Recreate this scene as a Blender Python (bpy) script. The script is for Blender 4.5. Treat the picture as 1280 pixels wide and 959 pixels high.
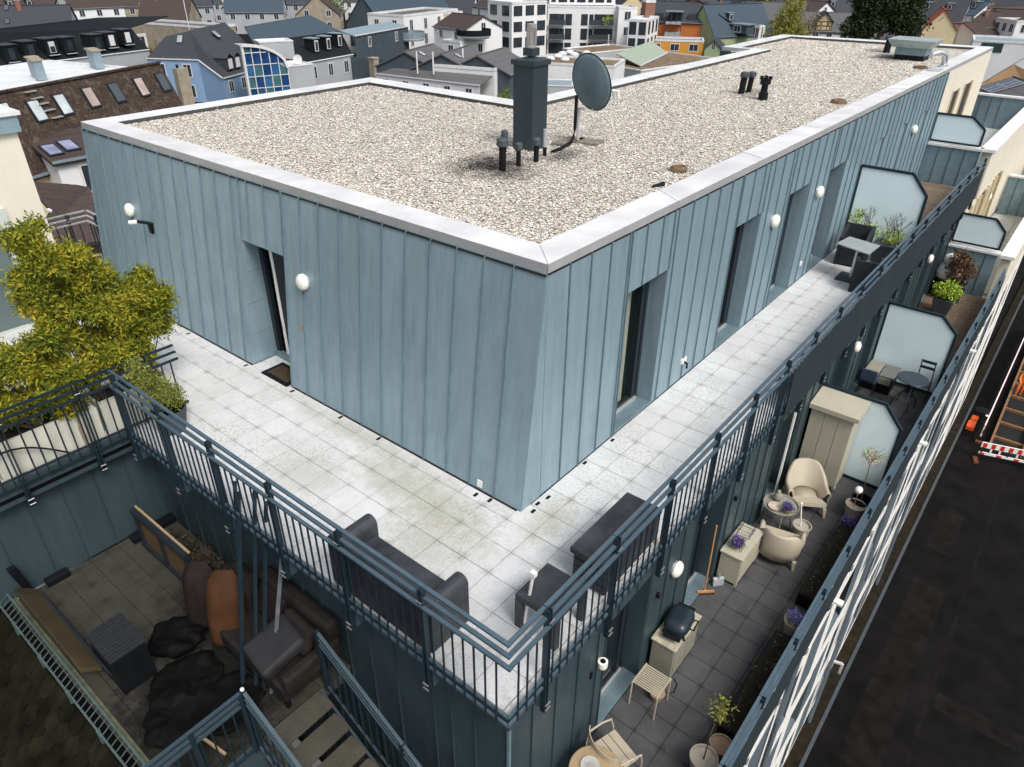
import bpy, math, random
import numpy as np
from mathutils import Vector, Matrix
R = math.radians
random.seed(7); rng = np.random.default_rng(7)
scene = bpy.context.scene
for o in list(bpy.data.objects): bpy.data.objects.remove(o)

# ------------------------------------------------------------------ camera
F_PX, PITCH, YAW, ROLL = 888.8, 0.550757, 0.677215, 0.0086991
CAM = Vector((-5.3946, -3.8901, 5.6872))
fw = Vector((math.cos(PITCH)*math.cos(YAW), math.cos(PITCH)*math.sin(YAW), -math.sin(PITCH)))
rt = fw.cross(Vector((0, 0, 1))).normalized(); up = rt.cross(fw)
rt, up = rt*math.cos(ROLL)+up*math.sin(ROLL), -rt*math.sin(ROLL)+up*math.cos(ROLL)
cd = bpy.data.cameras.new('camera'); cam = bpy.data.objects.new('camera', cd)
scene.collection.objects.link(cam)
M3 = Matrix((rt, up, -fw)).transposed()
cam.matrix_world = Matrix.Translation(CAM) @ M3.to_4x4()
cd.sensor_width = 36; cd.lens = F_PX/1280*36; cd.clip_start = .05; cd.clip_end = 3000
scene.camera = cam

# ------------------------------------------------------------------ sky, sun, exposure
SUN_EL, SUN_AZ = R(52), R(-108)          # direction towards the sun: azimuth measured from +X
w = bpy.data.worlds.new('World'); scene.world = w; w.use_nodes = True
nt = w.node_tree; bg = nt.nodes['Background']
sky = nt.nodes.new('ShaderNodeTexSky'); sky.sky_type = 'NISHITA'; sky.sun_disc = False
sky.sun_elevation = SUN_EL; sky.sun_rotation = R(90)-SUN_AZ
sky.air_density = 1.2; sky.dust_density = 5.0; sky.ozone_density = 1.0
hs = nt.nodes.new('ShaderNodeHueSaturation'); hs.inputs['Saturation'].default_value = .42
nt.links.new(sky.outputs[0], hs.inputs['Color']); nt.links.new(hs.outputs[0], bg.inputs[0])
bg.inputs[1].default_value = 0.13
sl = bpy.data.lights.new('sun', 'SUN'); sun = bpy.data.objects.new('sun', sl)
scene.collection.objects.link(sun)
sl.energy = 1.45; sl.angle = R(18); sl.color = (1, .965, .92)
sd = Vector((math.cos(SUN_EL)*math.cos(SUN_AZ), math.cos(SUN_EL)*math.sin(SUN_AZ), math.sin(SUN_EL)))
sun.rotation_euler = sd.to_track_quat('Z', 'Y').to_euler()
sun.location = (0, -20, 30)
vs = scene.view_settings; vs.view_transform = 'Standard'; vs.look = 'None'; vs.exposure = 0.40; vs.gamma = 1

# ------------------------------------------------------------------ helpers
def at(u, v, z):
    """ground-plan point on the level z seen in direction (u, v) from the survey station"""
    d = fw + rt*((u-640)/F_PX) + up*((479.5-v)/F_PX)
    return CAM + d*((z-CAM.z)/d.z)

COL = scene.collection
class MB:
    def __init__(s): s.v = []; s.f = []; s.m = []
    def add(s, vs, fs, m=0):
        b = len(s.v); s.v += [tuple(q) for q in vs]
        for f in fs: s.f.append([b+i for i in f]); s.m.append(m)
        return s
    def box(s, x0, x1, y0, y1, z0, z1, m=0):
        if x0 > x1: x0, x1 = x1, x0
        if y0 > y1: y0, y1 = y1, y0
        if z0 > z1: z0, z1 = z1, z0
        return s.add([(x0,y0,z0),(x1,y0,z0),(x1,y1,z0),(x0,y1,z0),(x0,y0,z1),(x1,y0,z1),(x1,y1,z1),(x0,y1,z1)],
            [(3,2,1,0),(4,5,6,7),(0,1,5,4),(1,2,6,5),(2,3,7,6),(3,0,4,7)], m)
    def obox(s, o, ex, ey, ez, m=0):
        o, ex, ey, ez = map(Vector, (o, ex, ey, ez))
        p = [o, o+ex, o+ex+ey, o+ey]; p += [q+ez for q in p]
        fs = [(3,2,1,0),(4,5,6,7),(0,1,5,4),(1,2,6,5),(2,3,7,6),(3,0,4,7)]
        if ex.cross(ey).dot(ez) < 0: fs = [tuple(reversed(f)) for f in fs]
        return s.add(p, fs, m)
    def bar(s, a, b, w, h, upv=(0,0,1), m=0):
        a, b = Vector(a), Vector(b); d = (b-a)
        sx = d.cross(Vector(upv))
        if sx.length < 1e-6: sx = d.cross(Vector((1,0,0)))
        sx.normalize(); sy = sx.cross(d).normalized()
        return s.obox(a-sx*w/2-sy*h/2, sx*w, sy*h, d, m)
    def tube(s, pts, r, n=8, m=0, r1=None, cap=True):
        pts = [Vector(p) for p in pts]; rings = []
        for i, p in enumerate(pts):
            d = (pts[min(i+1, len(pts)-1)]-pts[max(i-1, 0)]).normalized()
            a = d.cross(Vector((0,0,1)))
            if a.length < .05: a = d.cross(Vector((1,0,0)))
            a.normalize(); b = d.cross(a)
            rr = r if r1 is None else r+(r1-r)*i/(len(pts)-1)
            rings.append([p+(a*math.cos(t)+b*math.sin(t))*rr for t in [2*math.pi*k/n for k in range(n)]])
        b0 = len(s.v)
        for g in rings: s.v += [tuple(q) for q in g]
        for i in range(len(rings)-1):
            for k in range(n):
                k2 = (k+1) % n
                s.f.append([b0+i*n+k, b0+i*n+k2, b0+(i+1)*n+k2, b0+(i+1)*n+k][::-1]); s.m.append(m)
        if cap:
            s.f.append([b0+k for k in range(n)]); s.m.append(m)
            s.f.append([b0+(len(rings)-1)*n+k for k in range(n)][::-1]); s.m.append(m)
        return s
    def lathe(s, c, prof, n=16, m=0):
        c = Vector(c); b0 = len(s.v)
        for r, z in prof:
            for k in range(n):
                t = 2*math.pi*k/n; s.v.append((c.x+r*math.cos(t), c.y+r*math.sin(t), c.z+z))
        for i in range(len(prof)-1):
            for k in range(n):
                k2 = (k+1) % n
                s.f.append([b0+i*n+k, b0+i*n+k2, b0+(i+1)*n+k2, b0+(i+1)*n+k]); s.m.append(m)
        s.f.append([b0+k for k in range(n)][::-1]); s.m.append(m)
        s.f.append([b0+(len(prof)-1)*n+k for k in range(n)]); s.m.append(m)
        return s
    def build(s, name, mats, parent=None, smooth=False, loc=None, kind=None, label=None, bevel=0, subsurf=0, local=False):
        """world coordinates unless local; parent's location is subtracted"""
        me = bpy.data.meshes.new(name)
        vv = s.v
        off = None
        if loc is not None: off = Vector(loc)
        if parent is not None and not local:
            wl = wloc(parent); vv = [(a-wl.x, b-wl.y, c-wl.z) for a, b, c in vv]
        elif off is not None and not local:
            vv = [(a-off.x, b-off.y, c-off.z) for a, b, c in vv]
        me.from_pydata(vv, [], s.f)
        for m in (mats if isinstance(mats, (list, tuple)) else [mats]): me.materials.append(m)
        if any(s.m): me.polygons.foreach_set('material_index', s.m)
        if smooth: me.polygons.foreach_set('use_smooth', [True]*len(s.f))
        me.update()
        o = bpy.data.objects.new(name, me); COL.objects.link(o)
        if parent is not None: o.parent = parent
        elif off is not None: o.location = off
        if kind: o['kind'] = kind
        if label: o['label'] = label
        if bevel:
            b = o.modifiers.new('bevel', 'BEVEL'); b.width = bevel; b.segments = 2; b.limit_method = 'ANGLE'
        if subsurf:
            b = o.modifiers.new('subsurf', 'SUBSURF'); b.levels = subsurf; b.render_levels = subsurf
        return o
def wloc(o):
    l = Vector(o.location)
    while o.parent is not None:
        o = o.parent; l += Vector(o.location)
    return l
def thing(name, label, cat, loc=(0,0,0), rz=0, group=None):
    o = bpy.data.objects.new(name, None); COL.objects.link(o); o.empty_display_size = .2
    o.location = loc; o.rotation_euler = (0, 0, rz); o['label'] = label; o['category'] = cat
    if group: o['group'] = group
    return o
def tag(o, label, cat, group=None):
    o['label'] = label; o['category'] = cat
    if group: o['group'] = group
    return o
def dup(o, loc, rz=None, label=None, group=None):
    c = copy_tree(o, None); c.location = loc
    if rz is not None: c.rotation_euler = (0, 0, rz)
    if label: c['label'] = label
    if group: c['group'] = group; o['group'] = group
    return c
def copy_tree(o, parent):
    c = o.copy(); COL.objects.link(c)
    if parent is not None: c.parent = parent
    for ch in list(o.children): copy_tree(ch, c)
    return c

# ------------------------------------------------------------------ materials
def new_mat(name):
    m = bpy.data.materials.new(name); m.use_nodes = True
    return m, m.node_tree, m.node_tree.nodes['Principled BSDF']
def N(t, k, **kw):
    n = t.nodes.new(k)
    for a, b in kw.items(): setattr(n, a, b)
    return n
def pos(t, sc=(1,1,1)):
    g = N(t, 'ShaderNodeNewGeometry'); mp = N(t, 'ShaderNodeMapping'); mp.inputs['Scale'].default_value = sc
    t.links.new(g.outputs['Position'], mp.inputs['Vector']); return mp.outputs[0]
def noise(t, vec, scale, detail=4, rough=.6, dist=0):
    n = N(t, 'ShaderNodeTexNoise'); n.inputs['Scale'].default_value = scale; n.inputs['Detail'].default_value = detail
    n.inputs['Roughness'].default_value = rough; n.inputs['Distortion'].default_value = dist
    t.links.new(vec, n.inputs['Vector']); return n.outputs[0]
def ramp(t, val, stops):
    r = N(t, 'ShaderNodeValToRGB'); t.links.new(val, r.inputs[0]); e = r.color_ramp.elements
    while len(e) < len(stops): e.new(.5)
    for i, (p, c) in enumerate(stops): e[i].position = p; e[i].color = (*(c if isinstance(c, tuple) else (c, c, c)), 1)
    return r.outputs[0]
def mixc(t, a, b, f, mode='MIX'):
    n = N(t, 'ShaderNodeMix', data_type='RGBA', blend_type=mode)
    for i, q in ((6, a), (7, b)):
        if isinstance(q, tuple): n.inputs[i].default_value = (*q, 1)
        else: t.links.new(q, n.inputs[i])
    if isinstance(f, (int, float)): n.inputs[0].default_value = f
    else: t.links.new(f, n.inputs[0])
    return n.outputs[2]
def math_(t, op, a, b=None):
    n = N(t, 'ShaderNodeMath', operation=op)
    for i, q in enumerate((a, b)):
        if q is None: continue
        if isinstance(q, (int, float)): n.inputs[i].default_value = q
        else: t.links.new(q, n.inputs[i])
    return n.outputs[0]
def bump(t, b, h, strength=.3, dist=.01):
    n = N(t, 'ShaderNodeBump'); n.inputs['Strength'].default_value = strength; n.inputs['Distance'].default_value = dist
    t.links.new(h, n.inputs['Height']); t.links.new(n.outputs[0], b.inputs['Normal'])
def objrand(t, lo, hi):
    n = N(t, 'ShaderNodeObjectInfo'); mr = N(t, 'ShaderNodeMapRange'); t.links.new(n.outputs['Random'], mr.inputs[0])
    mr.inputs[3].default_value = lo; mr.inputs[4].default_value = hi; return mr.outputs[0]
def simple(name, c, rough=.6, metal=0, var=.15, scale=6, bmp=.15, sc=(1,1,1), spec=.4, bscale=None, orand=0):
    m, t, b = new_mat(name); b.inputs['Roughness'].default_value = rough; b.inputs['Metallic'].default_value = metal
    b.inputs['Specular IOR Level'].default_value = spec
    p = pos(t, sc); n = noise(t, p, scale, 5)
    lo = tuple(x*(1-var) for x in c); hi = tuple(min(1, x*(1+var)) for x in c)
    col = ramp(t, n, [(.3, lo), (.7, hi)])
    if orand:
        h = N(t, 'ShaderNodeHueSaturation'); t.links.new(col, h.inputs['Color']); t.links.new(objrand(t, 1-orand, 1+orand), h.inputs['Value']); col = h.outputs[0]
    t.links.new(col, b.inputs['Base Color'])
    if bmp: bump(t, b, noise(t, p, bscale or scale*6, 3), bmp, .01)
    return m
def stains_and_gloom(t, col, spots, tint, amount=.8):
    """blotches of soot, algae or painted-in gloom at given plan positions"""
    p = pos(t); sep = N(t, 'ShaderNodeSeparateXYZ'); t.links.new(p, sep.inputs[0]); nz = noise(t, p, 5, 5, .75); n2 = noise(t, p, 30, 4, .8)
    for (x, y, rx, ry, a) in spots:
        dx = math_(t, 'DIVIDE', math_(t, 'SUBTRACT', sep.outputs[0], x), rx); dy = math_(t, 'DIVIDE', math_(t, 'SUBTRACT', sep.outputs[1], y), ry)
        r = math_(t, 'SQRT', math_(t, 'ADD', math_(t, 'MULTIPLY', dx, dx), math_(t, 'MULTIPLY', dy, dy)))
        r = math_(t, 'ADD', r, math_(t, 'MULTIPLY', math_(t, 'SUBTRACT', nz, .5), 1.6)); f = ramp(t, r, [(.25, 1.), (1., 0.)])
        f = math_(t, 'MULTIPLY', f, math_(t, 'MULTIPLY', ramp(t, n2, [(.32, .35), (.52, 1.)]), a*amount)); col = mixc(t, col, tint, f)
    return col
SOOT = [(2.75,3.15,.9,.7,1.2),(2.6,2.6,.6,.5,.9),(3.9,2.6,.6,.35,.9),(20.2,1.9,1.5,.6,.9),(21.6,2.8,1.0,.4,.7),(11.3,2.7,.8,.5,.6)]
ALGAE = [(-.9,1.2,.45,1.5,1),(-.55,2.6,.25,2.2,.8),(-.3,-.35,.6,.35,.9),(-1.3,.5,.7,.8,.7),(-1.5,2.6,.5,.8,.6)]
WET = [(-.9,-.9,1.1,.5,.55),(-.2,-.7,.9,.35,.5),(-1.7,-.9,.5,.7,.45)]
# patinated zinc: vertical streaks, each sheet a little different
def zinc(name, c, streak=.22, rough=.42, orand=.07):
    m, t, b = new_mat(name); p = pos(t, (1, 1, .07)); p2 = pos(t)
    n = noise(t, p, 9, 6, .7); n2 = noise(t, p2, 1.4, 4); n3 = noise(t, pos(t, (1,1,.12)), 30, 3)
    col = ramp(t, n, [(.28, tuple(x*(1-streak) for x in c)), (.5, c), (.75, tuple(x*(1+streak*.8) for x in c))])
    col = mixc(t, col, tuple(x*.8 for x in c), ramp(t, n2, [(.45, 0.), (.8, .6)]))
    col = mixc(t, col, (c[0]*1.2, c[1]*1.2, c[2]*1.3), ramp(t, n3, [(.64, 0.), (.75, .35)]))
    h = N(t, 'ShaderNodeHueSaturation'); t.links.new(col, h.inputs['Color']); t.links.new(objrand(t, 1-orand, 1+orand), h.inputs['Value'])
    t.links.new(h.outputs[0], b.inputs['Base Color']); b.inputs['Roughness'].default_value = rough; b.inputs['Metallic'].default_value = .25
    t.links.new(ramp(t, n2, [(.3, rough-.08), (.7, rough+.15)]), b.inputs['Roughness'])
    bump(t, b, noise(t, pos(t, (1, 1, .35)), 3.0, 2), .25, .03)
    return m
def granite(name, light, dark, grime=(.12,.12,.115), pitch=.382, ox=0., oy=0., blot=.35, sp=220, corner=.6, moss=0.):
    m, t, b = new_mat(name); p = pos(t)
    s = noise(t, p, sp, 2, .8); big = noise(t, p, 2.2, 5, .65); mid = noise(t, p, 14, 4, .7)
    col = ramp(t, s, [(.36, dark), (.5, light), (.66, tuple(min(1, x*1.12) for x in light))])
    col = mixc(t, col, tuple(x*(1-blot) for x in light), ramp(t, big, [(.42, 0.), (.72, .8)]))
    if moss:
        fl = noise(t, p, 26, 5, .75, .6); reg = noise(t, p, .9, 3)
        f = math_(t, 'MULTIPLY', ramp(t, fl, [(.5, 0.), (.6, 1.)]), ramp(t, reg, [(.45, 0.), (.6, 1.)]))
        f = math_(t, 'MULTIPLY', f, moss); col = mixc(t, col, (.30, .30, .25), f)
    if name == 'granite_paver_yard': col = stains_and_gloom(t, col, [(-3.3,2.2,1.3,1.3,1.3),(-2.7,3.2,.9,1.0,1.2),(-4.0,2.0,.7,1.2,1.2),(-3.2,0.,1.6,1.2,1.)], (.006,.006,.005), 1.)  # gloom of the yard painted into the floor colour as dark blotches
    if moss: col = stains_and_gloom(t, stains_and_gloom(t, col, ALGAE, (.33,.33,.27), .75), WET, (.30,.32,.33), .75)
    # dirt gathers round the support pads at the slab corners
    sep = N(t, 'ShaderNodeSeparateXYZ'); t.links.new(p, sep.inputs[0])
    def dd(o, off):
        a = math_(t, 'FRACT', math_(t, 'DIVIDE', math_(t, 'ADD', o, -off+pitch/2+100*pitch), pitch))
        return math_(t, 'MULTIPLY', math_(t, 'ABSOLUTE', math_(t, 'SUBTRACT', a, .5)), pitch)
    dx, dy = dd(sep.outputs[0], ox), dd(sep.outputs[1], oy)
    r = math_(t, 'SQRT', math_(t, 'ADD', math_(t, 'MULTIPLY', dx, dx), math_(t, 'MULTIPLY', dy, dy)))
    r = math_(t, 'ADD', r, math_(t, 'MULTIPLY', math_(t, 'SUBTRACT', mid, .5), .12))
    edge = math_(t, 'MINIMUM', dx, dy)
    amt = math_(t, 'MULTIPLY', ramp(t, r, [(.0, 1.), (.085, 0.)]), corner)
    amt = math_(t, 'MULTIPLY', amt, ramp(t, noise(t, p, 1.7, 2), [(.35, .15), (.65, 1.)]))
    col = mixc(t, col, grime, amt)
    col = mixc(t, col, grime, math_(t, 'MULTIPLY', ramp(t, edge, [(.0, 1.), (.012, 0.)]), .35))
    h = N(t, 'ShaderNodeHueSaturation'); t.links.new(col, h.inputs['Color']); t.links.new(objrand(t, .965, 1.03), h.inputs['Value'])
    t.links.new(h.outputs[0], b.inputs['Base Color']); b.inputs['Roughness'].default_value = .85; b.inputs['Specular IOR Level'].default_value = .2
    bump(t, b, s, .3, .002)
    return m
def island(name, stops, rough=.6, spec=.3, trans=0, posvar=0):
    m, t, b = new_mat(name); g = N(t, 'ShaderNodeNewGeometry')
    v = g.outputs['Random Per Island']
    if posvar:
        n = noise(t, pos(t), 2.6, 3); v = math_(t, 'ADD', math_(t, 'MULTIPLY', v, 1-posvar), math_(t, 'MULTIPLY', ramp(t, n, [(.3, 0.), (.7, 1.)]), posvar))
    cc_ = ramp(t, v, stops)
    if name == 'pebble': cc_ = stains_and_gloom(t, cc_, SOOT, (.03,.03,.028), .85)
    t.links.new(cc_, b.inputs['Base Color']); b.inputs['Roughness'].default_value = rough
    b.inputs['Specular IOR Level'].default_value = spec
    if trans: b.inputs['Subsurface Weight'].default_value = 0
    return m
def tiles(name, c, k=3.2, var=.3, rough=.7, moss=None):
    """far roof: courses along the slope, broken by noise"""
    m, t, b = new_mat(name); p = pos(t); sep = N(t, 'ShaderNodeSeparateXYZ'); t.links.new(p, sep.inputs[0])
    fr = math_(t, 'FRACT', math_(t, 'MULTIPLY', sep.outputs[2], k))
    n = noise(t, p, 2.5, 5, .7); n2 = noise(t, p, 9, 2, .8)
    col = ramp(t, n2, [(.3, tuple(x*(1-var) for x in c)), (.7, tuple(x*(1+var) for x in c))])
    col = mixc(t, col, tuple(x*.55 for x in c), ramp(t, fr, [(.0, .7), (.16, 0.)]))
    if moss: col = mixc(t, col, moss, ramp(t, n, [(.52, 0.), (.68, .7)]))
    t.links.new(col, b.inputs['Base Color']); b.inputs['Roughness'].default_value = rough
    b.inputs['Specular IOR Level'].default_value = .2; bump(t, b, fr, .4, .05); return m
def glassy(name, c, rough=.06, tr=0.):
    m, t, b = new_mat(name); b.inputs['Base Color'].default_value = (*c, 1); b.inputs['Roughness'].default_value = rough
    b.inputs['Specular IOR Level'].default_value = .6
    n = noise(t, pos(t), .8, 2); t.links.new(ramp(t, n, [(.3, tuple(x*.7 for x in c)), (.7, tuple(x*1.3 for x in c))]), b.inputs['Base Color'])
    if tr: b.inputs['Alpha'].default_value = 1-tr
    return m

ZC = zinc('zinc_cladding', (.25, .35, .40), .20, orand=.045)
ZD = zinc('zinc_cladding_shaded', (.050, .077, .090), .2)  # same zinc, darkened: shade of the lower walls painted into the colour
ZT = simple('zinc_trim', (.20, .29, .33), .45, .3, .12, 5)
COPE = simple('coping_sheet', (.63, .64, .65), .6, .0, .14, 1.6, .12, orand=.05)
FASC = simple('coping_edge', (.40, .41, .42), .5, .2, .1, 3)
SEAM = simple('zinc_seam', (.15,.225,.265), .5, .2, .15, 6)
PAVE = granite('granite_paver_light', (.66,.67,.68), (.33,.33,.34), ox=-.945, oy=-.32, moss=.6, blot=.22, corner=.7, grime=(.25,.25,.235))
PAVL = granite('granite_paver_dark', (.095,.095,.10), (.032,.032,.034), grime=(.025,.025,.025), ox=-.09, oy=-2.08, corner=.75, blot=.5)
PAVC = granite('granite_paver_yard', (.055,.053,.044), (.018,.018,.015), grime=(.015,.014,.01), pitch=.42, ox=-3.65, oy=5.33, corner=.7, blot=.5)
JOINT = simple('joint_dark', (.06,.06,.058), .9, 0, .3, 20)
JOINTL = simple('joint_grit', (.30,.22,.21), .9, 0, .3, 20)
RAIL = simple('railing_paint', (.095,.145,.185), .38, .35, .12, 5, .05)
RAILD = simple('railing_baluster', (.018,.034,.048), .45, .3, .15, 5, .05)
BOLT = simple('steel_bolt', (.6,.6,.6), .3, .8, .1, 8)
DARK = simple('dark_void', (.008,.008,.009), .9, 0, .1, 3)
FRAME = simple('anthracite_frame', (.018,.024,.032), .35, .1, .1, 5, .03)
PANE = glassy('window_glass', (.012,.016,.02), .05)
PANEL_ = glassy('window_glass_clear', (.02,.03,.03), .04, .86)
CURT = simple('pale_curtain', (.52,.55,.47), .9, 0, .08, 3, .4, (14,14,.3))
ALU = simple('aluminium', (.7,.71,.72), .35, .6, .06, 8)
WHITE = simple('white_paint', (.78,.78,.76), .5, 0, .05, 4)
OPAL = simple('opal_lamp', (.82,.80,.72), .35, 0, .03, 4, 0)
PLAS = simple('black_plastic', (.006,.007,.009), .5, 0, .3, 8, spec=.2)
RATT = simple('black_rattan', (.016,.018,.022), .6, 0, .35, 18, .5, (1,1,3), bscale=90)
LEATH = simple('dark_cushion', (.018,.015,.015), .7, 0, .4, 4, .4, spec=.15)
STONE = simple('ballast_slab', (.20,.18,.15), .9, 0, .3, 9, .5)
CHIM = zinc('chimney_zinc', (.033,.050,.060), .25, .5, 0)
DISH = simple('dish_paint', (.12,.175,.205), .5, .1, .18, 3, .1, (1,1,.3))
CREAM = simple('cream_plastic', (.42,.375,.285), .5, 0, .06, 3, .06)
GREIGE = simple('greige_metal', (.26,.25,.20), .5, 0, .1, 4, .08)
FROST = simple('frosted_glass', (.72,.86,.90), .28, 0, .05, 1.2, .04)
WOODD = simple('deck_wood', (.17,.125,.085), .8, 0, .4, 7, .3, (1,5,1), orand=.15)
WOOD = simple('pale_wood', (.34,.25,.145), .6, 0, .15, 6, .1, (1,6,1))
BRASS = simple('orange_wood', (.42,.22,.09), .6, 0, .2, 6)
TERRA = simple('terracotta', (.36,.24,.17), .8, 0, .15, 6)
POTW = simple('cream_pot', (.42,.375,.31), .5, 0, .07, 5)
POTG = simple('grey_pot', (.05,.06,.075), .6, 0, .15, 5)
SOIL = simple('soil', (.012,.009,.006), .95, 0, .4, 30, .6)
BEIGE = simple('beige_render', (.66,.62,.52), .85, 0, .06, 2, .15, (1,1,.4), bscale=60)
WHREN = simple('white_render', (.74,.73,.70), .85, 0, .06, 2, .15, (1,1,.4), bscale=60)
GREYB = simple('light_grey_render', (.52,.53,.52), .85, 0, .08, 1.2, .12, bscale=50)
ASPH = simple('asphalt', (.0055,.005,.005), .95, 0, .6, .9, .4, bscale=70, spec=.12)
ASPH2 = simple('asphalt_patch', (.0075,.007,.0065), .95, 0, .6, 2, .4, bscale=70, spec=.12)
SETT = simple('sett_paving', (.016,.013,.008), .9, 0, .5, 5, .6, bscale=20, spec=.1)
GREEN = island('leaf_green', [(0,(.05,.09,.012)),(.5,(.12,.17,.02)),(1,(.25,.28,.04))])
NAND = island('leaf_nandina', [(0,(.02,.035,.004)),(.3,(.09,.12,.009)),(.58,(.22,.23,.016)),(.85,(.38,.31,.025)),(1,(.44,.23,.02))], posvar=.5)
LIME = island('leaf_lime', [(0,(.12,.2,.02)),(.6,(.30,.42,.04)),(1,(.5,.6,.08))])
REDL = island('leaf_maroon', [(0,(.05,.025,.015)),(.6,(.12,.06,.03)),(1,(.22,.13,.06))])
CONI = island('leaf_conifer', [(0,(.012,.022,.01)),(.6,(.03,.045,.015)),(1,(.06,.08,.025))], posvar=.4)
WILL = island('leaf_willow', [(0,(.12,.13,.02)),(.5,(.24,.24,.04)),(1,(.36,.34,.07))], posvar=.4)
PURP = island('petal_purple', [(0,(.05,.02,.16)),(.6,(.10,.05,.32)),(1,(.2,.15,.5))])
PINKP = island('petal_pink', [(0,(.35,.16,.17)),(1,(.6,.4,.4))])
BARK = simple('bark', (.09,.065,.045), .9, 0, .3, 12, .5)
PEB = island('pebble', [(0,(.10,.095,.09)),(.12,(.32,.31,.29)),(.32,(.52,.49,.43)),(.6,(.68,.655,.60)),(.8,(.60,.53,.43)),(.88,(.42,.32,.22)),(.93,(.62,.61,.6)),(1,(.86,.855,.84))], .9, .1)

# ================================================================== THE PENTHOUSE
H = 3.0; LEAN = .37
bld = thing('penthouse_building', 'blue grey zinc clad penthouse with pale metal roof edge in the middle', 'building', (0,0,0))
def cladding(parent, Pf, nrm, s0, s1, z0, z1, cuts, openings, mat, first=0, name='cladding_panel', zf=None):
    """Pf(s,z) -> wall point. cuts: seam positions. openings: (a,b,zb,zt). One object per sheet, each with its standing seam."""
    nrm = Vector(nrm)
    ed = sorted(set([s0, s1]+[c for c in cuts if s0 < c < s1]+[e for o in openings for e in o[:2] if s0 < e < s1]))
    for a, b in zip(ed[:-1], ed[1:]):
        if b-a < .012: continue
        mid = (a+b)/2; spans = [(z0, z1)]
        for oa, ob, zb, zt in openings:
            if oa < mid < ob:
                spans = [q for q in [(z0, zb), (zt, z1)] if q[1]-q[0] > .03]
        for za, zb in spans:
            m = MB(); g = .007
            j = random.uniform(-.0015, .0015)
            p = [Pf(a+g, za), Pf(b-g, za), Pf(b-g, zb), Pf(a+g, zb)]; p = [Vector(q) for q in p]
            bk = [q-nrm*.04 for q in p]; fr = [q+nrm*j for q in p]
            # slight bulge: oil canning
            c = (fr[0]+fr[1]+fr[2]+fr[3])/4+nrm*random.uniform(-.004, .004)
            m.add(fr+bk, [(0,1,5,4),(1,2,6,5),(2,3,7,6),(3,0,4,7)])
            m.add(fr+[c], [(0,1,4),(1,2,4),(2,3,4),(3,0,4)])
            # seam on the far edge
            d = (fr[1]-fr[0]).normalized(); wv = .009
            m.obox(fr[1]-d*wv, d*wv, nrm*.022, fr[2]-fr[1], 2)
            m.obox(fr[1]-nrm*.016, d*2*g, nrm*.010, fr[2]-fr[1], 1)
            m.build(name, [mat, JOINT, SEAM if mat is not ZD else ZD], parent)
Pl = lambda s, z: (-LEAN*(1-z/H), s, z)
nl = Vector((-H, 0, LEAN)).normalized()*1; nl = Vector((-1, 0, LEAN/H)).normalized()
DY0, DY1, DZ = 4.41, 5.44, 2.0
cuts = [.02+.401*k for k in range(1, 26)]
cladding(bld, Pl, nl, 0, 10.25, 0.012, 2.9, cuts, [(DY0, DY1, 0, DZ)], ZC)
Pr = lambda s, z: (s, 0, z)
wins = [(2.696-1.039, 2.696), (5.792-1.039, 5.792), (7.981-1.039, 7.981), (10.107-1.039, 10.107), (12.0, 12.85), (13.98, 14.83), (16.0, 16.87)]
cladding(bld, Pr, (0,-1,0), 0, 18.1, .012, 2.9, [.4*k for k in range(1, 46)], [(a, b, 0, 2.11) for a, b in wins], ZC)
m = MB(); m.add([(0,-.002,2.9),(-LEAN+.004,-.002,.012),(-.006,-.002,.012),(0,.05,2.9),(-LEAN+.03,.05,.012),(-.006,.05,.012)], [(0,1,2),(5,4,3),(0,3,4,1),(1,4,5,2)])
m.build('cladding_panel', ZC, bld)
# far beige end of the same storey and the hidden faces
m = MB()
m.box(18.1, 24.55, .0, .12, -2.9, 2.9)
m.build('end_wall', BEIGE, bld)
m = MB()
m.box(24.45, 24.55, .12, 6.6, -2.9, 2.9); m.box(-.0, 6.75, 10.15, 10.25, -3, 2.9); m.box(6.65, 6.75, 5.75, 10.25, -3, 2.9)
m.box(6.75, 18.4, 5.6, 5.7, -3, 2.9); m.box(18.3, 18.4, 5.6, 6.7, -3, 2.9); m.box(18.4, 23.6, 6.55, 6.65, -3, 2.9)
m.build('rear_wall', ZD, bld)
m = MB()
for a, b in ((19.6, 20.3), (21.3, 22.2)):
    m.box(a, b, -.012, -.004, .05, 2.2)
m.build('tall_window', FRAME, bld)
m = MB()
for a, b in ((19.6, 20.3), (21.3, 22.2)):
    m.box(b, b+.12, -.05, -.002, 0, 2.25); m.box(a-.06, a, -.03, -.002, 0, 2.25)
m.build('window_surround', simple('sand_trim', (.55,.45,.28), .8, 0, .1, 4), bld)
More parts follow.
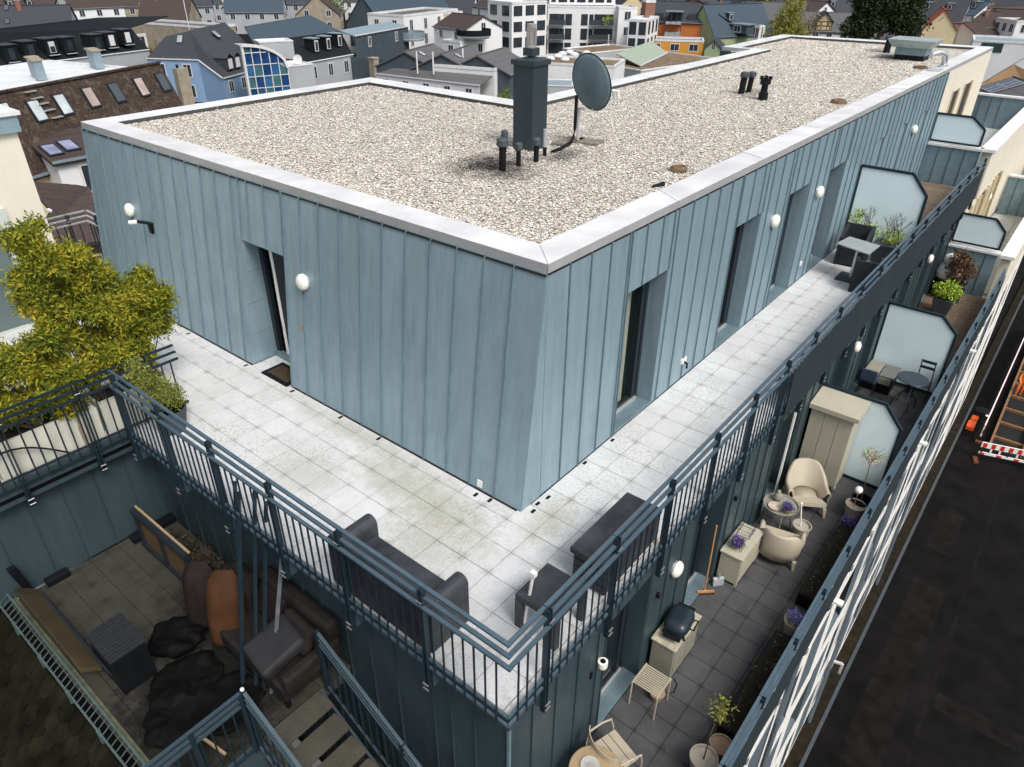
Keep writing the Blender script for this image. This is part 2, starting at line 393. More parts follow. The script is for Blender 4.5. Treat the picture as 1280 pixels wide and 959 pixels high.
# roof edge: separate coping sheets round the outline
poly = [(0,0),(24.6,0),(23.6,6.7),(18.4,6.7),(18.45,5.72),(6.73,5.72),(6.73,10.28),(0,10.28)]
CW = .44
def inset(poly, d):
    out = []; n = len(poly)
    for i in range(n):
        p0, p1, p2 = Vector(poly[i-1]), Vector(poly[i]), Vector(poly[(i+1) % n])
        a = (p1-p0).normalized(); b = (p2-p1).normalized()
        na, nb = Vector((-a.y, a.x)), Vector((-b.y, b.x))
        k = na+nb; k = k/k.length*d/max(.3, k.normalized().dot(na)); out.append(p1+k)
    return out
inn = inset(poly, CW); n = len(poly)
for i in range(n):
    a, b = Vector(poly[i]), Vector(poly[(i+1) % n]); ia, ib = inn[i], inn[(i+1) % n]
    L = (b-a).length; k = max(1, round(L/2.6))
    for j in range(k):
        t0, t1 = j/k, (j+1)/k; g = .002/L*2
        p = [a.lerp(b, t0+g), a.lerp(b, t1-g), ia.lerp(ib, t1-g), ia.lerp(ib, t0+g)]
        dz = random.uniform(-.002, .002)
        m = MB(); zt, zi, zb = 3.0+dz, 2.985+dz, 2.9
        V = [(q.x, q.y, zb) for q in p]+[(p[0].x,p[0].y,zt),(p[1].x,p[1].y,zt),(p[2].x,p[2].y,zi),(p[3].x,p[3].y,zi)]
        m.add(V, [(4,5,6,7),(1,2,6,5),(3,0,4,7)], 0); m.add(V, [(0,1,5,4)], 1); m.add(V, [(2,3,7,6)], 2)  # inner face takes the dark joint colour to paint in its shade
        m.build('coping_sheet', [COPE, FASC, JOINT], bld)
        if j: # folded joint
            q, r = a.lerp(b, t0), ia.lerp(ib, t0)
            MB().bar((q.x,q.y,3.004),(r.x,r.y,2.99),.05,.006).build('coping_joint', COPE, bld)
# dark drip groove under the edge
m = MB()
m.add([(-.005,.0,2.9),(-.005,10.25,2.9),(-.03,10.25,2.868),(-.03,0,2.868)], [(0,1,2,3)]); m.box(0, 18.1, -.006, .01, 2.88, 2.9)
m.build('drip_groove', DARK, bld)
# roof deck under the gravel
m = MB(); m.add([(q.x, q.y, 2.80) for q in inn], [list(range(n))]); m.build('roof_deck', JOINT, bld)
# --- openings on the right facade
def window(parent, x0, x1, yw, z0, z1, rec=.24, curtain=None, pm=PANE, blank=False, cl=ZC):
    if blank:   # shutter closed flush: a recessed zinc sheet
        m = MB(); m.box(x0, x1, yw+.05, yw+.07, z0, z1); return m.build('closed_shutter', cl, parent)
    m = MB(); f = .075; yf = yw+rec
    m.box(x0, x0+f, yf, yf+.07, z0, z1); m.box(x1-f, x1, yf, yf+.07, z0, z1); m.box(x0+f, x1-f, yf, yf+.07, z1-f, z1); m.box(x0+f, x1-f, yf, yf+.07, z0, z0+.12)
    xm = x0+(x1-x0)*.80
    m.box(xm, xm+.08, yf-.012, yf+.06, z0+.1, z1-f)
    wn = m.build('window', FRAME, parent)
    m = MB(); m.box(x0+f, xm, yf+.03, yf+.04, z0+.12, z1-f); m.box(xm+.08, x1-f, yf+.03, yf+.04, z0+.12, z1-f); m.build('pane', pm, wn)
    m = MB(); m.box(x1-.012, x1+.006, yw+.001, yf, z0, z1); m.build('side_reveal', cl, wn)
    m = MB(); m.box(x0-.006, x0+.012, yw+.001, yf, z0, z1); m.build('side_reveal', cl, wn)
    m = MB(); m.box(x0+.012, x1-.012, yw+.001, yf, z1-.012, z1+.006); m.build('head_reveal', cl, wn)
    m = MB()
    for k in range(9): m.box(x0+.012, x1-.012, yw+.004+k*rec/9.3, yw+.004+k*rec/9.3+rec/14, z0+.002, z0+.03)
    m.box(x0+.012, x1-.012, yw+.006, yf, z0-.01, z0+.012); m.build('drain_grate', ZT, wn)
    m = MB(); m.box(x0+f*.6, x1-f, yf-.03, yf, z0+.03, z0+.075); m.build('threshold', ALU, wn)
    m = MB(); m.box(x0-.1, x1+.1, yf+.9, yf+.92, z0-.1, z1+.1); m.box(x0-.12, x0-.1, yf+.07, yf+.9, z0-.1, z1+.1); m.box(x1+.1, x1+.12, yf+.07, yf+.9, z0-.1, z1+.1)
    m.box(x0-.1, x1+.1, yf+.07, yf+.9, z1+.1, z1+.12); m.box(x0-.1, x1+.1, yf+.07, yf+.9, z0-.12, z0-.1); m.build('room_lining', DARK, wn)
    if curtain:
        a, b = curtain; m = MB(); k = 14
        pts = [(a+(b-a)*i/k, yf+.07+(.015 if i % 2 else -.015)) for i in range(k+1)]
        V = [(x, y, z0+.1) for x, y in pts]+[(x, y, z1-.05) for x, y in pts]
        m.add(V, [(i, i+1, i+k+2, i+k+1) for i in range(k)]); m.build('curtain', CURT, wn)
    return wn
for i, (a, b) in enumerate(wins):
    if i < 4: window(bld, a, b, 0, .0, 2.11, curtain=(a+.42, a+.66) if i == 0 else None, pm=PANEL_ if i == 0 else PANE)
    else: window(bld, a, b, 0, .0, 2.11, blank=True)
# --- door in the leaning facade: a reveal lined with zinc, the leaf tilted open
xi = .10
m = MB(); zs = [0, .5, 1.0, 1.5, DZ]
far = []
for k in range(4):
    a, b = zs[k], zs[k+1]
    q = MB(); xa, xb = -LEAN*(1-a/H), -LEAN*(1-b/H)
    q.add([(xa, DY1, a+.003), (xi, DY1, a+.003), (xi, DY1, b-.003), (xb, DY1, b-.003), (xa, DY1+.02, a+.003), (xi, DY1+.02, a+.003), (xi, DY1+.02, b-.003), (xb, DY1+.02, b-.003)],
          [(3,2,1,0),(4,5,6,7),(0,1,5,4),(1,2,6,5),(2,3,7,6),(3,0,4,7)])
    q.build('reveal_sheet', ZC, bld)
q = MB(); q.box(-.1, xi, DY0, DY1, DZ, DZ+.02); q.build('reveal_sheet', ZC, bld)
q = MB(); q.add([(-LEAN, DY0, 0), (xi, DY0, 0), (xi, DY0, DZ), (-LEAN*(1-DZ/H), DY0, DZ)], [(0,1,2,3)]); q.build('reveal_sheet', ZC, bld)
m = MB(); m.box(xi+.02, xi+.8, DY0-.3, DY1+.3, -.05, -.03); m.box(xi+.8, xi+.82, DY0-.3, DY1+.3, -.05, 2.3); m.box(xi+.02, xi+.8, DY1+.3, DY1+.32, 0, 2.3); m.box(xi+.02, xi+.8, DY0-.32, DY0-.3, 0, 2.3); m.box(xi+.02, xi+.8, DY0-.3, DY1+.3, 2.3, 2.32)
m.build('room_lining', DARK, bld)
m = MB(); m.box(xi, xi+.07, DY0, DY0+.07, .06, DZ); m.box(xi, xi+.07, DY1-.09, DY1, .06, DZ); m.box(xi, xi+.07, DY0+.07, DY1-.09, DZ-.08, DZ)
df = m.build('door_frame', FRAME, bld)
m = MB(); m.box(xi-.05, xi+.05, DY0, DY1, .0, .075); m.build('door_step', ZT, bld)
m = MB(); c, s = math.cos(R(14)), math.sin(R(14)); L = .62
hx, hy = xi+.03, DY1-.26
m.obox((hx, hy, .09), (L*s, -L*c, 0), (.06*c, .06*s, 0), (0, 0, DZ-.18)); lf = m.build('door_leaf', FRAME, bld)
m = MB(); m.obox((hx-.02, hy+.0, .08), (.02, -.045, 0), (.05, .035, 0), (0, 0, DZ-.16)); m.build('door_edge', WHITE, lf)
MB().obox((hx-.028, hy+.005, .5), (.02,-.02,0), (.02,.015,0), (0,0,.16)).build('door_lock', FRAME, lf); MB().obox((hx-.028, hy+.005, 1.35), (.02,-.02,0), (.02,.015,0), (0,0,.3)).build('door_lock', FRAME, lf)

# gravel bed
m = MB(); g2 = inset(poly, CW+.004)
m.add([(q.x, q.y, 2.915) for q in g2], [list(range(n))])
gm, t, b = new_mat('gravel_bed'); p = pos(t)
vo = N(t, 'ShaderNodeTexVoronoi'); vo.inputs['Scale'].default_value = 30; t.links.new(p, vo.inputs['Vector'])
vo2 = N(t, 'ShaderNodeTexVoronoi'); vo2.inputs['Scale'].default_value = 47; t.links.new(p, vo2.inputs['Vector'])
sx = N(t, 'ShaderNodeSeparateColor'); t.links.new(vo.outputs['Color'], sx.inputs[0])
c1 = ramp(t, sx.outputs[0], [(0,(.16,.15,.14)),(.15,(.34,.32,.29)),(.4,(.52,.49,.43)),(.7,(.66,.63,.57)),(.88,(.48,.40,.31)),(.94,(.62,.61,.59)),(1,(.80,.79,.77))])
c1 = mixc(t, c1, (.10,.09,.08), ramp(t, vo.outputs['Distance'], [(.5, 0.), (.95, .85)]))
big = noise(t, p, .8, 4); c1 = mixc(t, c1, (.40,.36,.31), ramp(t, big, [(.5, 0.), (.72, .35)]))
c1 = stains_and_gloom(t, c1, SOOT, (.03,.03,.028), .9); t.links.new(c1, b.inputs['Base Color']); b.inputs['Roughness'].default_value = .95
bump(t, b, math_(t, 'ADD', math_(t, 'MULTIPLY', vo.outputs['Distance'], -1), math_(t, 'MULTIPLY', vo2.outputs['Distance'], -.4)), .9, .03)
o = m.build('gravel_bed', gm, bld)
# loose pebbles, real stones over the bed (denser where the roof is near)
def inside(x, y): return ((y > .47) & (y < 9.82) & (x > .47) & (x < 6.28)) | ((y > .47) & (y < 5.26) & (x > .47) & (x < 18)) | ((y > .47) & (y < 6.2) & (x > 17.9) & (x < 23.2))
NP = 95000
x = .46+22.7*rng.random(NP*2)**1.5; y = .46+9.4*rng.random(NP*2)**1.05
k = inside(x, y); x, y = x[k][:NP], y[k][:NP]; npb = len(x)
base = np.array([(1,0,0),(.5,.85,0),(-.5,.85,0),(-1,0,0),(-.5,-.85,0),(.5,-.85,0),(.1,.1,.62),(0,0,-.3)])
fc = np.array([(0,1,6),(1,2,6),(2,3,6),(3,4,6),(4,5,6),(5,0,6)])
sc = (.0085+.012*rng.random(npb)**2)*(1+.022*x); an = rng.random(npb)*6.28; el = .65+.7*rng.random(npb)
bx, by, bz = base[:,0][None]*(1+.25*rng.standard_normal((npb,8))), base[:,1][None]*el[:,None]*(1+.2*rng.standard_normal((npb,8))), base[:,2][None]*(.8+.5*rng.random((npb,8)))
X = (bx*np.cos(an)[:,None]-by*np.sin(an)[:,None])*sc[:,None]+x[:,None]
Y_ = (bx*np.sin(an)[:,None]+by*np.cos(an)[:,None])*sc[:,None]+y[:,None]
Z_ = bz*sc[:,None]+2.918+.009*rng.random(npb)[:,None]
V = np.stack([X, Y_, Z_], -1).reshape(-1, 3); Fc = (np.arange(npb)*8)[:,None,None]+fc[None]; Fc = Fc.reshape(-1, 3)
me = bpy.data.meshes.new('gravel'); me.vertices.add(len(V)); me.vertices.foreach_set('co', V.ravel())
me.loops.add(len(Fc)*3); me.loops.foreach_set('vertex_index', Fc.ravel()); me.polygons.add(len(Fc))
me.polygons.foreach_set('loop_start', np.arange(len(Fc))*3); me.polygons.foreach_set('loop_total', np.full(len(Fc), 3)); me.update(calc_edges=True); me.validate()
me.materials.append(PEB); o = bpy.data.objects.new('loose_gravel', me); COL.objects.link(o); o['kind'] = 'stuff'; o.parent = bld

# ------------------------------------------------------------------ things on the roof
GZ = 2.86   # lifted with everything on the roof to the gravel level further down
ch = thing('chimney', 'tall dark zinc box chimney with steel flue on the gravel roof', 'chimney', (4.19, 3.49, GZ))
m = MB(); w = .19
m.box(4.0, 4.38, 3.30, 3.68, GZ-.02, 4.10); m.build('shaft', CHIM, ch)
m = MB(); m.add([(3.97,3.27,4.10),(4.41,3.27,4.10),(4.41,3.71,4.10),(3.97,3.71,4.10),(3.97,3.27,4.17),(4.41,3.27,4.17),(4.41,3.71,4.17),(3.97,3.71,4.17),(4.19,3.49,4.22)], [(3,2,1,0),(0,1,5,4),(1,2,6,5),(2,3,7,6),(3,0,4,7),(4,5,8),(5,6,8),(6,7,8),(7,4,8)]); m.build('cap', CHIM, ch)
m = MB(); m.box(4.1, 4.28, 3.4, 3.58, 4.22, 4.33); m.build('collar', CHIM, ch)
m = MB(); m.lathe((4.19,3.49,4.33), [(.085,0),(.085,.02),(.065,.03)], 16); m.lathe((4.19,3.49,4.6), [(.065,0),(.07,.02),(.07,.05),(.05,.055)], 16)
for k in range(12):
    a = k*math.pi/6; m.box(4.19+.062*math.cos(a)-.012, 4.19+.062*math.cos(a)+.012, 3.49+.062*math.sin(a)-.012, 3.49+.062*math.sin(a)+.012, 4.35, 4.6)
m.build('flue', simple('flue_steel', (.42,.41,.40), .35, .5, .2, 12), ch)
m = MB(); m.lathe((4.19,3.49,4.34), [(.045,0),(.045,.28)], 12); m.build('flue_core', PLAS, ch)

di = thing('satellite_dish', 'blue grey satellite dish on a pole held by concrete slabs on the gravel roof', 'satellite dish', (5.0, 3.05, GZ))
# reflector faces away to the right and slightly up
cen = Vector((4.98, 2.93, 3.78)); 
aim = Vector((.95, -.10, .22)).normalized(); ax = aim.cross(Vector((0,0,1))).normalized(); ay = ax.cross(aim)
m = MB(); rings = 8; seg = 32; Vv = []; 
for i in range(rings+1):
    r = i/rings
    for k in range(seg):
        a = 2*math.pi*k/seg; Vv.append(cen+ax*.39*r*math.cos(a)+ay*.44*r*math.sin(a)+aim*(.09*r*r))
f = []
for i in range(rings):
    for k in range(seg):
        f.append((i*seg+k, i*seg+(k+1) % seg, (i+1)*seg+(k+1) % seg, (i+1)*seg+k))
m.add(Vv, f); o = m.build('reflector', DISH, di, smooth=True)
s_ = o.modifiers.new('solid', 'SOLIDIFY'); s_.thickness = .012; s_.offset = 0
m = MB(); m.tube([cen+(ax*.39*math.cos(2*math.pi*k/32)+ay*.44*math.sin(2*math.pi*k/32))+aim*.09 for k in range(33)], .011, 6, cap=False); m.build('rim', RAILD, o)
pb = Vector((5.0, 3.08, GZ))
m = MB(); m.tube([pb, pb+Vector((0,0,.55)), cen-aim*.10-ay*.36], .028, 10); m.build('mast', ALU, di)
m = MB(); m.tube([(4.93,3.10,3.6),(4.93,3.10,3.1),(4.90,3.1,2.96),(4.8,3.08,2.9),(4.4,3.0,2.88),(4.15,2.98,2.88)], .028, 8); m.build('cable_conduit', PLAS, di)
lnb = cen+aim*.62-ay*.40
m = MB(); m.tube([cen-ay*.42+aim*.04, lnb], .012, 6); m.build('feed_arm', ALU, di)
for k in (-1, 0, 1):
    m = MB(); q = lnb+ax*.085*k; m.tube([q-ay*.02, q+ay*.07], .026, 8); m.tube([q+ay*.07, q+ay*.1], .034, 8); m.tube([q-ay*.02, q-ay*.1], .009, 5); m.build('receiver_head', WHITE, di)
for (sx_, sy_, a, wd, ln) in ((4.72,3.22,.15,.26,.24), (5.12,2.93,.2,.32,.42), (5.05,3.2,.1,.3,.3)):
    m = MB(); e = Vector((math.cos(a), math.sin(a), 0)); e2 = Vector((-e.y, e.x, 0)); m.obox(Vector((sx_, sy_, GZ-.01))-e*wd/2-e2*ln/2, e*wd, e2*ln, (0,0,.05)); m.build('ballast_slab', STONE, di, bevel=.006)
def vent(x, y, r, h, cap, label, grp=None, tilt=(0,0), m_=PLAS):
    v = thing('vent_pipe', label, 'vent pipe', (x, y, GZ), 0, grp)
    tp = Vector((x+tilt[0], y+tilt[1], GZ+h))
    MB().tube([(x, y, GZ-.02), tp], r, 14).build('pipe', m_, v, smooth=False)
    MB().lathe(tp-Vector((0,0,.08)), [(r*.9,0),(cap,.0),(cap*1.04,.02),(cap,.085),(cap*.8,.105)], 18).build('cowl', POTG if m_ is PLAS else m_, v)
    return v
vent(2.83, 2.94, .052, .42, .085, 'stoutest black vent pipe with mushroom cowl left of the chimney foot')
vent(3.70, 3.62, .034, .30, .055, 'small black vent pipe peeking out behind the stout one left of the chimney')
vent(3.157, 2.898, .036, .31, .06, 'black vent pipe in the middle of the row in front of the chimney')
vent(3.52, 2.84, .04, .33, .062, 'black vent pipe close to the right front corner of the chimney')
g_ = thing('grey_vent_pipe', 'slim light grey vent pipe at the right side of the chimney foot', 'vent pipe', (3.93, 2.98, GZ))
MB().tube([(3.93,2.98,GZ),(3.93,2.98,GZ+.14)], .03, 12).build('pipe', PLAS, g_); MB().tube([(3.93,2.98,GZ+.13),(3.93,2.98,GZ+.36),(3.93,2.98,GZ+.39)], .032, 12).build('sleeve', simple('grey_pvc', (.35,.37,.4), .5), g_)
vent(11.45, 2.98, .07, .42, .1, 'black capped vent pipe in the pair beyond the dish, front one of the leaning two', tilt=(.02, -.02))
vent(11.75, 2.93, .06, .40, .085, 'black capped vent pipe tucked behind its twin beyond the dish', tilt=(.02,-.02))
v = thing('notched_vent', 'black two part vent with notched top right of the capped pair', 'vent pipe', (11.02, 2.29, GZ))
MB().lathe((11.02,2.29,GZ), [(.1,0),(.1,.14),(.07,.16),(.07,.3),(.11,.31),(.11,.42)], 16).build('body', PLAS, v)
m = MB()
for k in range(4): a = k*math.pi/2+.4; m.box(11.02+.09*math.cos(a)-.03, 11.02+.09*math.cos(a)+.03, 2.29+.09*math.sin(a)-.03, 2.29+.09*math.sin(a)+.03, GZ+.41, GZ+.47)
m.build('notched_rim', PLAS, v)
vent(21.87, 2.6, .1, .45, .15, 'far black vent pipe near the end of the gravel roof', tilt=(.06,-.02))
MOSS = simple('rusty_drain', (.16,.10,.05), .9, 0, .4, 12, .5)
for (x_, y_, r_, lb) in ((4.5,.914,.115,'round brown gravel guard over the roof drain nearest the camera'), (11.76,.885,.15,'round brown gravel guard over the middle roof drain'), (18.68,.843,.17,'round brown gravel guard over the farthest roof drain')):
    v = thing('roof_drain', lb, 'drain', (x_, y_, GZ))
    m = MB(); m.lathe((x_, y_, GZ), [(r_*1.08,0),(r_,.05),(r_*.9,.065),(r_*.75,.07),(r_*.72,.055)], 20); m.build('guard', MOSS, v)
    m = MB()
    for k in range(16): a = k*math.pi/8; m.box(x_+r_*1.04*math.cos(a)-.008, x_+r_*1.04*math.cos(a)+.008, y_+r_*1.04*math.sin(a)-.008, y_+r_*1.04*math.sin(a)+.008, GZ, GZ+.045)
    m.build('slot_bar', STONE, v)
o = MB().tube([(3.50,.78,GZ),(3.66,.70,GZ+.03)], .03, 8).build('black_pipe_stub', PLAS, loc=(3.6,.74,GZ)); tag(o, 'small black pipe stub lying on the gravel beside the nearest drain', 'pipe')
v = thing('rooflight_box', 'galvanised metal ventilation box with flared lid at the far end of the roof', 'ventilator', (20.6, 1.55, GZ))
MB().box(20.3,21.0,1.15,1.95,GZ-.02,GZ+.14).build('plinth', PLAS, v); MB().box(20.28,21.02,1.13,1.97,GZ+.14,GZ+.34).build('neck', ZT, v)
m = MB(); m.add([(20.2,1.05,GZ+.34),(21.1,1.05,GZ+.34),(21.1,2.05,GZ+.34),(20.2,2.05,GZ+.34),(20.05,.9,GZ+.55),(21.25,.9,GZ+.55),(21.25,2.2,GZ+.55),(20.05,2.2,GZ+.55)], [(3,2,1,0),(4,5,6,7),(0,1,5,4),(1,2,6,5),(2,3,7,6),(3,0,4,7)]); m.build('lid', simple('galvanised', (.42,.50,.52), .4, .5, .15, 4), v)
GALV = simple('bright_galvanised', (.6,.62,.64), .3, .7, .15, 6)
v = thing('swan_neck_pipe', 'shiny bent air pipe rising from the right roof edge', 'pipe', (18.3, .25, 3.0))
MB().tube([(18.3,.22,2.99),(18.3,.22,3.2),(18.25,.25,3.3),(18.1,.36,3.36),(17.95,.48,3.32),(17.92,.5,3.22)], .075, 12).build('bend', GALV, v, smooth=True)
MB().lathe((18.3,.22,2.995), [(.13,0),(.13,.03),(.08,.05)], 16).build('flange', GALV, v); MB().box(17.2,17.75,.05,.4,3.0,3.012).build('patch_sheet', ALU, v)

kk_ = (CAM.z-2.92)/(CAM.z-2.85)
for o in list(COL.objects):
    if o.parent is None and abs(o.location.z-GZ) < .02 and o is not bld:
        o.location = (CAM.x+(o.location.x-CAM.x)*kk_, CAM.y+(o.location.y-CAM.y)*kk_, o.location.z+.065)
# dirt and moss washed out round the chimney foot
# ------------------------------------------------------------------ fittings on the walls
def round_lamp(p, nrm, label, r=.115, wall=ZT):
    n_ = Vector(nrm).normalized(); t_ = thing('wall_lamp', label, 'wall lamp', p)
    p = Vector(p); MB().tube([p, p+n_*.03], r*.92, 20).build('base', ALU, t_)
    a = n_.cross(Vector((0,0,1))).normalized(); b2 = a.cross(n_); V = []; f = []; sg = 24
    for i, (rr, h) in enumerate([(1,.03),(1,.05),(.9,.075),(.7,.095),(.4,.108),(.05,.112)]):
        for k in range(sg): th = 2*math.pi*k/sg; V.append(p+n_*h+(a*math.cos(th)+b2*math.sin(th))*r*rr)
    for i in range(5):
        for k in range(sg): f.append((i*sg+k, i*sg+(k+1) % sg, (i+1)*sg+(k+1) % sg, (i+1)*sg+k))
    f.append(tuple(range(5*sg, 6*sg))); MB().add(V, f).build('globe', OPAL, t_, smooth=True)
px = lambda z: -LEAN*(1-z/H)
round_lamp((px(1.76), 3.98, 1.76), nl, 'round white lamp on the left facade right beside the open door')
round_lamp((px(1.74), 8.80, 1.76), nl, 'round white lamp on the left facade near its far end above the bush')
round_lamp((6.394,0,1.80), (0,-1,0), 'round white lamp between the second and third window of the right facade')
round_lamp((8.579,0,1.80), (0,-1,0), 'round white lamp between the third and fourth window of the right facade')
round_lamp((15.55,0,1.82), (0,-1,0), 'round white lamp at the far end of the upper right facade beyond the tall screen')
t_ = thing('motion_light', 'black floodlight with white sensor on a short arm on the left facade', 'security light', (px(1.68), 8.25, 1.68))
bx0 = px(1.68)
MB().box(bx0-.06,bx0,8.10,8.20,1.5,1.68).tube([(bx0-.05,8.15,1.68),(bx0-.22,8.2,1.74)],.028,8).build('head', PLAS, t_); MB().tube([(bx0-.2,8.2,1.73),(bx0-.3,8.3,1.72)],.035,8).build('sensor', WHITE, t_)
o = MB().box(-.25,-.235,4.06,4.16,.98,1.08).build('door_bell', simple('bell_steel', (.35,.34,.32), .4, .5), loc=(-.24,4.1,1.0)); tag(o, 'small square steel bell plate right of the open door', 'door bell')
o = MB().obox((px(.1)-.03, .60, .06), (.014,0,0), (0,.075,0), (.011,0,.09)).build('socket_cover', WHITE, loc=(px(.1),.8,.1)); tag(o, 'white square socket cover low on the left facade near the corner', 'socket')
t_ = thing('wall_tap', 'small white wall outlet with black spout low beside the first window', 'tap', (3.59,0,.31))
MB().box(3.52,3.67,-.03,0,.29,.37).build('plate', WHITE, t_); MB().tube([(3.6,-.03,.31),(3.6,-.08,.29),(3.6,-.08,.22)],.018,8).build('spout', PLAS, t_)
o = MB().box(8.49,8.57,-.02,0,.33,.42).build('wall_socket', WHITE, loc=(8.53,0,.35)); tag(o, 'white square socket low between the third and fourth window', 'socket')
t_ = thing('doormat', 'brown coir doormat with black rubber edge in front of the open door', 'doormat', (-.2, 4.85, .0))
MB().box(-.44,-.03,4.46,5.12,.005,.017).build('rubber_edge', PLAS, t_, bevel=.004); MB().box(-.37,-.10,4.54,5.04,.017,.026).build('coir', simple('coir', (.055,.035,.02), .95, 0, .35, 40, .6), t_)

# ================================================================== UPPER TERRACE
PI_ = .382; X0, Y0 = -.945, -.32
ter = MB(); ter.box(-2.4,-.0,-1.46,15,-.28,-.055); ter.box(0,18.1,-1.46,.0,-.28,-.055)
terrace = ter.build('terrace_floor', JOINTL, kind='structure')
class Tiler:
    def __init__(s, parent, mat, h=.05): s.p, s.m, s.h, s.c = parent, mat, h, {}
    def put(s, x0, x1, y0, y1, z, name='paver', g=.0018):
        key = (round(x1-x0, 3), round(y1-y0, 3))
        if key not in s.c:
            a, b = (x1-x0)/2-g, (y1-y0)/2-g; m = MB(); e = .004
            m.add([(-a,-b,-s.h),(a,-b,-s.h),(a,b,-s.h),(-a,b,-s.h),(-a,-b,-e),(a,-b,-e),(a,b,-e),(-a,b,-e),(-a+e,-b+e,0),(a-e,-b+e,0),(a-e,b-e,0),(-a+e,b-e,0)],
              [(0,1,5,4),(1,2,6,5),(2,3,7,6),(3,0,4,7),(4,5,9,8),(5,6,10,9),(6,7,11,10),(7,4,8,11),(8,9,10,11)])
            o = m.build(name, s.m); s.c[key] = o.data; bpy.data.objects.remove(o)
        o = bpy.data.objects.new(name, s.c[key]); COL.objects.link(o); o.parent = s.p
        o.location = Vector(((x0+x1)/2, (y0+y1)/2, z+random.uniform(-.002, .002)))-wloc(s.p)
        return o
T = Tiler(terrace, PAVE)
xs = [-2.47]+[X0+k*PI_ for k in range(-3, 2)]; xs = [a for a in xs if a < -.2]
cnt = 0
XS = [-2.47, X0-3*PI_, X0-2*PI_, X0-PI_, X0, X0+PI_, -.38]
XS = [-2.47, -2.091, -1.709, -1.327, -.945, -.563, -.385]
YS = [-1.53, -1.466+.0, -1.084, -.702, -.32]+[-.32+k*PI_ for k in range(1, 29)]
YS = [-1.53, -1.466, -1.084, -.702, -.32]+[-.32+k*PI_ for k in range(1, 29)]
for j in range(1, len(YS)-1):
    for i in range(len(XS)-1):
        y1 = YS[j+1]; x1 = XS[i+1]
        if i == 5 and YS[j+1] <= .1: x1 = -.563+PI_
        if i == 5 and x1-XS[i] < .1: continue
        T.put(XS[i], x1, YS[j], y1, 0)
XR = [-.181+k*PI_ for k in range(0, 49)]
YR = [-1.466, -1.084, -.702, -.32, -.004]
strip = MB()
for i in range(len(XR)-1):
    if XR[i] >= 11.3: continue
    for j in range(4):
        T.put(XR[i], XR[i+1], YR[j], YR[j+1], 0)
for i in range(len(YS)-1): pass
for k in range(36): T.put(-2.47+k*.382, -2.47+(k+1)*.382, -1.53, -1.47, 0)
# doorway floor
T.put(-.385, .05, DY0+.01, DY1-.01, 0)
# far beyond the tall screen: timber deck
deck = MB().box(11.36,18.1,-1.5,-.01,-.06,-.03).build('timber_deck_base', DARK, terrace)
dt = Tiler(terrace, WOODD, .03)
for k in range(60): dt.put(11.36+k*.112, 11.36+(k+1)*.112, -1.5, -.01, .0, 'deck_board', .005)
# support pads showing at the wall foot
for (x_, y_) in ((-.47,.62),(-.44,.42),(-.26,-.1),(-.12,-.06),(.05,-.09),(1.55,-.06),(-.44,2.4),(-.44,3.2),(-.45,4.3),(-.45,5.5),(-.46,7.2),(.9,-.05)):
    MB().box(x_-.035,x_+.035,y_-.018,y_+.018,-.01,.006).build('support_pad', PLAS, terrace)

# ------------------------------------------------------------------ railings
def railing(name, label, P0, d, L, posts, bal0, bal1, zb=0., fabric=None, out=None, last=True, RM=RAIL, bpitch=.124, mitre=None):
    """P0 start, d unit direction, out = outward normal"""
    P0, d, out = Vector(P0), Vector(d), Vector(out); r_ = thing(name, label, 'railing', P0)
    P = lambda s, o_, z: P0+d*s+out*o_+Vector((0,0,z+zb))
    seg = [0]+posts+[L]
    for k, (z, o_) in enumerate(((.96,-.03),(.87,.0),(.775,.03))):
        for a, b in zip(seg[:-1], seg[1:]):
            if b-a < .05: continue
            ga = .006 if a else (0 if mitre is None else -o_+mitre)
            MB().obox(P(a+ga, o_-.019, z-.013), d*(b-a-ga-(.006 if b != L else 0)), out*.038, (0,0,.024)).build('handrail', RM, r_)
    for z in (.06, -.06):
        MB().obox(P(0, -.012, z-.02), d*L, out*.024, (0,0,.03)).build('bottom_rail', RM, r_)
    for s in posts:
        m = MB()
        for q in (-.026, .014): m.obox(P(s+q, -.02, -.42), d*.012, out*.055, (0,0,1.385))
        p = m.build('post', RAILD, r_)
        for z in (-.36, -.29, .84): MB().tube([P(s-.035, .05, z), P(s+.035, .05, z)], .009 if z < 0 else .006, 6).build('bolt', BOLT, p)
        m = MB(); m.obox(P(s-.02, -.035, -.40), d*.04, out*-.17, (0,0,.2)); m.build('bracket', RM, p)
    if fabric:
        a, b = fabric
        m = MB(); kk = int((b-a)/.25); V = []
        for i in range(kk+1):
            s = a+(b-a)*i/kk; V += [P(s, .052+.006*math.sin(i*2.1), .74), P(s, .052-.006*math.sin(i*1.3), -.12)]
        m.add(V, [(2*i, 2*i+1, 2*i+3, 2*i+2) for i in range(kk)]); o = m.build('windbreak_fabric', FAB, r_)
        q_ = o.modifiers.new('solid', 'SOLIDIFY'); q_.thickness = .006
    s = bal0; 
    me = None
    while s < bal1:
        if all(abs(s-q) > .05 for q in posts):
            if me is None:
                o = MB().tube([Vector((0,0,-.1+zb)), Vector((0,0,.77+zb))], .0105, 6).build('baluster', RAILD, r_, local=True); me = o.data
            else:
                o = bpy.data.objects.new('baluster', me); COL.objects.link(o); o.parent = r_
            o.location = d*s+out*.012
        s += bpitch
    return r_
FAB = simple('dark_windbreak', (.014,.024,.030), .8, 0, .25, 20, .3, (1,1,.1))
QX, QY = -2.525, -1.572
railing('terrace_railing', 'blue grey metal railing along the left arm of the upper terrace', (QX, QY, 0), (0,1,0), 6.73, [.97+1.121*k for k in range(6)], .12, 6.7, out=(-1,0,0), mitre=-.022)
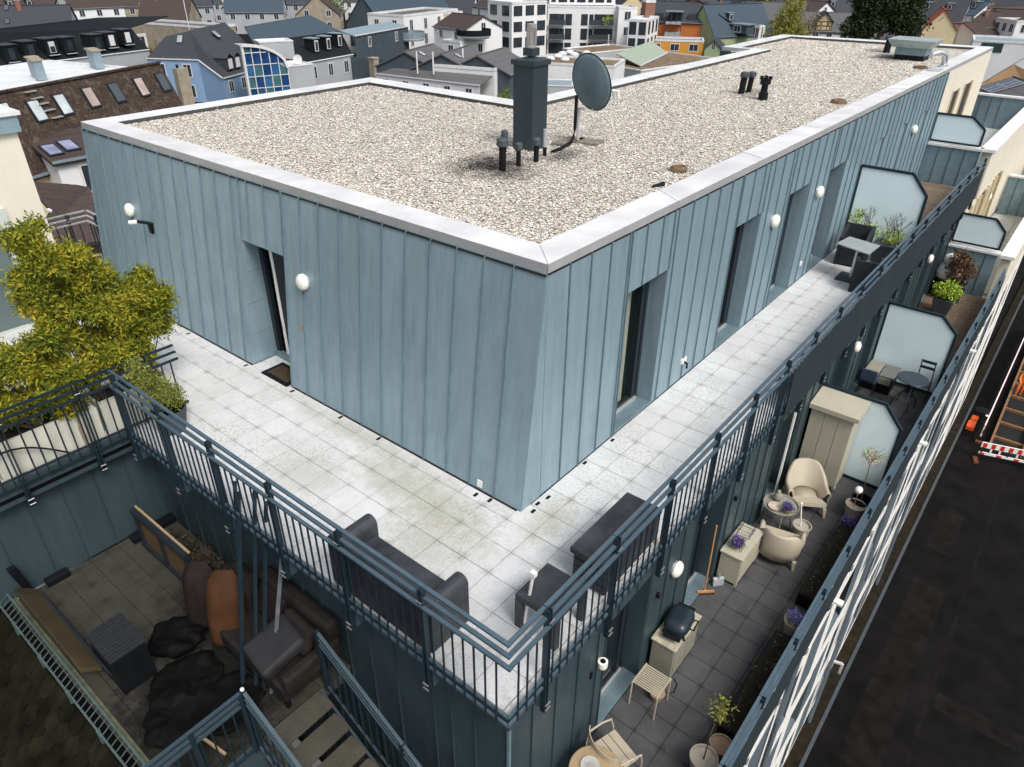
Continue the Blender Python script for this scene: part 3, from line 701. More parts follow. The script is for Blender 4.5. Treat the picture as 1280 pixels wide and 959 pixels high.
railing('terrace_railing', 'blue grey metal railing with dark windbreak along the right arm of the upper terrace', (QX, QY, 0), (1,0,0), 20.3, [.52+1.0894*k for k in range(19)], .12, 8.6, out=(0,-1,0), fabric=(6.2, 20.2), mitre=.022)
railing('boundary_railing', 'dark railing across the left end of the terrace in front of the white planter trough', (-5.2, 5.157, 0), (1,0,0), 3.59, [.5, 1.35, 2.25, 3.15], .1, 3.55, out=(0,-1,0), RM=RAILD, bpitch=.13)
# terrace edge below the railings
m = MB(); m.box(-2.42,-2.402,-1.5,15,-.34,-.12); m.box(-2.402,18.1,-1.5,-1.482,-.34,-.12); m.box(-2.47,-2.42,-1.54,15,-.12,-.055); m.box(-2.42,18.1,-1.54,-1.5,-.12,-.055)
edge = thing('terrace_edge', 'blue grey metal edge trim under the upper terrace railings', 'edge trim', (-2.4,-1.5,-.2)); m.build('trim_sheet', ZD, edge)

# ================================================================== LOWER STOREY
ZL, YW, XW = -2.95, -1.32, -2.2
low = thing('lower_storey', 'shaded zinc clad storey with doors below the upper terrace', 'building', (XW, YW, ZL))
lw = [(-.42,.63),(1.88,2.93),(4.85,5.9),(7.75,8.8),(9.9,10.9),(12.4,13.4),(14.6,15.6),(16.2,17.2)]
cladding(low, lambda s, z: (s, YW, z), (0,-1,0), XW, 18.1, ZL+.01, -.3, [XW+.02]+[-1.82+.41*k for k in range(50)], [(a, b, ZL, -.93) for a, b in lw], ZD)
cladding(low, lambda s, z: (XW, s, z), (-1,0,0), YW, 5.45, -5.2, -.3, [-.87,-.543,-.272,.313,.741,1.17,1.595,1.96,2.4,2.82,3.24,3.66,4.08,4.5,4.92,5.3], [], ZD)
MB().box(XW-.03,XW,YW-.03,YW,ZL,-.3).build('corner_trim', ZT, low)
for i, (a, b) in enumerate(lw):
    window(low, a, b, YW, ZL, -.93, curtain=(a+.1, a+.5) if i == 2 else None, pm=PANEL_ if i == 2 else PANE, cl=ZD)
# white shutter guide in the third opening
MB().box(5.62,5.68,YW+.0,YW+.03,ZL,-.95).build('white_shutter_rail', WHITE, low)
yard = thing('yard_wall', 'dark zinc clad wall with wide panels closing the yard below the planter', 'wall', (-4, 5.45, -1.85))
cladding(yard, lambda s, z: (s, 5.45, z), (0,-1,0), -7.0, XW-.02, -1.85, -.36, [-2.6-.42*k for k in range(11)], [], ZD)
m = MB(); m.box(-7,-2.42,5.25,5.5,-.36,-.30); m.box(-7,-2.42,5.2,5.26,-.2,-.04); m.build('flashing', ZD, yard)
m = MB(); m.box(-7,-2.42,5.26,5.3,-.3,-.06); m.build('dark_gap', PLAS, yard)
# balcony slab soffits
MB().box(XW,18.1,YW,0,-.32,-.28).build('soffit', ZD, low)

# lower right terrace floor
lt = MB().box(-2.2,18.1,-2.78,YW+.02,-3.2,ZL-.055).build('lower_terrace_floor', JOINT, kind='structure')
TL = Tiler(lt, PAVL)
XL = [-2.2,-2.0]+[-.09+.382*k for k in range(-5, 30)]; XL = sorted(set(round(a, 3) for a in XL))
YL = [-2.76,-2.46,-2.08,-1.70,-1.32]
for i in range(len(XL)-1):
    if XL[i+1] > 11.25 or XL[i+1]-XL[i] < .05: continue
    for j in range(4): TL.put(XL[i], XL[i+1], YL[j], YL[j+1], ZL)
PAVL2 = granite('granite_paver_mid', (.30,.30,.30), (.14,.14,.14), grime=(.05,.05,.05), ox=-.09, oy=-2.08, corner=.6, blot=.35)
for o in list(lt.children):
    if o.location.x > 7.0: pass
td = Tiler(lt, WOODD, .03)
for k in range(60): td.put(11.4+k*.112, 11.4+(k+1)*.112, -2.76, YW, ZL, 'deck_board', .005)

# frosted screens
def screen(x, y0, y1, z0, zt, cy, cz, label, legs=False):
    """y0 wall side, y1 outer side; corner cut from (cy, zt) to (y1, cz)"""
    t_ = thing('privacy_screen', label, 'screen', (x, (y0+y1)/2, z0))
    P = [(y0, z0), (y1, z0), (y1, cz), (cy, zt), (y0, zt)]
    m = MB(); m.add([(x-.006, a, b) for a, b in P]+[(x+.006, a, b) for a, b in P], [(0,1,2,3,4),(9,8,7,6,5)]+[((i+1) % 5, i, i+5, (i+1) % 5+5) for i in range(5)])
    m.build('frosted_pane', FROST, t_)
    for i in range(5):
        a, b = P[i], P[(i+1) % 5]
        MB().bar((x, a[0], a[1]), (x, b[0], b[1]), .05, .05, (1,0,0)).build('frame_bar', RAILD, t_)
    return t_
screen(7.0, -1.34, -2.79, ZL+.04, -1.17, -2.44, -1.57, 'frosted screen with cut corner behind the cream cupboard on the lower terrace')
screen(11.3, -1.34, -2.79, ZL+.04, -1.06, -2.43, -1.39, 'frosted screen with cut corner behind the round dark table on the lower terrace')
screen(11.3, -.02, -1.41, .04, 1.76, -1.05, 1.36, 'tall frosted screen with cut corner behind the dark chairs on the upper terrace')
screen(18.15, -.02, -1.27, 1.14, 1.85, -.9, 1.57, 'small frosted screen on the capped low wall at the end of the upper terrace')
screen(18.15, -1.38, -2.58, -1.5, -.69, -2.27, -1.0, 'small frosted screen on the capped low wall at the end of the lower terrace')
# step walls at x = 18.1
def stepwall(x, y0, y1, z0, z1, label):
    t_ = thing('low_wall', label, 'wall', (x, (y0+y1)/2, z0))
    cladding(t_, lambda s, z: (x, s, z), (-1,0,0), y1, y0, z0, z1, [y0-.33*k for k in range(1, 5)], [], ZT)
    MB().box(x-.05, x+.25, y0, y1-.03, z1, z1+.06).build('cap', COPE, t_); return t_
stepwall(18.1, 0, -1.36, 0, 1.02, 'zinc clad low wall with pale cap ending the upper terrace')
stepwall(18.1, -1.34, -2.62, ZL, -1.66, 'zinc clad low wall with pale cap ending the lower terrace')
stepwall(27.6, .9, -1.4, -.2, 1.1, 'far zinc clad low wall with white cap beyond the beige end wall')
stepwall(27.6, -1.5, -2.9, -3.0, -1.6, 'far zinc clad low wall with white cap one storey down')

# far continuation: solid parapets and beige walls
far_b = thing('far_wing', 'far beige wing of the block with white capped terrace parapets', 'building', (22, -1.5, 0))
MB().box(18.35,34,-1.6,-1.36,-.3,1.0).build('parapet', BEIGE, far_b); MB().box(18.2,34,-1.68,-1.30,1.0,1.08).build('parapet_cap', WHITE, far_b)
MB().box(18.35,34,-1.36,0,-.4,0).build('terrace_slab', GREYB, far_b); MB().box(18.35,34,-1.45,-1.33,-2.95,-.3).build('wall', BEIGE, far_b)
MB().box(18.35,34,-2.95,-2.72,-3.3,-1.75).build('parapet', BEIGE, far_b); MB().box(18.2,34,-3.02,-2.66,-1.75,-1.66).build('parapet_cap', WHITE, far_b)
MB().box(18.35,34,-2.72,-1.45,-3.3,-3.05).build('terrace_slab', GREYB, far_b); MB().box(24.55,34,.0,.1,-3,.1).build('wall', BEIGE, far_b)
SAND = bpy.data.materials['sand_trim']
fz = Tiler(far_b, GREYB, .03)
for i in range(20):
    for j in range(3): fz.put(18.6+i*.42, 18.6+(i+1)*.42, -2.7+j*.42, -2.7+(j+1)*.42, -3.0, 'paver', .008)
for k, a in enumerate((19.2,20.5,21.9,23.3)):
    MB().box(a, a+.75, -1.475, -1.455, -2.9, -.75).build('french_window', FRAME if k % 2 else CURT, far_b)
    MB().box(a-.16, a-.02, -1.53, -1.45, -2.95, -.68).build('window_surround', SAND, far_b); MB().box(a+.77, a+.92, -1.53, -1.45, -2.95, -.68).build('window_surround', SAND, far_b)
round_lamp((22.9,-1.46,-1.3), (0,-1,0), 'cream round lamp on the far beige wall of the lower terrace')
round_lamp((20.8,0,1.2), (0,-1,0), 'small cream lamp between the two tall windows of the far beige wall', r=.07)

# lower railing with dark cloth
railing('terrace_railing', 'long dark blue railing hung with black cloth along the outer edge of the lower terrace', (-3.0, -2.93, ZL), (1,0,0), 21.1, [.4+1.0894*k for k in range(19)], .12, .2, out=(0,-1,0), fabric=(0, 21.0))
round_lamp((1.308,YW,-1.386), (0,-1,0), 'cream round lamp above the grill on the lower terrace wall', r=.12)
round_lamp((8.993,YW,-1.224), (0,-1,0), 'cream round lamp on the lower wall between the two big frosted screens', r=.12)
round_lamp((15.2,YW,-1.2), (0,-1,0), 'cream round lamp on the lower wall near the white garden figure', r=.12)
for (x_, z_, lb) in ((.859,-1.508,'small black oval sensor on the wall between lamp and first lower door'), (3.228,-1.431,'small black oval sensor on the wall right of the broom')):
    t_ = thing('motion_sensor', lb, 'sensor', (x_, YW, z_)); MB().lathe((x_, YW-.03, z_-.05), [(.01,0),(.03,.02),(.035,.05),(.03,.08),(.01,.1)], 12).build('housing', PLAS, t_); MB().lathe((x_, YW-.045, z_-.03), [(.01,0),(.02,.02),(.01,.04)], 10).build('lens', WHITE, t_)
t_ = thing('wall_spot', 'white ring shaped wall fitting left of the first lower door', 'wall light', (-.54,YW,-1.42))
m = MB(); m.lathe((-.54,YW-.06,-1.47), [(.055,0),(.06,.03),(.06,.09),(.035,.095),(.03,.05)], 18); m.build('ring', OPAL, t_); MB().lathe((-.54,YW-.06,-1.40), [(.032,0),(.032,.03)], 12).build('socket', PLAS, t_)
o = MB().box(-.72,-.68,YW-.02,YW,-1.56,-1.46).build('wall_clip', PLAS, loc=(-.7,YW,-1.5)); tag(o, 'tiny black clip on the wall beneath the white ring fitting', 'clip')

# ------------------------------------------------------------------ street facade below the lower terrace
ZS = -14.4; YF = -2.70
fac = thing('street_facade', 'white street front of the block with grey window bands seen steeply from above', 'facade', (0, YF, ZS))
GBAND = simple('facade_grey', (.11,.14,.165), .6, .1, .1, 3); 
def wallwins(parent, f, x0, x1, z0, z1, ops, mat, depth=.18):
    xs_ = sorted(set([x0, x1]+[q for o in ops for q in o[:2]])); zs_ = sorted(set([z0, z1]+[q for o in ops for q in o[2:]]))
    m = MB()
    for a, b in zip(xs_[:-1], xs_[1:]):
        for c, d in zip(zs_[:-1], zs_[1:]):
            mx, mz = (a+b)/2, (c+d)/2
            if any(o[0] < mx < o[1] and o[2] < mz < o[3] for o in ops): continue
            m.add([f(a, 0, c), f(b, 0, c), f(b, 0, d), f(a, 0, d)], [(0,1,2,3)])
    return m.build('wall', mat, parent)
ff = lambda x_, d_, z_: (x_, YF+d_, z_)
ops = []
for fl in range(4):
    zt = -3.35-fl*2.85
    for k in range(12):
        x_ = -2.6+k*3.0+(1.3 if fl % 2 else 0)
        ops.append((x_, x_+(1.3 if (k+fl) % 3 else .7), zt-1.95, zt-.25))
wallwins(fac, ff, -3, 34, ZS, -3.0, ops, WHREN)
for (a, b, c, d) in ops:
    m = MB(); m.box(a, b, YF+.16, YF+.19, c, d); m.box(a, a+.05, YF+.12, YF+.16, c, d); m.box(b-.05, b, YF+.12, YF+.16, c, d); w_ = m.build('window', FRAME, fac)
    MB().box(b-.004, b+.02, YF+.002, YF+.16, c, d).build('jamb', GBAND, w_); MB().box(a-.02, a+.004, YF+.002, YF+.16, c, d).build('jamb', GBAND, w_)
    m = MB(); m.add([(a-.06,YF-.004,c-.02),(b+.06,YF-.004,c-.02),(b+.06,YF+.16,c+.03),(a-.06,YF+.16,c+.03),(a-.06,YF-.004,c-.06),(b+.06,YF-.004,c-.06)], [(0,1,2,3),(4,5,1,0)]); m.build('sill', GBAND, w_)
for fl in range(4):
    zt = -3.1-fl*2.85
    MB().box(-3, 34, YF-.006, YF, zt-.14, zt).build('string_course', WHREN, fac)
    MB().box(-3, 34, YF-.008, YF-.003, zt, zt+.02).build('course_flashing', WHREN, fac)
    for k in range(9):   # grey cladding fields between windows
        x_ = -1.6+k*3.1+(1.2 if fl % 2 else 0); MB().box(x_, x_+1.1, YF-.012, YF-.002, zt-2.3, zt-.25).build('cladding_field', GBAND, fac)
for x_ in (3.7, 10.5, 17.6):
    MB().tube([(x_,YF-.1,-3.1),(x_,YF-.1,ZS)], .05, 8).build('downpipe', GBAND, fac)
MB().box(-3, 34, YF-.02, 18, -3.3, -3.2).build('slab_edge', GREYB, fac) if False else None
for (x_, z_) in ((3.9,-3.15),(9.4,-3.15),(14.6,-3.15)):
    MB().box(x_, x_+.12, YF-.42, YF, z_, z_+.04).build('flag_bracket', WHITE, fac)
for x_ in (6.0, 11.0): 
    MB().tube([(x_,YF,-12),(x_,YF-.35,-11.9)], .05, 8).tube([(x_,YF-.35,-11.9),(x_,YF-.35,-12.3)], .04, 8).build('lamp_bracket', ALU, fac)
MB().box(-3,-2.9,YF,20,ZS,-3.0).build('wall', GREYB, fac)

# street
st = MB(); st.box(-60, 400, -300, -3.16, ZS-.3, ZS); st = st.build('street', ASPH, kind='structure')
pv = MB().box(-40, 60, -3.06, YF+.02, ZS-.2, ZS+.10).build('pavement', SETT, kind='structure')
MB().box(-40, 60, -3.16, -3.06, ZS-.2, ZS+.12).build('kerb', simple('kerb_stone', (.05,.06,.07), .8), pv)
m = MB(); m.box(8,28,-5.5,-5.38,ZS,ZS+.004); m.box(10,19,-4.9,-3.8,ZS,ZS+.004); m.box(21,24,-4.6,-3.7,ZS,ZS+.004); m.box(13.5,14.2,-8,-5.6,ZS,ZS+.004)
m.build('asphalt_patch', ASPH2, st)
gr = MB().box(-400, 900, -3.1, 900, ZS-.4, ZS-.02).box(-400,-60,-300,-3.5,ZS-.4,ZS-.02).build('ground', ASPH2, kind='structure')
for (x_, y_) in ((33.5,-3.6),):
    MB().lathe((x_,y_,ZS), [(.33,0),(.33,.012),(.29,.014)], 24).build('manhole_cover', simple('cast_iron', (.007,.007,.007), .9, 0), st)
# works: red and white barrier, trench, worker
RED = simple('reflective_red', (.55,.03,.02), .4, 0, .1, 8); ORG = simple('hi_vis_orange', (.7,.10,.012), .6, 0, .12, 8); YEL = simple('barrier_yellow', (.6,.42,.03), .6)
PLK = simple('shuttering_wood', (.20,.11,.05), .8, 0, .3, 6)
def barrier(a, b, label, h=1.0):
    a, b = Vector(a), Vector(b); t_ = thing('road_barrier', label, 'barrier', a); d = (b-a); L = d.length; d.normalize(); nn = Vector((-d.y, d.x, 0))
    k = int(L/.32)
    MB().obox(a+Vector((0,0,.35)), d*L, nn*.05, (0,0,.12)).obox(a+Vector((0,0,.72)), d*L, nn*.05, (0,0,.28)).build('board', WHITE, t_)
    for i in range(k):
        s = i*L/k
        MB().obox(a+d*(s+.05)+nn*-.012+Vector((0,0,.74)), d*.16, nn*.075, (0,0,.24)).build('red_stripe', RED, t_)
        MB().obox(a+d*(s+.06)+nn*.0+Vector((0,0,.44)), d*.07, nn*.04, (0,0,.3)).build('slat', WHITE if i % 3 else FRAME, t_)
        if i % 2 == 0: MB().obox(a+d*(s+.03)+nn*-.012+Vector((0,0,.36)), d*.2, nn*.075, (0,0,.09)).build('red_stripe', RED, t_)
    for s in (0, L): MB().obox(a+d*(s-.12)-nn*.35, d*.18, nn*.5, (0,0,.1)).build('foot', simple('rubber_foot', (.12,.04,.01), .9) if s == 0 else PLAS, t_)
barrier((28.6,-4.15,ZS), (29.4,-6.8,ZS), 'red and white slatted road barrier across the near end of the trench')
barrier((30.2,-4.0,ZS), (45,-4.1,ZS), 'long pale barrier line running away beside the trench')
t_ = thing('trench', 'open shored trench with brown timber struts in the street', 'trench', (36,-6,ZS))
MB().box(30,60,-9,-4.4,ZS+.004,ZS+.01).build('pit_floor', DARK, t_)
for k in range(9): MB().box(31+k*1.6,31.12+k*1.6,-9,-4.4,ZS+.02,ZS+.16).build('timber_strut', PLK, t_)
MB().box(30,60,-4.5,-4.4,ZS+.01,ZS+.3).build('side_board', PLK, t_); MB().box(30,60,-5.8,-5.7,ZS+.01,ZS+.3).build('side_board', PLK, t_)
o = MB().box(31.0,31.7,-3.6,-3.25,ZS,ZS+.25).box(31.9,32.4,-3.6,-3.3,ZS,ZS+.2).build('orange_box', ORG, loc=(31.4,-3.4,ZS), bevel=.05); tag(o, 'orange crate on the pavement near the road works', 'crate')
for (x_,y_,lb) in ((33,-3.9,'white bag lying beside the trench'),):
    o = MB().lathe((x_,y_,ZS+.01), [(.06,0),(.1,.03),(.08,.06),(.01,.08)], 8).build('white_bag', WHITE, loc=(x_,y_,ZS)); tag(o, lb, 'rubbish')

# worker in the street: one skinned body, clothing by bands of the same surface
def person(name, label, loc, rz):
    t_ = thing(name, label, 'person', loc, rz)
    J = {'pel':(0,0,.95,.13),'sp':(.04,0,1.15,.14),'ch':(.1,0,1.35,.16),'nk':(.16,0,1.52,.06),'hd':(.2,0,1.62,.085),'ht':(.22,0,1.74,.07),
      'sl':(.12,.2,1.42,.065),'el':(.2,.27,1.18,.05),'wl':(.36,.22,1.02,.035),'fl':(.43,.2,.97,.03),'sr':(.12,-.2,1.42,.065),'er':(.2,-.27,1.18,.05),'wr':(.36,-.22,1.02,.035),'fr':(.43,-.2,.97,.03),
      'hl':(0,.1,.88,.1),'kl':(.04,.12,.5,.065),'al':(-.02,.13,.1,.045),'tl':(.14,.14,.05,.04),'hr':(0,-.1,.88,.1),'kr':(.12,-.12,.5,.065),'ar':(.1,-.13,.1,.045),'tr':(.26,-.14,.05,.04)}
    E_ = 'pel-sp sp-ch ch-nk nk-hd hd-ht ch-sl sl-el el-wl wl-fl ch-sr sr-er er-wr wr-fr pel-hl hl-kl kl-al al-tl pel-hr hr-kr kr-ar ar-tr'.split()
    ks = list(J); me = bpy.data.meshes.new('body'); me.from_pydata([J[k][:3] for k in ks], [tuple(ks.index(q) for q in e.split('-')) for e in E_], [])
    o = bpy.data.objects.new('body', me); COL.objects.link(o); o.parent = t_
    sk = o.modifiers.new('skin', 'SKIN'); ly = me.skin_vertices[0] if me.skin_vertices else None
    for i, k in enumerate(ks):
        if ly: ly.data[i].radius = (J[k][3], J[k][3])
    if ly: ly.data[0].use_root = True
    o.modifiers.new('subsurf', 'SUBSURF').render_levels = 1
    mm, t, b = new_mat('work_clothes'); tc = N(t, 'ShaderNodeTexCoord'); sp = N(t, 'ShaderNodeSeparateXYZ'); t.links.new(tc.outputs['Object'], sp.inputs[0])
    mr = N(t, 'ShaderNodeMapRange'); t.links.new(sp.outputs[2], mr.inputs[0]); mr.inputs[2].default_value = 1.8
    r_ = ramp(t, mr.outputs[0], [(0,(.03,.03,.03)),(.07,(.7,.15,.02)),(.56,(.8,.2,.03)),(.85,(.45,.28,.2)),(.9,(.8,.2,.02))]); t.nodes[-1].color_ramp.interpolation = 'CONSTANT'
    t.links.new(r_, b.inputs['Base Color']); me.materials.append(mm)
    MB().lathe((.21,0,1.66), [(.13,0),(.115,.02),(.11,.08),(.06,.13),(.01,.14)], 14).build('helmet', ORG, t_, smooth=True, local=True)
    return t_
person('person', 'person in orange hi-vis clothes and helmet standing at the trench', (36.2,-4.75,ZS), R(200))

# ================================================================== PLANTS: leaf cards grown in sprays
def leaves(name, mat, centers, n, ln, wd, parent=None, seed=1, droop=.25, clump=5, inner=.25, loc=None, shell=.75):
    """centers: (x,y,z,rx,ry,rz). clump leaves per twig end; leaf = 4-point blade folded along the middle"""
    r = np.random.default_rng(seed); vol = np.array([c[3]*c[4]*c[5] for c in centers])**.67; pick = r.choice(len(centers), n, p=vol/vol.sum())
    C = np.array(centers)[pick]; u = r.normal(size=(n, 3)); u /= np.linalg.norm(u, axis=1)[:,None]
    rad = shell+(1-shell)*r.random(n); k = r.random(n) < inner; rad[k] = r.random(k.sum())**.5
    lump = 1+.30*np.sin(u[:,0]*7+C[:,0]*9)*np.cos(u[:,1]*6+C[:,2]*5)
    T_ = C[:, :3]+u*C[:, 3:6]*(rad*lump)[:,None]
    T_ = np.repeat(T_, clump, 0)+r.normal(size=(n*clump, 3))*ln*.55; U = np.repeat(u, clump, 0)
    d = U*.6+r.normal(size=U.shape)*.75; d[:,2] += .1-droop*r.random(len(d)); d /= np.linalg.norm(d, axis=1)[:,None]
    s = np.cross(d, r.normal(size=d.shape)); s /= np.linalg.norm(s, axis=1)[:,None]; nn = np.cross(d, s)
    L = (ln*(.6+.7*r.random(len(d))))[:,None]; W = (wd*(.7+.5*r.random(len(d))))[:,None]
    V = np.stack([T_, T_+d*L*.45+s*W/2+nn*W*.15, T_+d*L, T_+d*L*.45-s*W/2+nn*W*.15], 1).reshape(-1, 3)
    o0 = wloc(parent) if parent is not None else Vector(loc or (0,0,0)); V -= np.array(o0)
    F = (np.arange(len(d))*4)[:,None]+np.array([0,1,2,3])[None]
    me = bpy.data.meshes.new(name); me.from_pydata(V.tolist(), [], F.tolist()); me.materials.append(mat)
    o = bpy.data.objects.new(name, me); COL.objects.link(o); o['kind'] = 'stuff'
    if parent is not None: o.parent = parent
    else: o.location = o0
    return o
def stems(parent, base, tips, r0=.012, name='stem', mat=BARK):
    m = MB()
    for t_ in tips:
        b = Vector(base)+Vector((random.uniform(-.05,.05), random.uniform(-.05,.05), 0)); t_ = Vector(t_); mid = b.lerp(t_, .5)+Vector((random.uniform(-.06,.06), random.uniform(-.06,.06), .05))
        m.tube([b, mid, t_], r0, 5, r1=r0*.4)
    return m.build(name, mat, parent)

tr = thing('planter_trough', 'long white ribbed planter trough behind the dark boundary railing', 'planter', (-3.2,5.5,0))
SOILM = SOIL; CREAMP = simple('trough_white', (.62,.62,.54), .6, 0, .08, 3)
for (xa, xb) in ((-5.6,-4.05),(-4.0,-2.75),(-2.7,-1.7)):
    kx = int((xb-xa)/.1); m = MB(); V = []
    for i in range(kx+1):
        x_ = xa+(xb-xa)*i/kx; yb = 5.30+(.012 if i % 2 else -.012); V += [(x_, yb, .0), (x_, yb-.02, .47)]
    m.add(V, [(2*i, 2*i+2, 2*i+3, 2*i+1) for i in range(kx)]); m.box(xa,xa+.03,5.29,5.78,0,.47).box(xb-.03,xb,5.29,5.78,0,.47).box(xa,xb,5.75,5.78,0,.47).box(xa+.03,xb-.03,5.30,5.34,.43,.49); m.build('trough_box', CREAMP, tr)
    MB().box(xa+.03,xb-.03,5.34,5.75,.3,.42).build('soil', SOIL, tr)
o = MB().tube([(-3.0,5.22,.62),(-3.02,5.24,.3),(-3.0,5.24,-.05)], .022, 8).build('garden_hose', simple('hose', (.25,.20,.14), .6)); tag(o, 'pale vertical hose standing behind the dark railing by the trough', 'hose')
o = MB().tube([(-4.6+.1*k, 5.21, .0+.42*math.sin(k*math.pi/14)) for k in range(15)], .012, 6).build('black_hose', PLAS); tag(o, 'thin black hose looped over the white planter trough', 'hose')

def bush(label, cs, n, base, seed):
    t_ = thing('bamboo_shrub', label, 'shrub', base, 0, 'nandina shrubs in the white trough')
    stems(t_, base, [(c[0]+random.uniform(-.12,.12), c[1], c[2]) for c in cs for _ in range(3)])
    r_ = random.Random(seed); c2 = []
    for c in cs:
        for _ in range(7): c2.append((c[0]+r_.uniform(-.9,.9)*c[3], c[1]+r_.uniform(-.8,.8)*c[4], c[2]+r_.uniform(-.9,.9)*c[5], c[3]*r_.uniform(.35,.6), c[4]*r_.uniform(.35,.6), c[5]*r_.uniform(.3,.55)))
    leaves('foliage', NAND, c2, int(n*1.7), .075, .026, t_, seed, clump=5, inner=.3, shell=.5)
    return t_
bush('tall yellow green shrub beside the pale house, topping all others', [(-2.66,5.8,2.55,.20,.3,.22),(-2.45,5.8,2.2,.30,.34,.28),(-2.66,5.75,1.95,.24,.3,.3),(-2.3,5.75,1.75,.34,.36,.28),(-2.85,5.7,1.5,.2,.3,.25),(-2.5,5.7,1.25,.34,.34,.28),(-2.25,5.8,2.25,.2,.28,.18),(-2.85,5.75,1.95,.16,.25,.2)], 3600, (-2.6,5.55,.4), 11)
bush('yellow green shrub leaning out over the terrace next to the lamp wall', [(-1.95,5.75,1.8,.32,.34,.27),(-2.15,5.8,2.02,.24,.3,.2),(-1.42,5.75,1.62,.17,.25,.16),(-1.5,5.7,1.2,.2,.25,.2),(-1.62,5.75,1.55,.27,.3,.27),(-1.95,5.7,1.35,.32,.33,.26),(-1.72,5.65,1.12,.24,.28,.2),(-2.15,5.6,.98,.27,.28,.2),(-1.9,5.6,.75,.26,.2,.13)], 3300, (-1.95,5.55,.4), 12)
bush('low orange tipped shrub at the left picture edge in the white trough', [(-3.2,5.65,1.12,.33,.34,.24),(-3.5,5.65,1.3,.24,.3,.2),(-3.75,5.6,.95,.38,.34,.3),(-2.85,5.6,.88,.3,.3,.24),(-3.3,5.55,.7,.4,.28,.2),(-4.2,5.6,.9,.4,.3,.3)], 3600, (-3.4,5.55,.4), 13)
pt = thing('potted_shrub', 'fresh green shrub in a dark round pot in the left terrace corner', 'potted plant', (-2.08,4.72,0))
MB().lathe((-2.08,4.72,0), [(.15,0),(.22,.3),(.23,.36),(.205,.36),(.2,.31)], 24).build('pot', POTG, pt, smooth=False); MB().lathe((-2.08,4.72,.29), [(.2,0),(.195,.02)], 20).build('soil', SOIL, pt)
stems(pt, (-2.1,4.72,.3), [(-2.2,4.7,.9),(-2.32,4.7,1.0),(-2.0,4.65,.7),(-2.1,4.8,.8)], .006)
leaves('foliage', island('leaf_olive', [(0,(.07,.10,.015)),(.5,(.17,.20,.03)),(1,(.33,.33,.07))]), [(-2.33,4.72,1.0,.13,.14,.22),(-2.12,4.72,.62,.15,.17,.2),(-1.98,4.66,.52,.13,.14,.17),(-2.2,4.7,.78,.13,.15,.18)], 700, .045, .016, pt, 21, clump=5)

# pale house beyond the trough, with glazed door
ph = thing('pale_house', 'pale rendered house front with grey door at the left edge, zinc capped', 'house', (-4,9.5,0))
m = MB(); m.box(-9,-3.35,9.5,9.7,-3,3.15).box(-3.35,-1.83,9.5,9.7,2.06,3.15).box(-1.83,-1.27,9.5,9.7,-3,3.15).box(-3.35,-1.83,9.5,9.7,-3,.0).box(-1.47,-1.27,9.7,16,-3,3.15); m.build('wall', BEIGE, ph)
MB().box(-9,-1.22,9.42,9.5,3.15,3.4).box(-1.27,-1.2,9.5,16,3.15,3.4).build('fascia', ZC, ph); MB().box(-9,-1.17,9.38,10.0,3.4,3.46).box(-1.6,-1.17,10.0,16,3.4,3.46).build('cap', COPE, ph); MB().box(-9,-1.3,10,16,3.3,3.36).build('roof', GREYB, ph)
m = MB(); m.box(-1.98,-1.83,9.42,9.56,0,2.06).box(-3.35,-3.25,9.42,9.56,0,2.06).box(-3.25,-1.98,9.42,9.56,1.95,2.06).box(-3.25,-1.98,9.42,9.56,0,.08); dfm = m.build('door_frame', simple('mint_frame', (.48,.53,.50), .5), ph)
MB().box(-3.25,-2.62,9.5,9.54,.08,1.95).box(-2.58,-1.98,9.5,9.54,.08,1.95).build('door_glass', glassy('grey_glass', (.10,.14,.14), .12), dfm)
MB().box(-1.93,-1.89,9.38,9.42,.95,1.15).build('door_handle', PLAS, dfm); MB().box(-2.0,-1.9,9.36,9.42,1.55,1.68).build('door_closer', WHITE, dfm)
MB().box(-9,-1.4,9.25,9.5,-.02,.06).build('door_sill', GREYB, ph)
nb = MB().box(-9,-2.5,5.31,9.5,-.3,-.005).build('neighbour_terrace', GREYB, kind='structure')
# small railing behind the gap
railing('boundary_railing', 'small pale topped railing in the gap beyond the far end of the left facade', (-1.3, 11.2, .25), (1,0,0), 1.25, [.9], .1, 1.2, out=(0,-1,0), RM=ALU, bpitch=.14)
railing('boundary_railing', 'short pale topped railing turning behind the far left corner of the penthouse', (-.05, 11.2, .25), (0,-1,0), .9, [.45], .1, .85, out=(-1,0,0), RM=ALU, bpitch=.14)

# ================================================================== UPPER TERRACE FURNITURE
DSTO = simple('dark_stone_furniture', (.035,.038,.046), .55, 0, .45, 5, .25, bscale=60)
sf = thing('terrace_sofa', 'charcoal two seat sofa with rolled arms against the left railing', 'sofa', (-2.2,.13,0))
MB().box(-2.44,-1.97,-.42,.68,.08,.42).build('seat', DSTO, sf, bevel=.02)
MB().box(-2.47,-2.33,-.58,.84,.02,.66).build('backrest', DSTO, sf, bevel=.03)
for ya, yb in ((-.60,-.42),(.68,.86)):
    V = []; yc = (ya+yb)/2; pr = [(ya,.02),(ya,.5)]+[(yc-.09*math.cos(a),.53+.09*math.sin(a)) for a in [math.pi*k/8 for k in range(9)]]+[(yb,.5),(yb,.02)]
    m = MB(); n_ = len(pr); m.add([(-2.45,a,b) for a,b in pr]+[(-1.93,a,b) for a,b in pr], [tuple(range(n_)), tuple(range(2*n_-1,n_-1,-1))]+[((i+1)%n_, i, i+n_, (i+1)%n_+n_) for i in range(n_)]); m.build('armrest', DSTO, sf, bevel=.012)
tb = thing('side_table', 'low charcoal table with four square legs near the railing corner', 'table', (-1.43,-1.21,0))
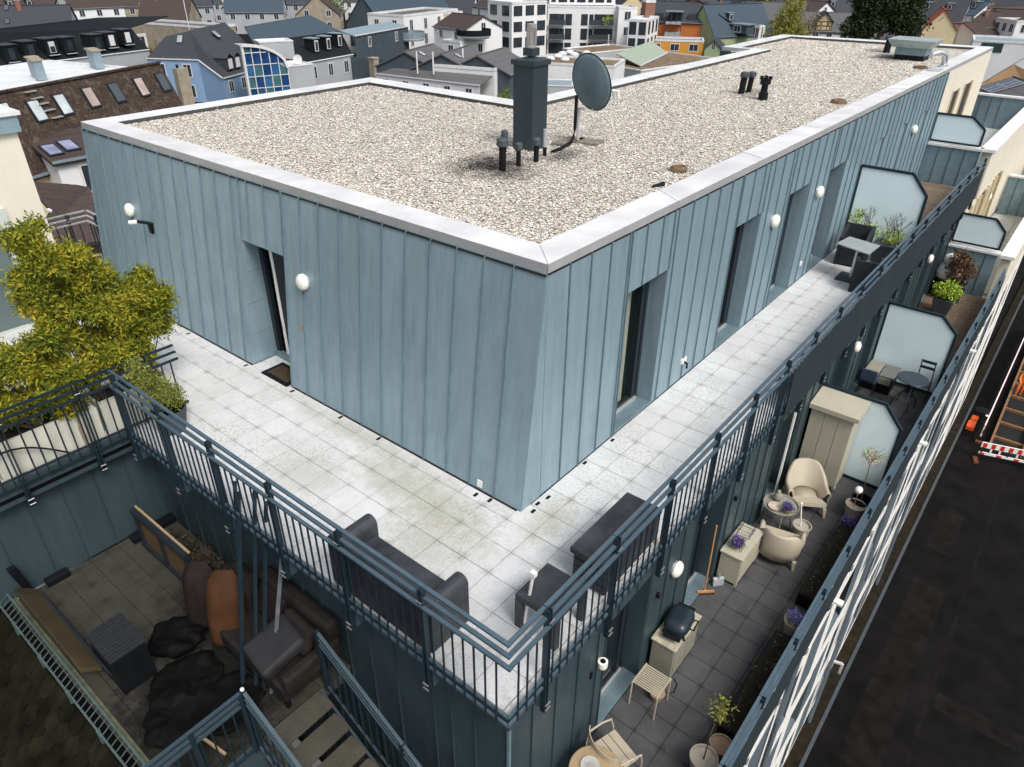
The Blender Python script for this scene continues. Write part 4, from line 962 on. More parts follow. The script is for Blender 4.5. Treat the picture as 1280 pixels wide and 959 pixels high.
MB().box(-1.69,-1.17,-1.46,-.97,.38,.45).build('table_top', DSTO, tb, bevel=.008)
for a, b in ((-1.69,-1.04),(-1.24,-1.04),(-1.69,-1.46),(-1.24,-1.46)): MB().box(a,a+.07,b,b+.07,0,.38).build('leg', DSTO, tb)
bx = thing('storage_box', 'long charcoal lidded box beside the right railing', 'storage box', (-.3,-1.27,0))
MB().box(-.84,.22,-1.46,-1.06,.02,.40).build('body', DSTO, bx, bevel=.01); MB().box(-.87,.25,-1.48,-1.03,.40,.47).build('lid', DSTO, bx, bevel=.008)
for z_ in (.12,.22,.32): MB().box(-.85,-.84,-1.44,-1.08,z_,z_+.015).build('groove_strip', RAILD, bx)
wp = thing('white_pole', 'slim white metal pole with bracket head standing by the low table', 'pole', (-1.6,-1.1,0))
MB().tube([(-1.62,-1.03,.0),(-1.61,-1.12,.74)], .016, 10).build('tube', WHITE, wp); MB().box(-1.635,-1.585,-1.15,-1.095,.72,.77).build('head', WHITE, wp)
rk = thing('folded_rack', 'white folded board with clips leaning low inside the right railing', 'board', (5.0,-1.25,0))
MB().obox((4.1,-1.2,.02),(1.75,-.12,.0),(.02,-.24,.30),(0,.02,.02)).build('board', WHITE, rk, bevel=.008)
for s in (.1,.35,.65,.9): MB().obox((4.1+1.75*s,-1.24,.10+.02*s),(.09,-.005,0),(.003,-.04,.05),(0,.03,.03)).build('clip', POTG, rk)
def tub(name, label, loc, rz, w=.56, d=.55, hs=.40, ha=.62, hb=.74):
    t_ = thing(name, label, 'chair', loc, rz)
    MB().box(-d/2,d/2,-w/2+.07,w/2-.07,.03,hs).build('seat', RATT, t_, bevel=.015, local=True)
    for s in (-1, 1):
        y0 = s*w/2; y1 = s*(w/2-.07); m = MB()
        m.add([(-d/2,y0,.0),(d/2,y0,0),(d/2,y0,ha-.04),(-d/2,y0,hb),(-d/2,y1,0),(d/2,y1,0),(d/2,y1,ha-.04),(-d/2,y1,hb)], [(0,1,2,3),(7,6,5,4),(0,4,5,1),(1,5,6,2),(2,6,7,3),(3,7,4,0)]); m.build('side_panel', RATT, t_, local=True)
    m = MB(); m.add([(-d/2-.06,-w/2,0),(-d/2+.02,-w/2,0),(-d/2-.04,-w/2,hb),(-d/2-.10,-w/2,hb),(-d/2-.06,w/2,0),(-d/2+.02,w/2,0),(-d/2-.04,w/2,hb),(-d/2-.10,w/2,hb)], [(0,1,2,3),(7,6,5,4),(0,4,5,1),(1,5,6,2),(2,6,7,3),(3,7,4,0)]); m.build('backrest', RATT, t_, local=True)
    return t_
tub('rattan_chair', 'black rattan armchair between grey table and tall screen', (10.25,-.52,0), R(185))
tub('rattan_chair', 'black rattan armchair with its back to the camera before the grey table', (9.05,-1.14,0), R(12), w=.5, hb=.66)
gt = thing('bistro_table', 'square grey topped table on a centre post on the far upper terrace', 'table', (9.35,-.8,0))
MB().add([(9.18,-.42,.70),(9.74,-.50,.70),(9.60,-1.13,.70),(8.95,-1.10,.70),(9.18,-.42,.72),(9.74,-.50,.72),(9.60,-1.13,.72),(8.95,-1.10,.72)], [(3,2,1,0),(4,5,6,7),(0,1,5,4),(1,2,6,5),(2,3,7,6),(3,0,4,7)][::1]).build('table_top', simple('grey_top', (.28,.31,.32), .5, 0, .1, 6), gt)
MB().tube([(9.36,-.8,.02),(9.36,-.8,.7)], .035, 10).build('post', ALU, gt); MB().box(9.12,9.6,-1.04,-.56,0,.03).build('foot_plate', POTG, gt)
sp_ = thing('bare_shrub', 'bare branched shrub with fresh green base in a square grey pot by the tall screen', 'potted plant', (10.75,-1.05,0))
MB().add([(10.6,-1.25,0),(10.95,-1.25,0),(10.95,-.85,0),(10.6,-.85,0),(10.52,-1.32,.42),(11.02,-1.32,.42),(11.02,-.78,.42),(10.52,-.78,.42)], [(3,2,1,0),(4,5,6,7),(0,1,5,4),(1,2,6,5),(2,3,7,6),(3,0,4,7)]).build('pot', POTG, sp_)
def twig(m, p, d, L, r, lev):
    q = p+d*L; m.tube([p, p+d*L*.5+Vector((random.uniform(-.03,.03),)*3), q], r, 5, r1=r*.6)
    if lev: 
        for _ in range(3): twig(m, p+d*L*random.uniform(.5,1), (d+Vector((random.uniform(-.6,.6), random.uniform(-.6,.6), random.uniform(-.1,.4)))).normalized(), L*.65, r*.6, lev-1)
for k, (xx, yy) in enumerate(((10.7,-.9),(10.8,-1.1),(10.75,-.7),(10.8,-1.25),(10.9,-.5))):
    m = MB(); twig(m, Vector((xx,yy,.35)), Vector((random.uniform(-.2,.2),random.uniform(-.3,.3),1)).normalized(), .38, .011, 3); m.build('branch', BARK, sp_)
leaves('foliage', LIME, [(10.75,-1.15,.55,.16,.2,.14),(10.9,-.3,.65,.1,.12,.3),(10.8,-.8,.6,.12,.3,.1)], 200, .06, .03, sp_, 31, clump=4)

# ================================================================== LOWER TERRACE FURNITURE
wd_ = thing('garden_cupboard', 'tall cream cupboard with plank doors and pale lid before the frosted screen', 'cupboard', (6.7,-1.75,ZL))
CW_ = simple('cupboard_cream', (.43,.41,.32), .55, 0, .08, 2, .15, (1,1,.2))
MB().box(6.42,6.93,-2.12,-1.38,ZL+.05,-1.36).build('body', CW_, wd_)
for k in range(3): MB().box(6.40,6.42,-1.385-.247*k,-1.385-.247*k-.238,ZL+.1,-1.40).build('door_plank', CW_, wd_)
MB().add([(6.34,-2.2,-1.36),(6.97,-2.2,-1.36),(6.97,-1.34,-1.36),(6.34,-1.34,-1.36),(6.34,-2.2,-1.27),(6.97,-2.2,-1.2),(6.97,-1.34,-1.2),(6.34,-1.34,-1.27)], [(3,2,1,0),(4,5,6,7),(0,1,5,4),(1,2,6,5),(2,3,7,6),(3,0,4,7)]).build('lid', CW_, wd_)
for y_ in (-2.1,-1.42): MB().box(6.45,6.52,y_-.03,y_+.03,ZL,ZL+.05).build('foot', CW_, wd_)

def shell_chair(label, loc, rz):
    """moulded armchair: one shell sweeping from arms to a rounded back, on four legs"""
    t_ = thing('shell_armchair', label, 'armchair', loc, rz, 'cream moulded armchairs')
    n1 = 24; outer = []; 
    def prof(t):   # t -1..1 from right arm front over the back to left arm front
        a = t*R(132); c = math.cos(a)
        x_ = -.29*c if c > 0 else -.29*c*1.15; y_ = .33*math.sin(a) if abs(a) < R(90) else math.copysign(.33, a)
        if abs(a) > R(90): x_ = .29*1.35*math.sin(abs(a)-R(90))
        h = .44+.29*min(1, max(0, (R(95)-abs(a))/R(55)))**1.3
        return x_, y_, h
    V = []; 
    for i in range(n1+1):
        x_, y_, h = prof(-1+2*i/n1); k = Vector((x_, y_)); s_ = k.normalized()
        lean = .10*(h-.4)/.35
        V += [(x_*1.0+ (0), y_, .14), (x_-s_.x*-.0-lean*max(0,-s_.x*-1)*0, y_, .3), (x_+s_.x*lean, y_*1.02+s_.y*.02, h-.02), (x_+s_.x*(lean-.02), y_*1.0, h+.006), (x_+s_.x*(lean-.045), y_*.93, h-.012), (x_*.80, y_*.80, .30), (x_*.55+.01, y_*.62, .265)]
    w = 7; f = []
    for i in range(n1):
        for j in range(w-1): f.append((i*w+j, (i+1)*w+j, (i+1)*w+j+1, i*w+j+1))
    m = MB(); m.add(V, f)
    # seat
    b0 = len(m.v); m.v += [(V[i*w+6]) for i in range(n1+1)]; m.f.append([b0+i for i in range(n1+1)][::-1]); m.m.append(0)
    sh = m.build('shell', CREAM, t_, smooth=True, local=True)
    q = sh.modifiers.new('solid', 'SOLIDIFY'); q.thickness = .016
    m = MB(); m.add([(.28,-.31,.10),(.31,-.31,.10),(.34,-.30,.29),(.16,-.24,.275),(.28,.31,.10),(.31,.31,.10),(.34,.30,.29),(.16,.24,.275),(.36,-.3,.22),(.36,.3,.22)], [(2,3,7,6),(8,2,6,9),(0,8,9,4)][:2]); m.build('seat_front', CREAM, t_, local=True)
    for sx_ in (-.2, .33):
        for sy_ in (-.29, .29): MB().add([(sx_-.03,sy_-.03,.17),(sx_+.03,sy_-.03,.17),(sx_+.03,sy_+.03,.17),(sx_-.03,sy_+.03,.17)]+[(sx_*1.12+a*.018,sy_*1.04+b*.018,0) for a,b in ((-1,-1),(1,-1),(1,1),(-1,1))], [(0,1,2,3),(7,6,5,4),(0,4,5,1),(1,5,6,2),(2,6,7,3),(3,7,4,0)]).build('leg', CREAM, t_, local=True)
    return t_
shell_chair('cream moulded armchair in front of the tall cream cupboard', (5.72,-1.78,ZL), R(212))
shell_chair('cream moulded armchair turned sideways between low chest and white pots', (4.12,-1.93,ZL), R(12))
rt_ = thing('round_side_table', 'round cream side table with deep rim holding bowl, vase and violet flowers', 'side table', (4.78,-1.66,ZL))
MB().lathe((4.78,-1.66,-2.47), [(.25,0),(.29,.03),(.30,.05),(.285,.05),(.27,.02)], 32).build('tray', GREIGE, rt_, smooth=False)
for k in range(4): a = .5+k*math.pi/2; MB().tube([(4.78+.2*math.cos(a),-1.66+.2*math.sin(a),-2.47),(4.78+.24*math.cos(a),-1.66+.24*math.sin(a),ZL)], .013, 6).build('leg', GREIGE, rt_)
bw = thing('shell_bowl', 'shallow bowl of pale shells on the round side table', 'bowl', (4.66,-1.60,-2.44)); MB().lathe((4.66,-1.60,-2.445), [(.06,0),(.115,.03),(.12,.035),(.10,.03)], 24).build('dish', simple('bowl_clay', (.45,.40,.33), .6), bw)
m = MB()
for k in range(26): a = k*.83; rr = .02+.003*k; m.lathe((4.66+rr*math.cos(a),-1.60+rr*math.sin(a),-2.42), [(.012,0),(.014,.006),(.004,.014)], 6)
m.build('shells', simple('shells', (.6,.48,.42), .6), bw)['kind'] = 'stuff'
o = MB().lathe((4.87,-1.55,-2.44), [(.05,0),(.07,.03),(.075,.09),(.055,.14),(.03,.17),(.032,.2),(.02,.2)], 20).build('round_vase', GREIGE, smooth=True, loc=(4.87,-1.55,-2.44)); tag(o, 'bulbous pale vase on the round side table', 'vase')
def flowerpot(label, p, r, h, matp, fl=None, fr=.1, nf=120, cat='flower pot', seed=5, leaf=GREEN, soil=SOIL):
    t_ = thing('flower_pot', label, cat, p); MB().lathe(p, [(r*.72,0),(r*.98,h*.9),(r*1.04,h*.92),(r*1.04,h),(r*.94,h),(r*.92,h*.86)], 28).build('pot', matp, t_); MB().lathe(Vector(p)+Vector((0,0,h*.8)), [(r*.92,0),(r*.9,.012)], 20).build('soil', soil, t_)
    if fl: leaves('leaves', leaf, [(p[0],p[1],p[2]+h+fr*.25,fr,fr,fr*.5)], nf//2, .04, .02, t_, seed, clump=3); leaves('flowers', fl, [(p[0],p[1],p[2]+h+fr*.6,fr*.85,fr*.85,fr*.6)], nf, .026, .022, t_, seed+1, clump=4, inner=.1)
    return t_
flowerpot('violet flowers in a small clay pot on the round side table', (4.66,-1.80,-2.44), .07, .08, TERRA, PURP, .085, 90)
flowerpot('violet flowers in a shallow pot on the cream chest', (3.22,-1.52,-2.33), .085, .06, GREIGE, PURP, .11, 130, seed=8)
cs = thing('garden_chest', 'small cream chest of drawers against the lower wall carrying violet flowers', 'chest', (3.45,-1.55,ZL))
MB().box(3.02,3.82,-1.70,-1.37,ZL+.06,-2.36).build('body', CW_, cs); MB().box(3.0,3.84,-1.725,-1.35,-2.36,-2.335).build('top', CW_, cs)
for a, b in ((3.05,-1.68),(3.05,-1.4),(3.77,-1.68),(3.77,-1.4)): MB().box(a-.02,a+.02,b-.02,b+.02,ZL,ZL+.06).build('foot', CW_, cs)
MB().box(3.06,3.78,-1.712,-1.70,ZL+.1,-2.40).build('front_panel', CW_, cs)
wb = thing('wire_basket', 'empty wire basket on the far end of the cream chest', 'basket', (3.62,-1.5,-2.33)); 
for z_ in (.0,.06,.12): MB().tube([(3.5,-1.6,-2.33+z_),(3.76,-1.6,-2.33+z_),(3.76,-1.4,-2.33+z_),(3.5,-1.4,-2.33+z_),(3.5,-1.6,-2.33+z_)], .004, 4).build('wire_ring', FRAME, wb)
for a, b in ((3.5,-1.6),(3.63,-1.6),(3.76,-1.6),(3.76,-1.4),(3.63,-1.4),(3.5,-1.4)): MB().tube([(a,b,-2.33),(a,b,-2.21)], .004, 4).build('wire_upright', FRAME, wb)
p_ = flowerpot('white pot with sand and an upright white rod beside the moulded armchair', (4.73,-2.08,ZL), .15, .34, POTW, soil=STONE); MB().tube([(4.73,-2.06,-2.65),(4.70,-1.98,-2.18)], .013, 8).build('rod', WHITE, p_); MB().lathe((4.70,-1.98,-2.19), [(.02,0),(.026,.02),(.01,.04)], 10).build('rod_tip', WHITE, p_)
p_ = thing('potted_blossom_tree', 'thin blossoming sapling in a dark pot behind the cream pot, pink and green buds', 'potted plant', (6.08,-2.66,ZL)); MB().lathe((6.08,-2.66,ZL), [(.13,0),(.17,.3),(.18,.34),(.16,.34),(.155,.3)], 24).build('pot', PLAS, p_); MB().lathe((6.08,-2.66,-2.66), [(.155,0),(.15,.01)], 16).build('soil', SOIL, p_)
m = MB(); m.tube([(6.08,-2.66,-2.66),(6.06,-2.62,-2.2),(6.1,-2.6,-1.75)], .012, 6, r1=.006)
for k in range(9): a = k*.7; m.tube([(6.08,-2.61,-1.95+.02*k),(6.08+.1*math.cos(a),-2.6+.1*math.sin(a),-1.80+.02*k),(6.08+.18*math.cos(a),-2.6+.19*math.sin(a),-1.68+.015*k)], .004, 4)
m.build('trunk', BARK, p_); leaves('blossom', PINKP, [(6.08,-2.6,-1.72,.2,.2,.1)], 90, .025, .02, p_, 41, clump=3, shell=.5); leaves('leaves', LIME, [(6.08,-2.6,-1.66,.14,.14,.1)], 35, .04, .02, p_, 42, clump=3)
p_ = flowerpot('cream pot of dark soil with a white ball lamp on a stick', (5.88,-2.62,ZL), .165, .32, POTW); MB().tube([(5.88,-2.6,-2.7),(5.62,-2.62,-2.12)], .008, 6).build('stick', WOOD, p_); MB().lathe((5.61,-2.62,-2.14), [(.01,-.065),(.04,-.05),(.06,-.02),(.065,0.01),(.06,.04),(.04,.065),(.01,.078)], 20).build('ball_lamp', WHITE, p_, smooth=True)
def trough(x0, x1, label, fl=None):
    t_ = thing('planter_box', label, 'planter', ((x0+x1)/2,-2.66,ZL)); MB().box(x0,x1,-2.83,-2.55,ZL,ZL+.26).build('box', PLAS, t_, bevel=.01); MB().box(x0+.02,x1-.02,-2.81,-2.57,ZL+.262,ZL+.268).build('soil', SOIL, t_)
    leaves('sprouts', GREEN, [((x0+x1)/2,-2.68,ZL+.28,(x1-x0)/2,.12,.03)], 60, .03, .012, t_, int(x0*10)+50, clump=3)['kind'] = 'stuff'; return t_
t_ = trough(3.3,5.4,'long black planter box at the outer railing beyond the flowering pot'); leaves('flowers', PURP, [(5.35,-2.66,-2.6,.1,.12,.06)], 60, .03, .025, t_, 61, clump=3)
trough(.5,2.42,'long black planter box at the outer railing nearest the camera')
flowerpot('cream pot with pale blue violet flowers between the two long black planters', (2.70,-2.72,ZL), .15, .30, POTW, island('petal_blue', [(0,(.12,.10,.4)),(1,(.35,.33,.75))]), .13, 90, seed=71)
p_ = flowerpot('white rimmed pot with a thin leafy sapling at the bottom edge of the picture', (-.06,-2.62,ZL), .165, .34, POTW); MB().tube([(-.06,-2.62,-2.65),(.05,-2.6,-2.3),(.2,-2.6,-1.95)], .009, 6, r1=.004).build('trunk', BARK, p_); leaves('leaves', island('leaf_sapling', [(0,(.08,.09,.015)),(1,(.25,.25,.05))]), [(.2,-2.6,-1.98,.16,.16,.14),(.3,-2.58,-2.15,.1,.1,.1)], 80, .05, .022, p_, 81, clump=3, shell=.4)
flowerpot('empty terracotta pot behind the white rimmed pot', (.28,-2.70,ZL), .14, .26, TERRA)

gc = thing('grill_cabinet', 'narrow greige cabinet with worn top under the black grill', 'cabinet', (1.19,-1.55,ZL))
MB().box(.82,1.56,-1.71,-1.38,ZL+.06,-2.30).build('body', GREIGE, gc, bevel=.006); MB().box(.80,1.58,-1.73,-1.36,-2.30,-2.27).build('top', simple('worn_top', (.40,.37,.28), .6, 0, .3, 9), gc, bevel=.005)
for a, b in ((.85,-1.68),(.85,-1.42),(1.52,-1.68),(1.52,-1.42)): MB().box(a-.02,a+.02,b-.02,b+.02,ZL,ZL+.06).build('foot', FRAME, gc)
MB().box(.86,1.18,-1.72,-1.71,ZL+.1,-2.34).build('door', GREIGE, gc); MB().box(1.2,1.52,-1.72,-1.71,ZL+.1,-2.34).build('door', GREIGE, gc)
gl = thing('table_grill', 'black portable grill with domed lid on the greige cabinet', 'grill', (1.2,-1.56,-2.27), R(8))
m = MB(); V = []; LV = [(.235,.165,.09),(.245,.175,.13),(.24,.17,.17),(.20,.135,.225),(.12,.08,.245)]
for (a, b, z_) in LV:
    for k in range(24):
        th = 2*math.pi*k/24; c_, s_ = math.cos(th), math.sin(th); e_ = .55; V.append((math.copysign(abs(c_)**e_, c_)*a, math.copysign(abs(s_)**e_, s_)*b, z_))
m.add(V, [(i*24+k, i*24+(k+1)%24, (i+1)*24+(k+1)%24, (i+1)*24+k) for i in range(4) for k in range(24)]+[tuple(96+k for k in range(24))]); GL = simple('grill_enamel', (.018,.028,.038), .3, .1, .1, 5, .03); m.build('lid', GL, gl, smooth=True, local=True)
MB().box(-.2,.2,-.14,.14,.05,.10).build('base', PLAS, gl, local=True)
for a in (-.17,.17):
    for b in (-.13,.13): MB().tube([(a,b,.06),(a*1.1,b*1.2,0)], .013, 6).build('leg', PLAS, gl, local=True)
MB().tube([(-.09,-.16,.15),(-.09,-.23,.16),(.09,-.23,.16),(.09,-.16,.15)], .011, 6).build('handle', PLAS, gl, local=True); MB().box(.235,.33,-.12,.12,.09,.11).build('side_shelf', PLAS, gl, local=True); MB().box(-.33,-.235,-.12,.12,.09,.11).build('side_shelf', PLAS, gl, local=True)
ss = thing('slatted_stool', 'small cream stool with slatted top next to the grill cabinet', 'stool', (.39,-1.64,ZL))
for k in range(11): MB().box(.22+k*.033,.22+k*.033+.018,-1.81,-1.46,-2.515,-2.50).build('slat', CREAM, ss)
m = MB(); m.box(.205,.58,-1.825,-1.81,-2.52,-2.495); m.box(.205,.58,-1.46,-1.445,-2.52,-2.495); m.build('rail', CREAM, ss)
for a in (.21,.565):
    for b in (-1.82,-1.45): MB().tube([(a,b,-2.51),(a*1.0+.01*(1 if a>.4 else -1),b,ZL)], .012, 6).build('leg', CREAM, ss)
o = MB().lathe((.5,-1.7,ZL), [(.07,0),(.1,.12),(.105,.14),(.09,.14)], 18).build('clay_saucer_pot', TERRA, loc=(.5,-1.7,ZL)); tag(o, 'clay pot half hidden beneath the slatted stool', 'flower pot')
br = thing('broom', 'broom with orange wooden handle leaning beside the second lower door', 'broom', (2.6,-1.4,ZL))
MB().tube([(2.62,-1.36,ZL+.04),(2.74,-1.30,-1.66)], .013, 8).build('handle', BRASS, br); MB().obox((2.50,-1.30,ZL+.035),(.18,-.20,0),(.03,.025,0),(0,0,.03)).build('head', BRASS, br); MB().obox((2.50,-1.30,ZL),(.18,-.20,0),(.03,.025,0),(0,0,.035)).build('bristles', SOIL, br)
dp = thing('dustpan', 'pale metal dustpan standing upright beside the broom', 'dustpan', (2.88,-1.48,ZL)); MB().obox((2.80,-1.42,ZL+.01),(.14,-.12,0),(.03,.03,.02),(.01,.01,.14)).build('pan', simple('pan_grey', (.34,.36,.38), .5), dp, bevel=.01); MB().tube([(2.88,-1.47,ZL+.15),(2.89,-1.46,ZL+.26)], .012, 6).build('handle', ALU, dp)
# metal armchair and round wooden table at the bottom edge
ac = thing('metal_armchair', 'cream metal armchair with slatted seat at the bottom edge beside the round table', 'armchair', (-.78,-1.76,ZL), R(-18))
for k in range(4): MB().box(-.20+k*.11,-.20+k*.11+.10,-.22,.22,.42,.432).build('seat_slat', CREAM, ac, local=True)
# two bands of the curved back
for z0_, z1_ in ((.60,.68),(.70,.80)):
    m = MB(); V = []; kk = 12
    for i in range(kk+1):
        a = R(-70)+R(140)*i/kk; xx, yy = -.10-.16*math.cos(a), .25*math.sin(a)/math.sin(R(70)); V += [(xx,yy,z0_),(xx,yy,z1_)]
    m.add(V, [(2*i,2*i+2,2*i+3,2*i+1) for i in range(kk)]); o = m.build('back_band', CREAM, ac, local=True); q = o.modifiers.new('solid','SOLIDIFY'); q.thickness = .01
for s in (-1,1):
    MB().tube([(-.2,.24*s,0),(-.19,.25*s,.45),(-.15,.26*s,.66),(.05,.27*s,.65),(.2,.27*s,.60),(.24,.26*s,.42),(.25,.26*s,0)], .013, 8).build('side_frame', CREAM, ac, local=True)
wt = thing('round_wood_table', 'round pale wooden table at the bottom edge of the picture', 'table', (-1.22,-1.80,ZL))
MB().lathe((-1.22,-1.80,-2.28), [(.30,0),(.31,.01),(.31,.03),(.30,.035)], 40).build('table_top', WOOD, wt); MB().tube([(-1.22,-1.8,ZL),(-1.22,-1.8,-2.28)], .03, 8).build('post', ALU, wt)
o = MB().lathe((-1.22,-1.72,-2.245), [(.06,0),(.1,.02),(.11,.03),(.09,.025)], 24).build('glass_dish', glassy('clear_dish', (.5,.5,.5), .05, .5), loc=(-1.22,-1.72,-2.245)); tag(o, 'clear glass dish on the round wooden table', 'dish')
o = MB().tube([(.62,-1.74,ZL+.012),(.72,-1.84,ZL+.012),(.86,-1.82,ZL+.012),(.92,-1.74,ZL+.012)], .006, 6).build('cable', PLAS, loc=(.75,-1.8,ZL)); tag(o, 'black cable curling out from under the grill cabinet', 'cable')

# between the screens
fb = thing('round_bistro_table', 'dark round metal table on curved legs between the frosted screens', 'table', (10.3,-2.38,ZL))
MB().lathe((10.3,-2.38,-2.21), [(.31,0),(.32,.01),(.31,.025)], 36).build('table_top', simple('blue_black', (.03,.045,.06), .4), fb); MB().tube([(10.3,-2.35,-2.55),(10.3,-2.35,-2.2)], .045, 8).build('post', FRAME, fb)
for k in range(4): a = .6+k*math.pi/2; c_, s_ = math.cos(a), math.sin(a); MB().tube([(10.3,-2.35,-2.5),(10.3+.14*c_,-2.35+.14*s_,-2.58),(10.3+.24*c_,-2.35+.24*s_,-2.72),(10.3+.26*c_,-2.35+.26*s_,-2.9),(10.3+.3*c_,-2.35+.3*s_,ZL)], .012, 6).build('leg', FRAME, fb)
fc_ = thing('folding_chair', 'dark folding chair peeping out behind the round dark table', 'chair', (10.85,-2.55,ZL))
for s in (-.14,.14): MB().tube([(10.75,-2.55+s,ZL),(10.85,-2.55+s,-2.5),(11.02,-2.5+s,-2.02)], .012, 6).tube([(11.0,-2.55+s,ZL),(10.75,-2.55+s,-2.5)], .012, 6).build('leg', FRAME, fc_)
for z_, x_ in ((-2.05,11.0),(-2.17,10.96)): MB().box(x_-.01,x_+.01,-2.66,-2.38,z_-.03,z_+.03).build('back_slat', FRAME, fc_)
MB().box(10.68,10.98,-2.68,-2.42,-2.52,-2.5).build('seat', FRAME, fc_)
bb = thing('storage_bench', 'dark bench box with two grey lids against the wall behind the second screen', 'bench', (10.9,-1.65,ZL))
MB().box(10.62,11.22,-1.98,-1.36,ZL,-2.55).build('body', PLAS, bb); MB().box(10.6,11.24,-1.66,-1.35,-2.55,-2.5).build('lid', GREIGE, bb, bevel=.01); MB().box(10.6,11.24,-2.0,-1.68,-2.55,-2.5).build('lid', simple('grey_lid', (.14,.15,.14), .6), bb, bevel=.01); MB().box(10.58,10.62,-1.95,-1.45,-2.7,-2.55).build('front_tray', GREIGE, bb)
bc = thing('blue_chair', 'navy padded chair on thin legs in front of the bench box', 'chair', (10.3,-1.5,ZL))
NAVY = simple('navy_cloth', (.03,.045,.085), .8); MB().box(10.15,10.5,-1.72,-1.38,-2.55,-2.47).build('seat', NAVY, bc, bevel=.02); MB().box(10.12,10.17,-1.72,-1.38,-2.5,-2.22).build('backrest', NAVY, bc, bevel=.02)
for a in (10.17,10.48):
    for b in (-1.7,-1.4): MB().tube([(a,b,-2.54),(a,b,ZL)], .009, 6).build('leg', FRAME, bc)
def bigpot(label, x_, y_, s, h, cl, nm, sd, fmat):
    t_ = thing('tapered_planter', label, 'potted plant', (x_,y_,ZL)); a = s*.7
    MB().add([(x_-a,y_-a,ZL),(x_+a,y_-a,ZL),(x_+a,y_+a,ZL),(x_-a,y_+a,ZL),(x_-s,y_-s,ZL+h),(x_+s,y_-s,ZL+h),(x_+s,y_+s,ZL+h),(x_-s,y_+s,ZL+h)], [(3,2,1,0),(4,5,6,7),(0,1,5,4),(1,2,6,5),(2,3,7,6),(3,0,4,7)]).build('pot', POTG, t_, bevel=.03)
    MB().box(x_-s*.9,x_+s*.9,y_-s*.9,y_+s*.9,ZL+h,ZL+h+.01).build('soil', SOIL, t_); leaves('foliage', fmat, cl, nm, .07, .04, t_, sd, clump=4)
    stems(t_, (x_,y_,ZL+h), [(c[0],c[1],c[2]) for c in cl]); return t_
bigpot('lime green round shrub in a dark tapered planter on the lower timber deck', 16.1,-1.9,.26,.5,[(16.1,-1.9,ZL+.68,.3,.3,.2)],420,91,LIME)
bigpot('maroon leaved shrub in a dark tapered planter beside the white figure', 17.3,-1.95,.28,.55,[(17.3,-1.95,ZL+.95,.3,.32,.28),(17.2,-1.85,ZL+1.3,.18,.2,.18)],520,92,REDL)
sta = thing('garden_figure', 'white squatting garden figure on a black base at the lower deck wall', 'figure', (17.5,-1.55,ZL))
MB().lathe((17.5,-1.55,ZL), [(.22,0),(.24,.3),(.2,.5)], 16).build('base', PLAS, sta)
m = MB(); m.lathe((17.5,-1.55,ZL+.5), [(.14,0),(.22,.1),(.24,.25),(.18,.4),(.1,.48)], 14); m.build('torso', WHITE, sta, smooth=True); MB().lathe((17.45,-1.58,ZL+.95), [(.06,0),(.15,.06),(.18,.16),(.15,.27),(.05,.33)], 14).build('head', WHITE, sta, smooth=True); MB().tube([(17.35,-1.7,ZL+.78),(17.2,-1.85,ZL+.75),(17.1,-1.95,ZL+.85)], .05, 8).build('arm', WHITE, sta, smooth=True)
o = MB().box(8.1,8.15,-1.36,-1.33,-2.5,-2.4).build('wall_socket', WHITE, loc=(8.1,-1.34,-2.45)); tag(o, 'tiny white socket low on the lower wall beside the deck', 'socket')

# ================================================================== THE DARK YARD (left)
ZY = -1.85
yf = MB().box(-4.42,-2.22,1.2,5.43,-2.1,ZY-.055).build('yard_floor', JOINT, kind='structure')
TY = Tiler(yf, PAVC)
XY = [-4.40,-4.24,-3.845,-3.46,-3.06,-2.66,-2.24]; YY = [1.2,1.29,1.73,2.17,2.61,3.05,3.49,3.93,4.37,4.81,5.25,5.42]
for i in range(len(XY)-1):
    for j in range(len(YY)-1): TY.put(XY[i], XY[i+1], YY[j], YY[j+1], ZY)
stt = thing('stairs', 'dark open stair of light stone treads going down beside the wall', 'stairs', (-3.05,1.0,ZY))
STEP = granite('stair_stone', (.085,.08,.065), (.03,.028,.023), grime=(.05,.05,.04), corner=.0, blot=.5, sp=160)
for k in range(9):
    y1 = 1.19-.27*k; MB().box(-3.46,-2.70,y1-.285,y1,ZY-.172*k-.05,ZY-.172*k-.01).build('tread', STEP, stt, bevel=.005)
MB().box(-3.46,-2.70,-1.3,1.15,ZY-2.2,ZY-1.75).build('under_stair', DARK, stt)
for x_ in (-3.50,-2.68): MB().obox((x_,1.2,ZY-.2),(.03,0,0),(0,-2.5,-1.59),(0,0,.16)).build('stringer', RAILD, stt)
lv = MB().box(-4.5,-2.24,-4,1.18,-4.0,-3.75).build('lower_yard_floor', JOINT, kind='structure')
TV = Tiler(lv, PAVC)
for i in range(6):
    for j in range(10): TV.put(-4.6+i*.4, -4.2+i*.4, 1.1-(j+1)*.44, 1.1-j*.44, -3.69)
MB().box(-4.45,-3.52,1.12,1.2,-3.7,ZY-.01).build('edge_board', ZD, yf)
STR = simple('stair_rail_paint', (.04,.068,.088), .5, .2, .15, 5, .05)
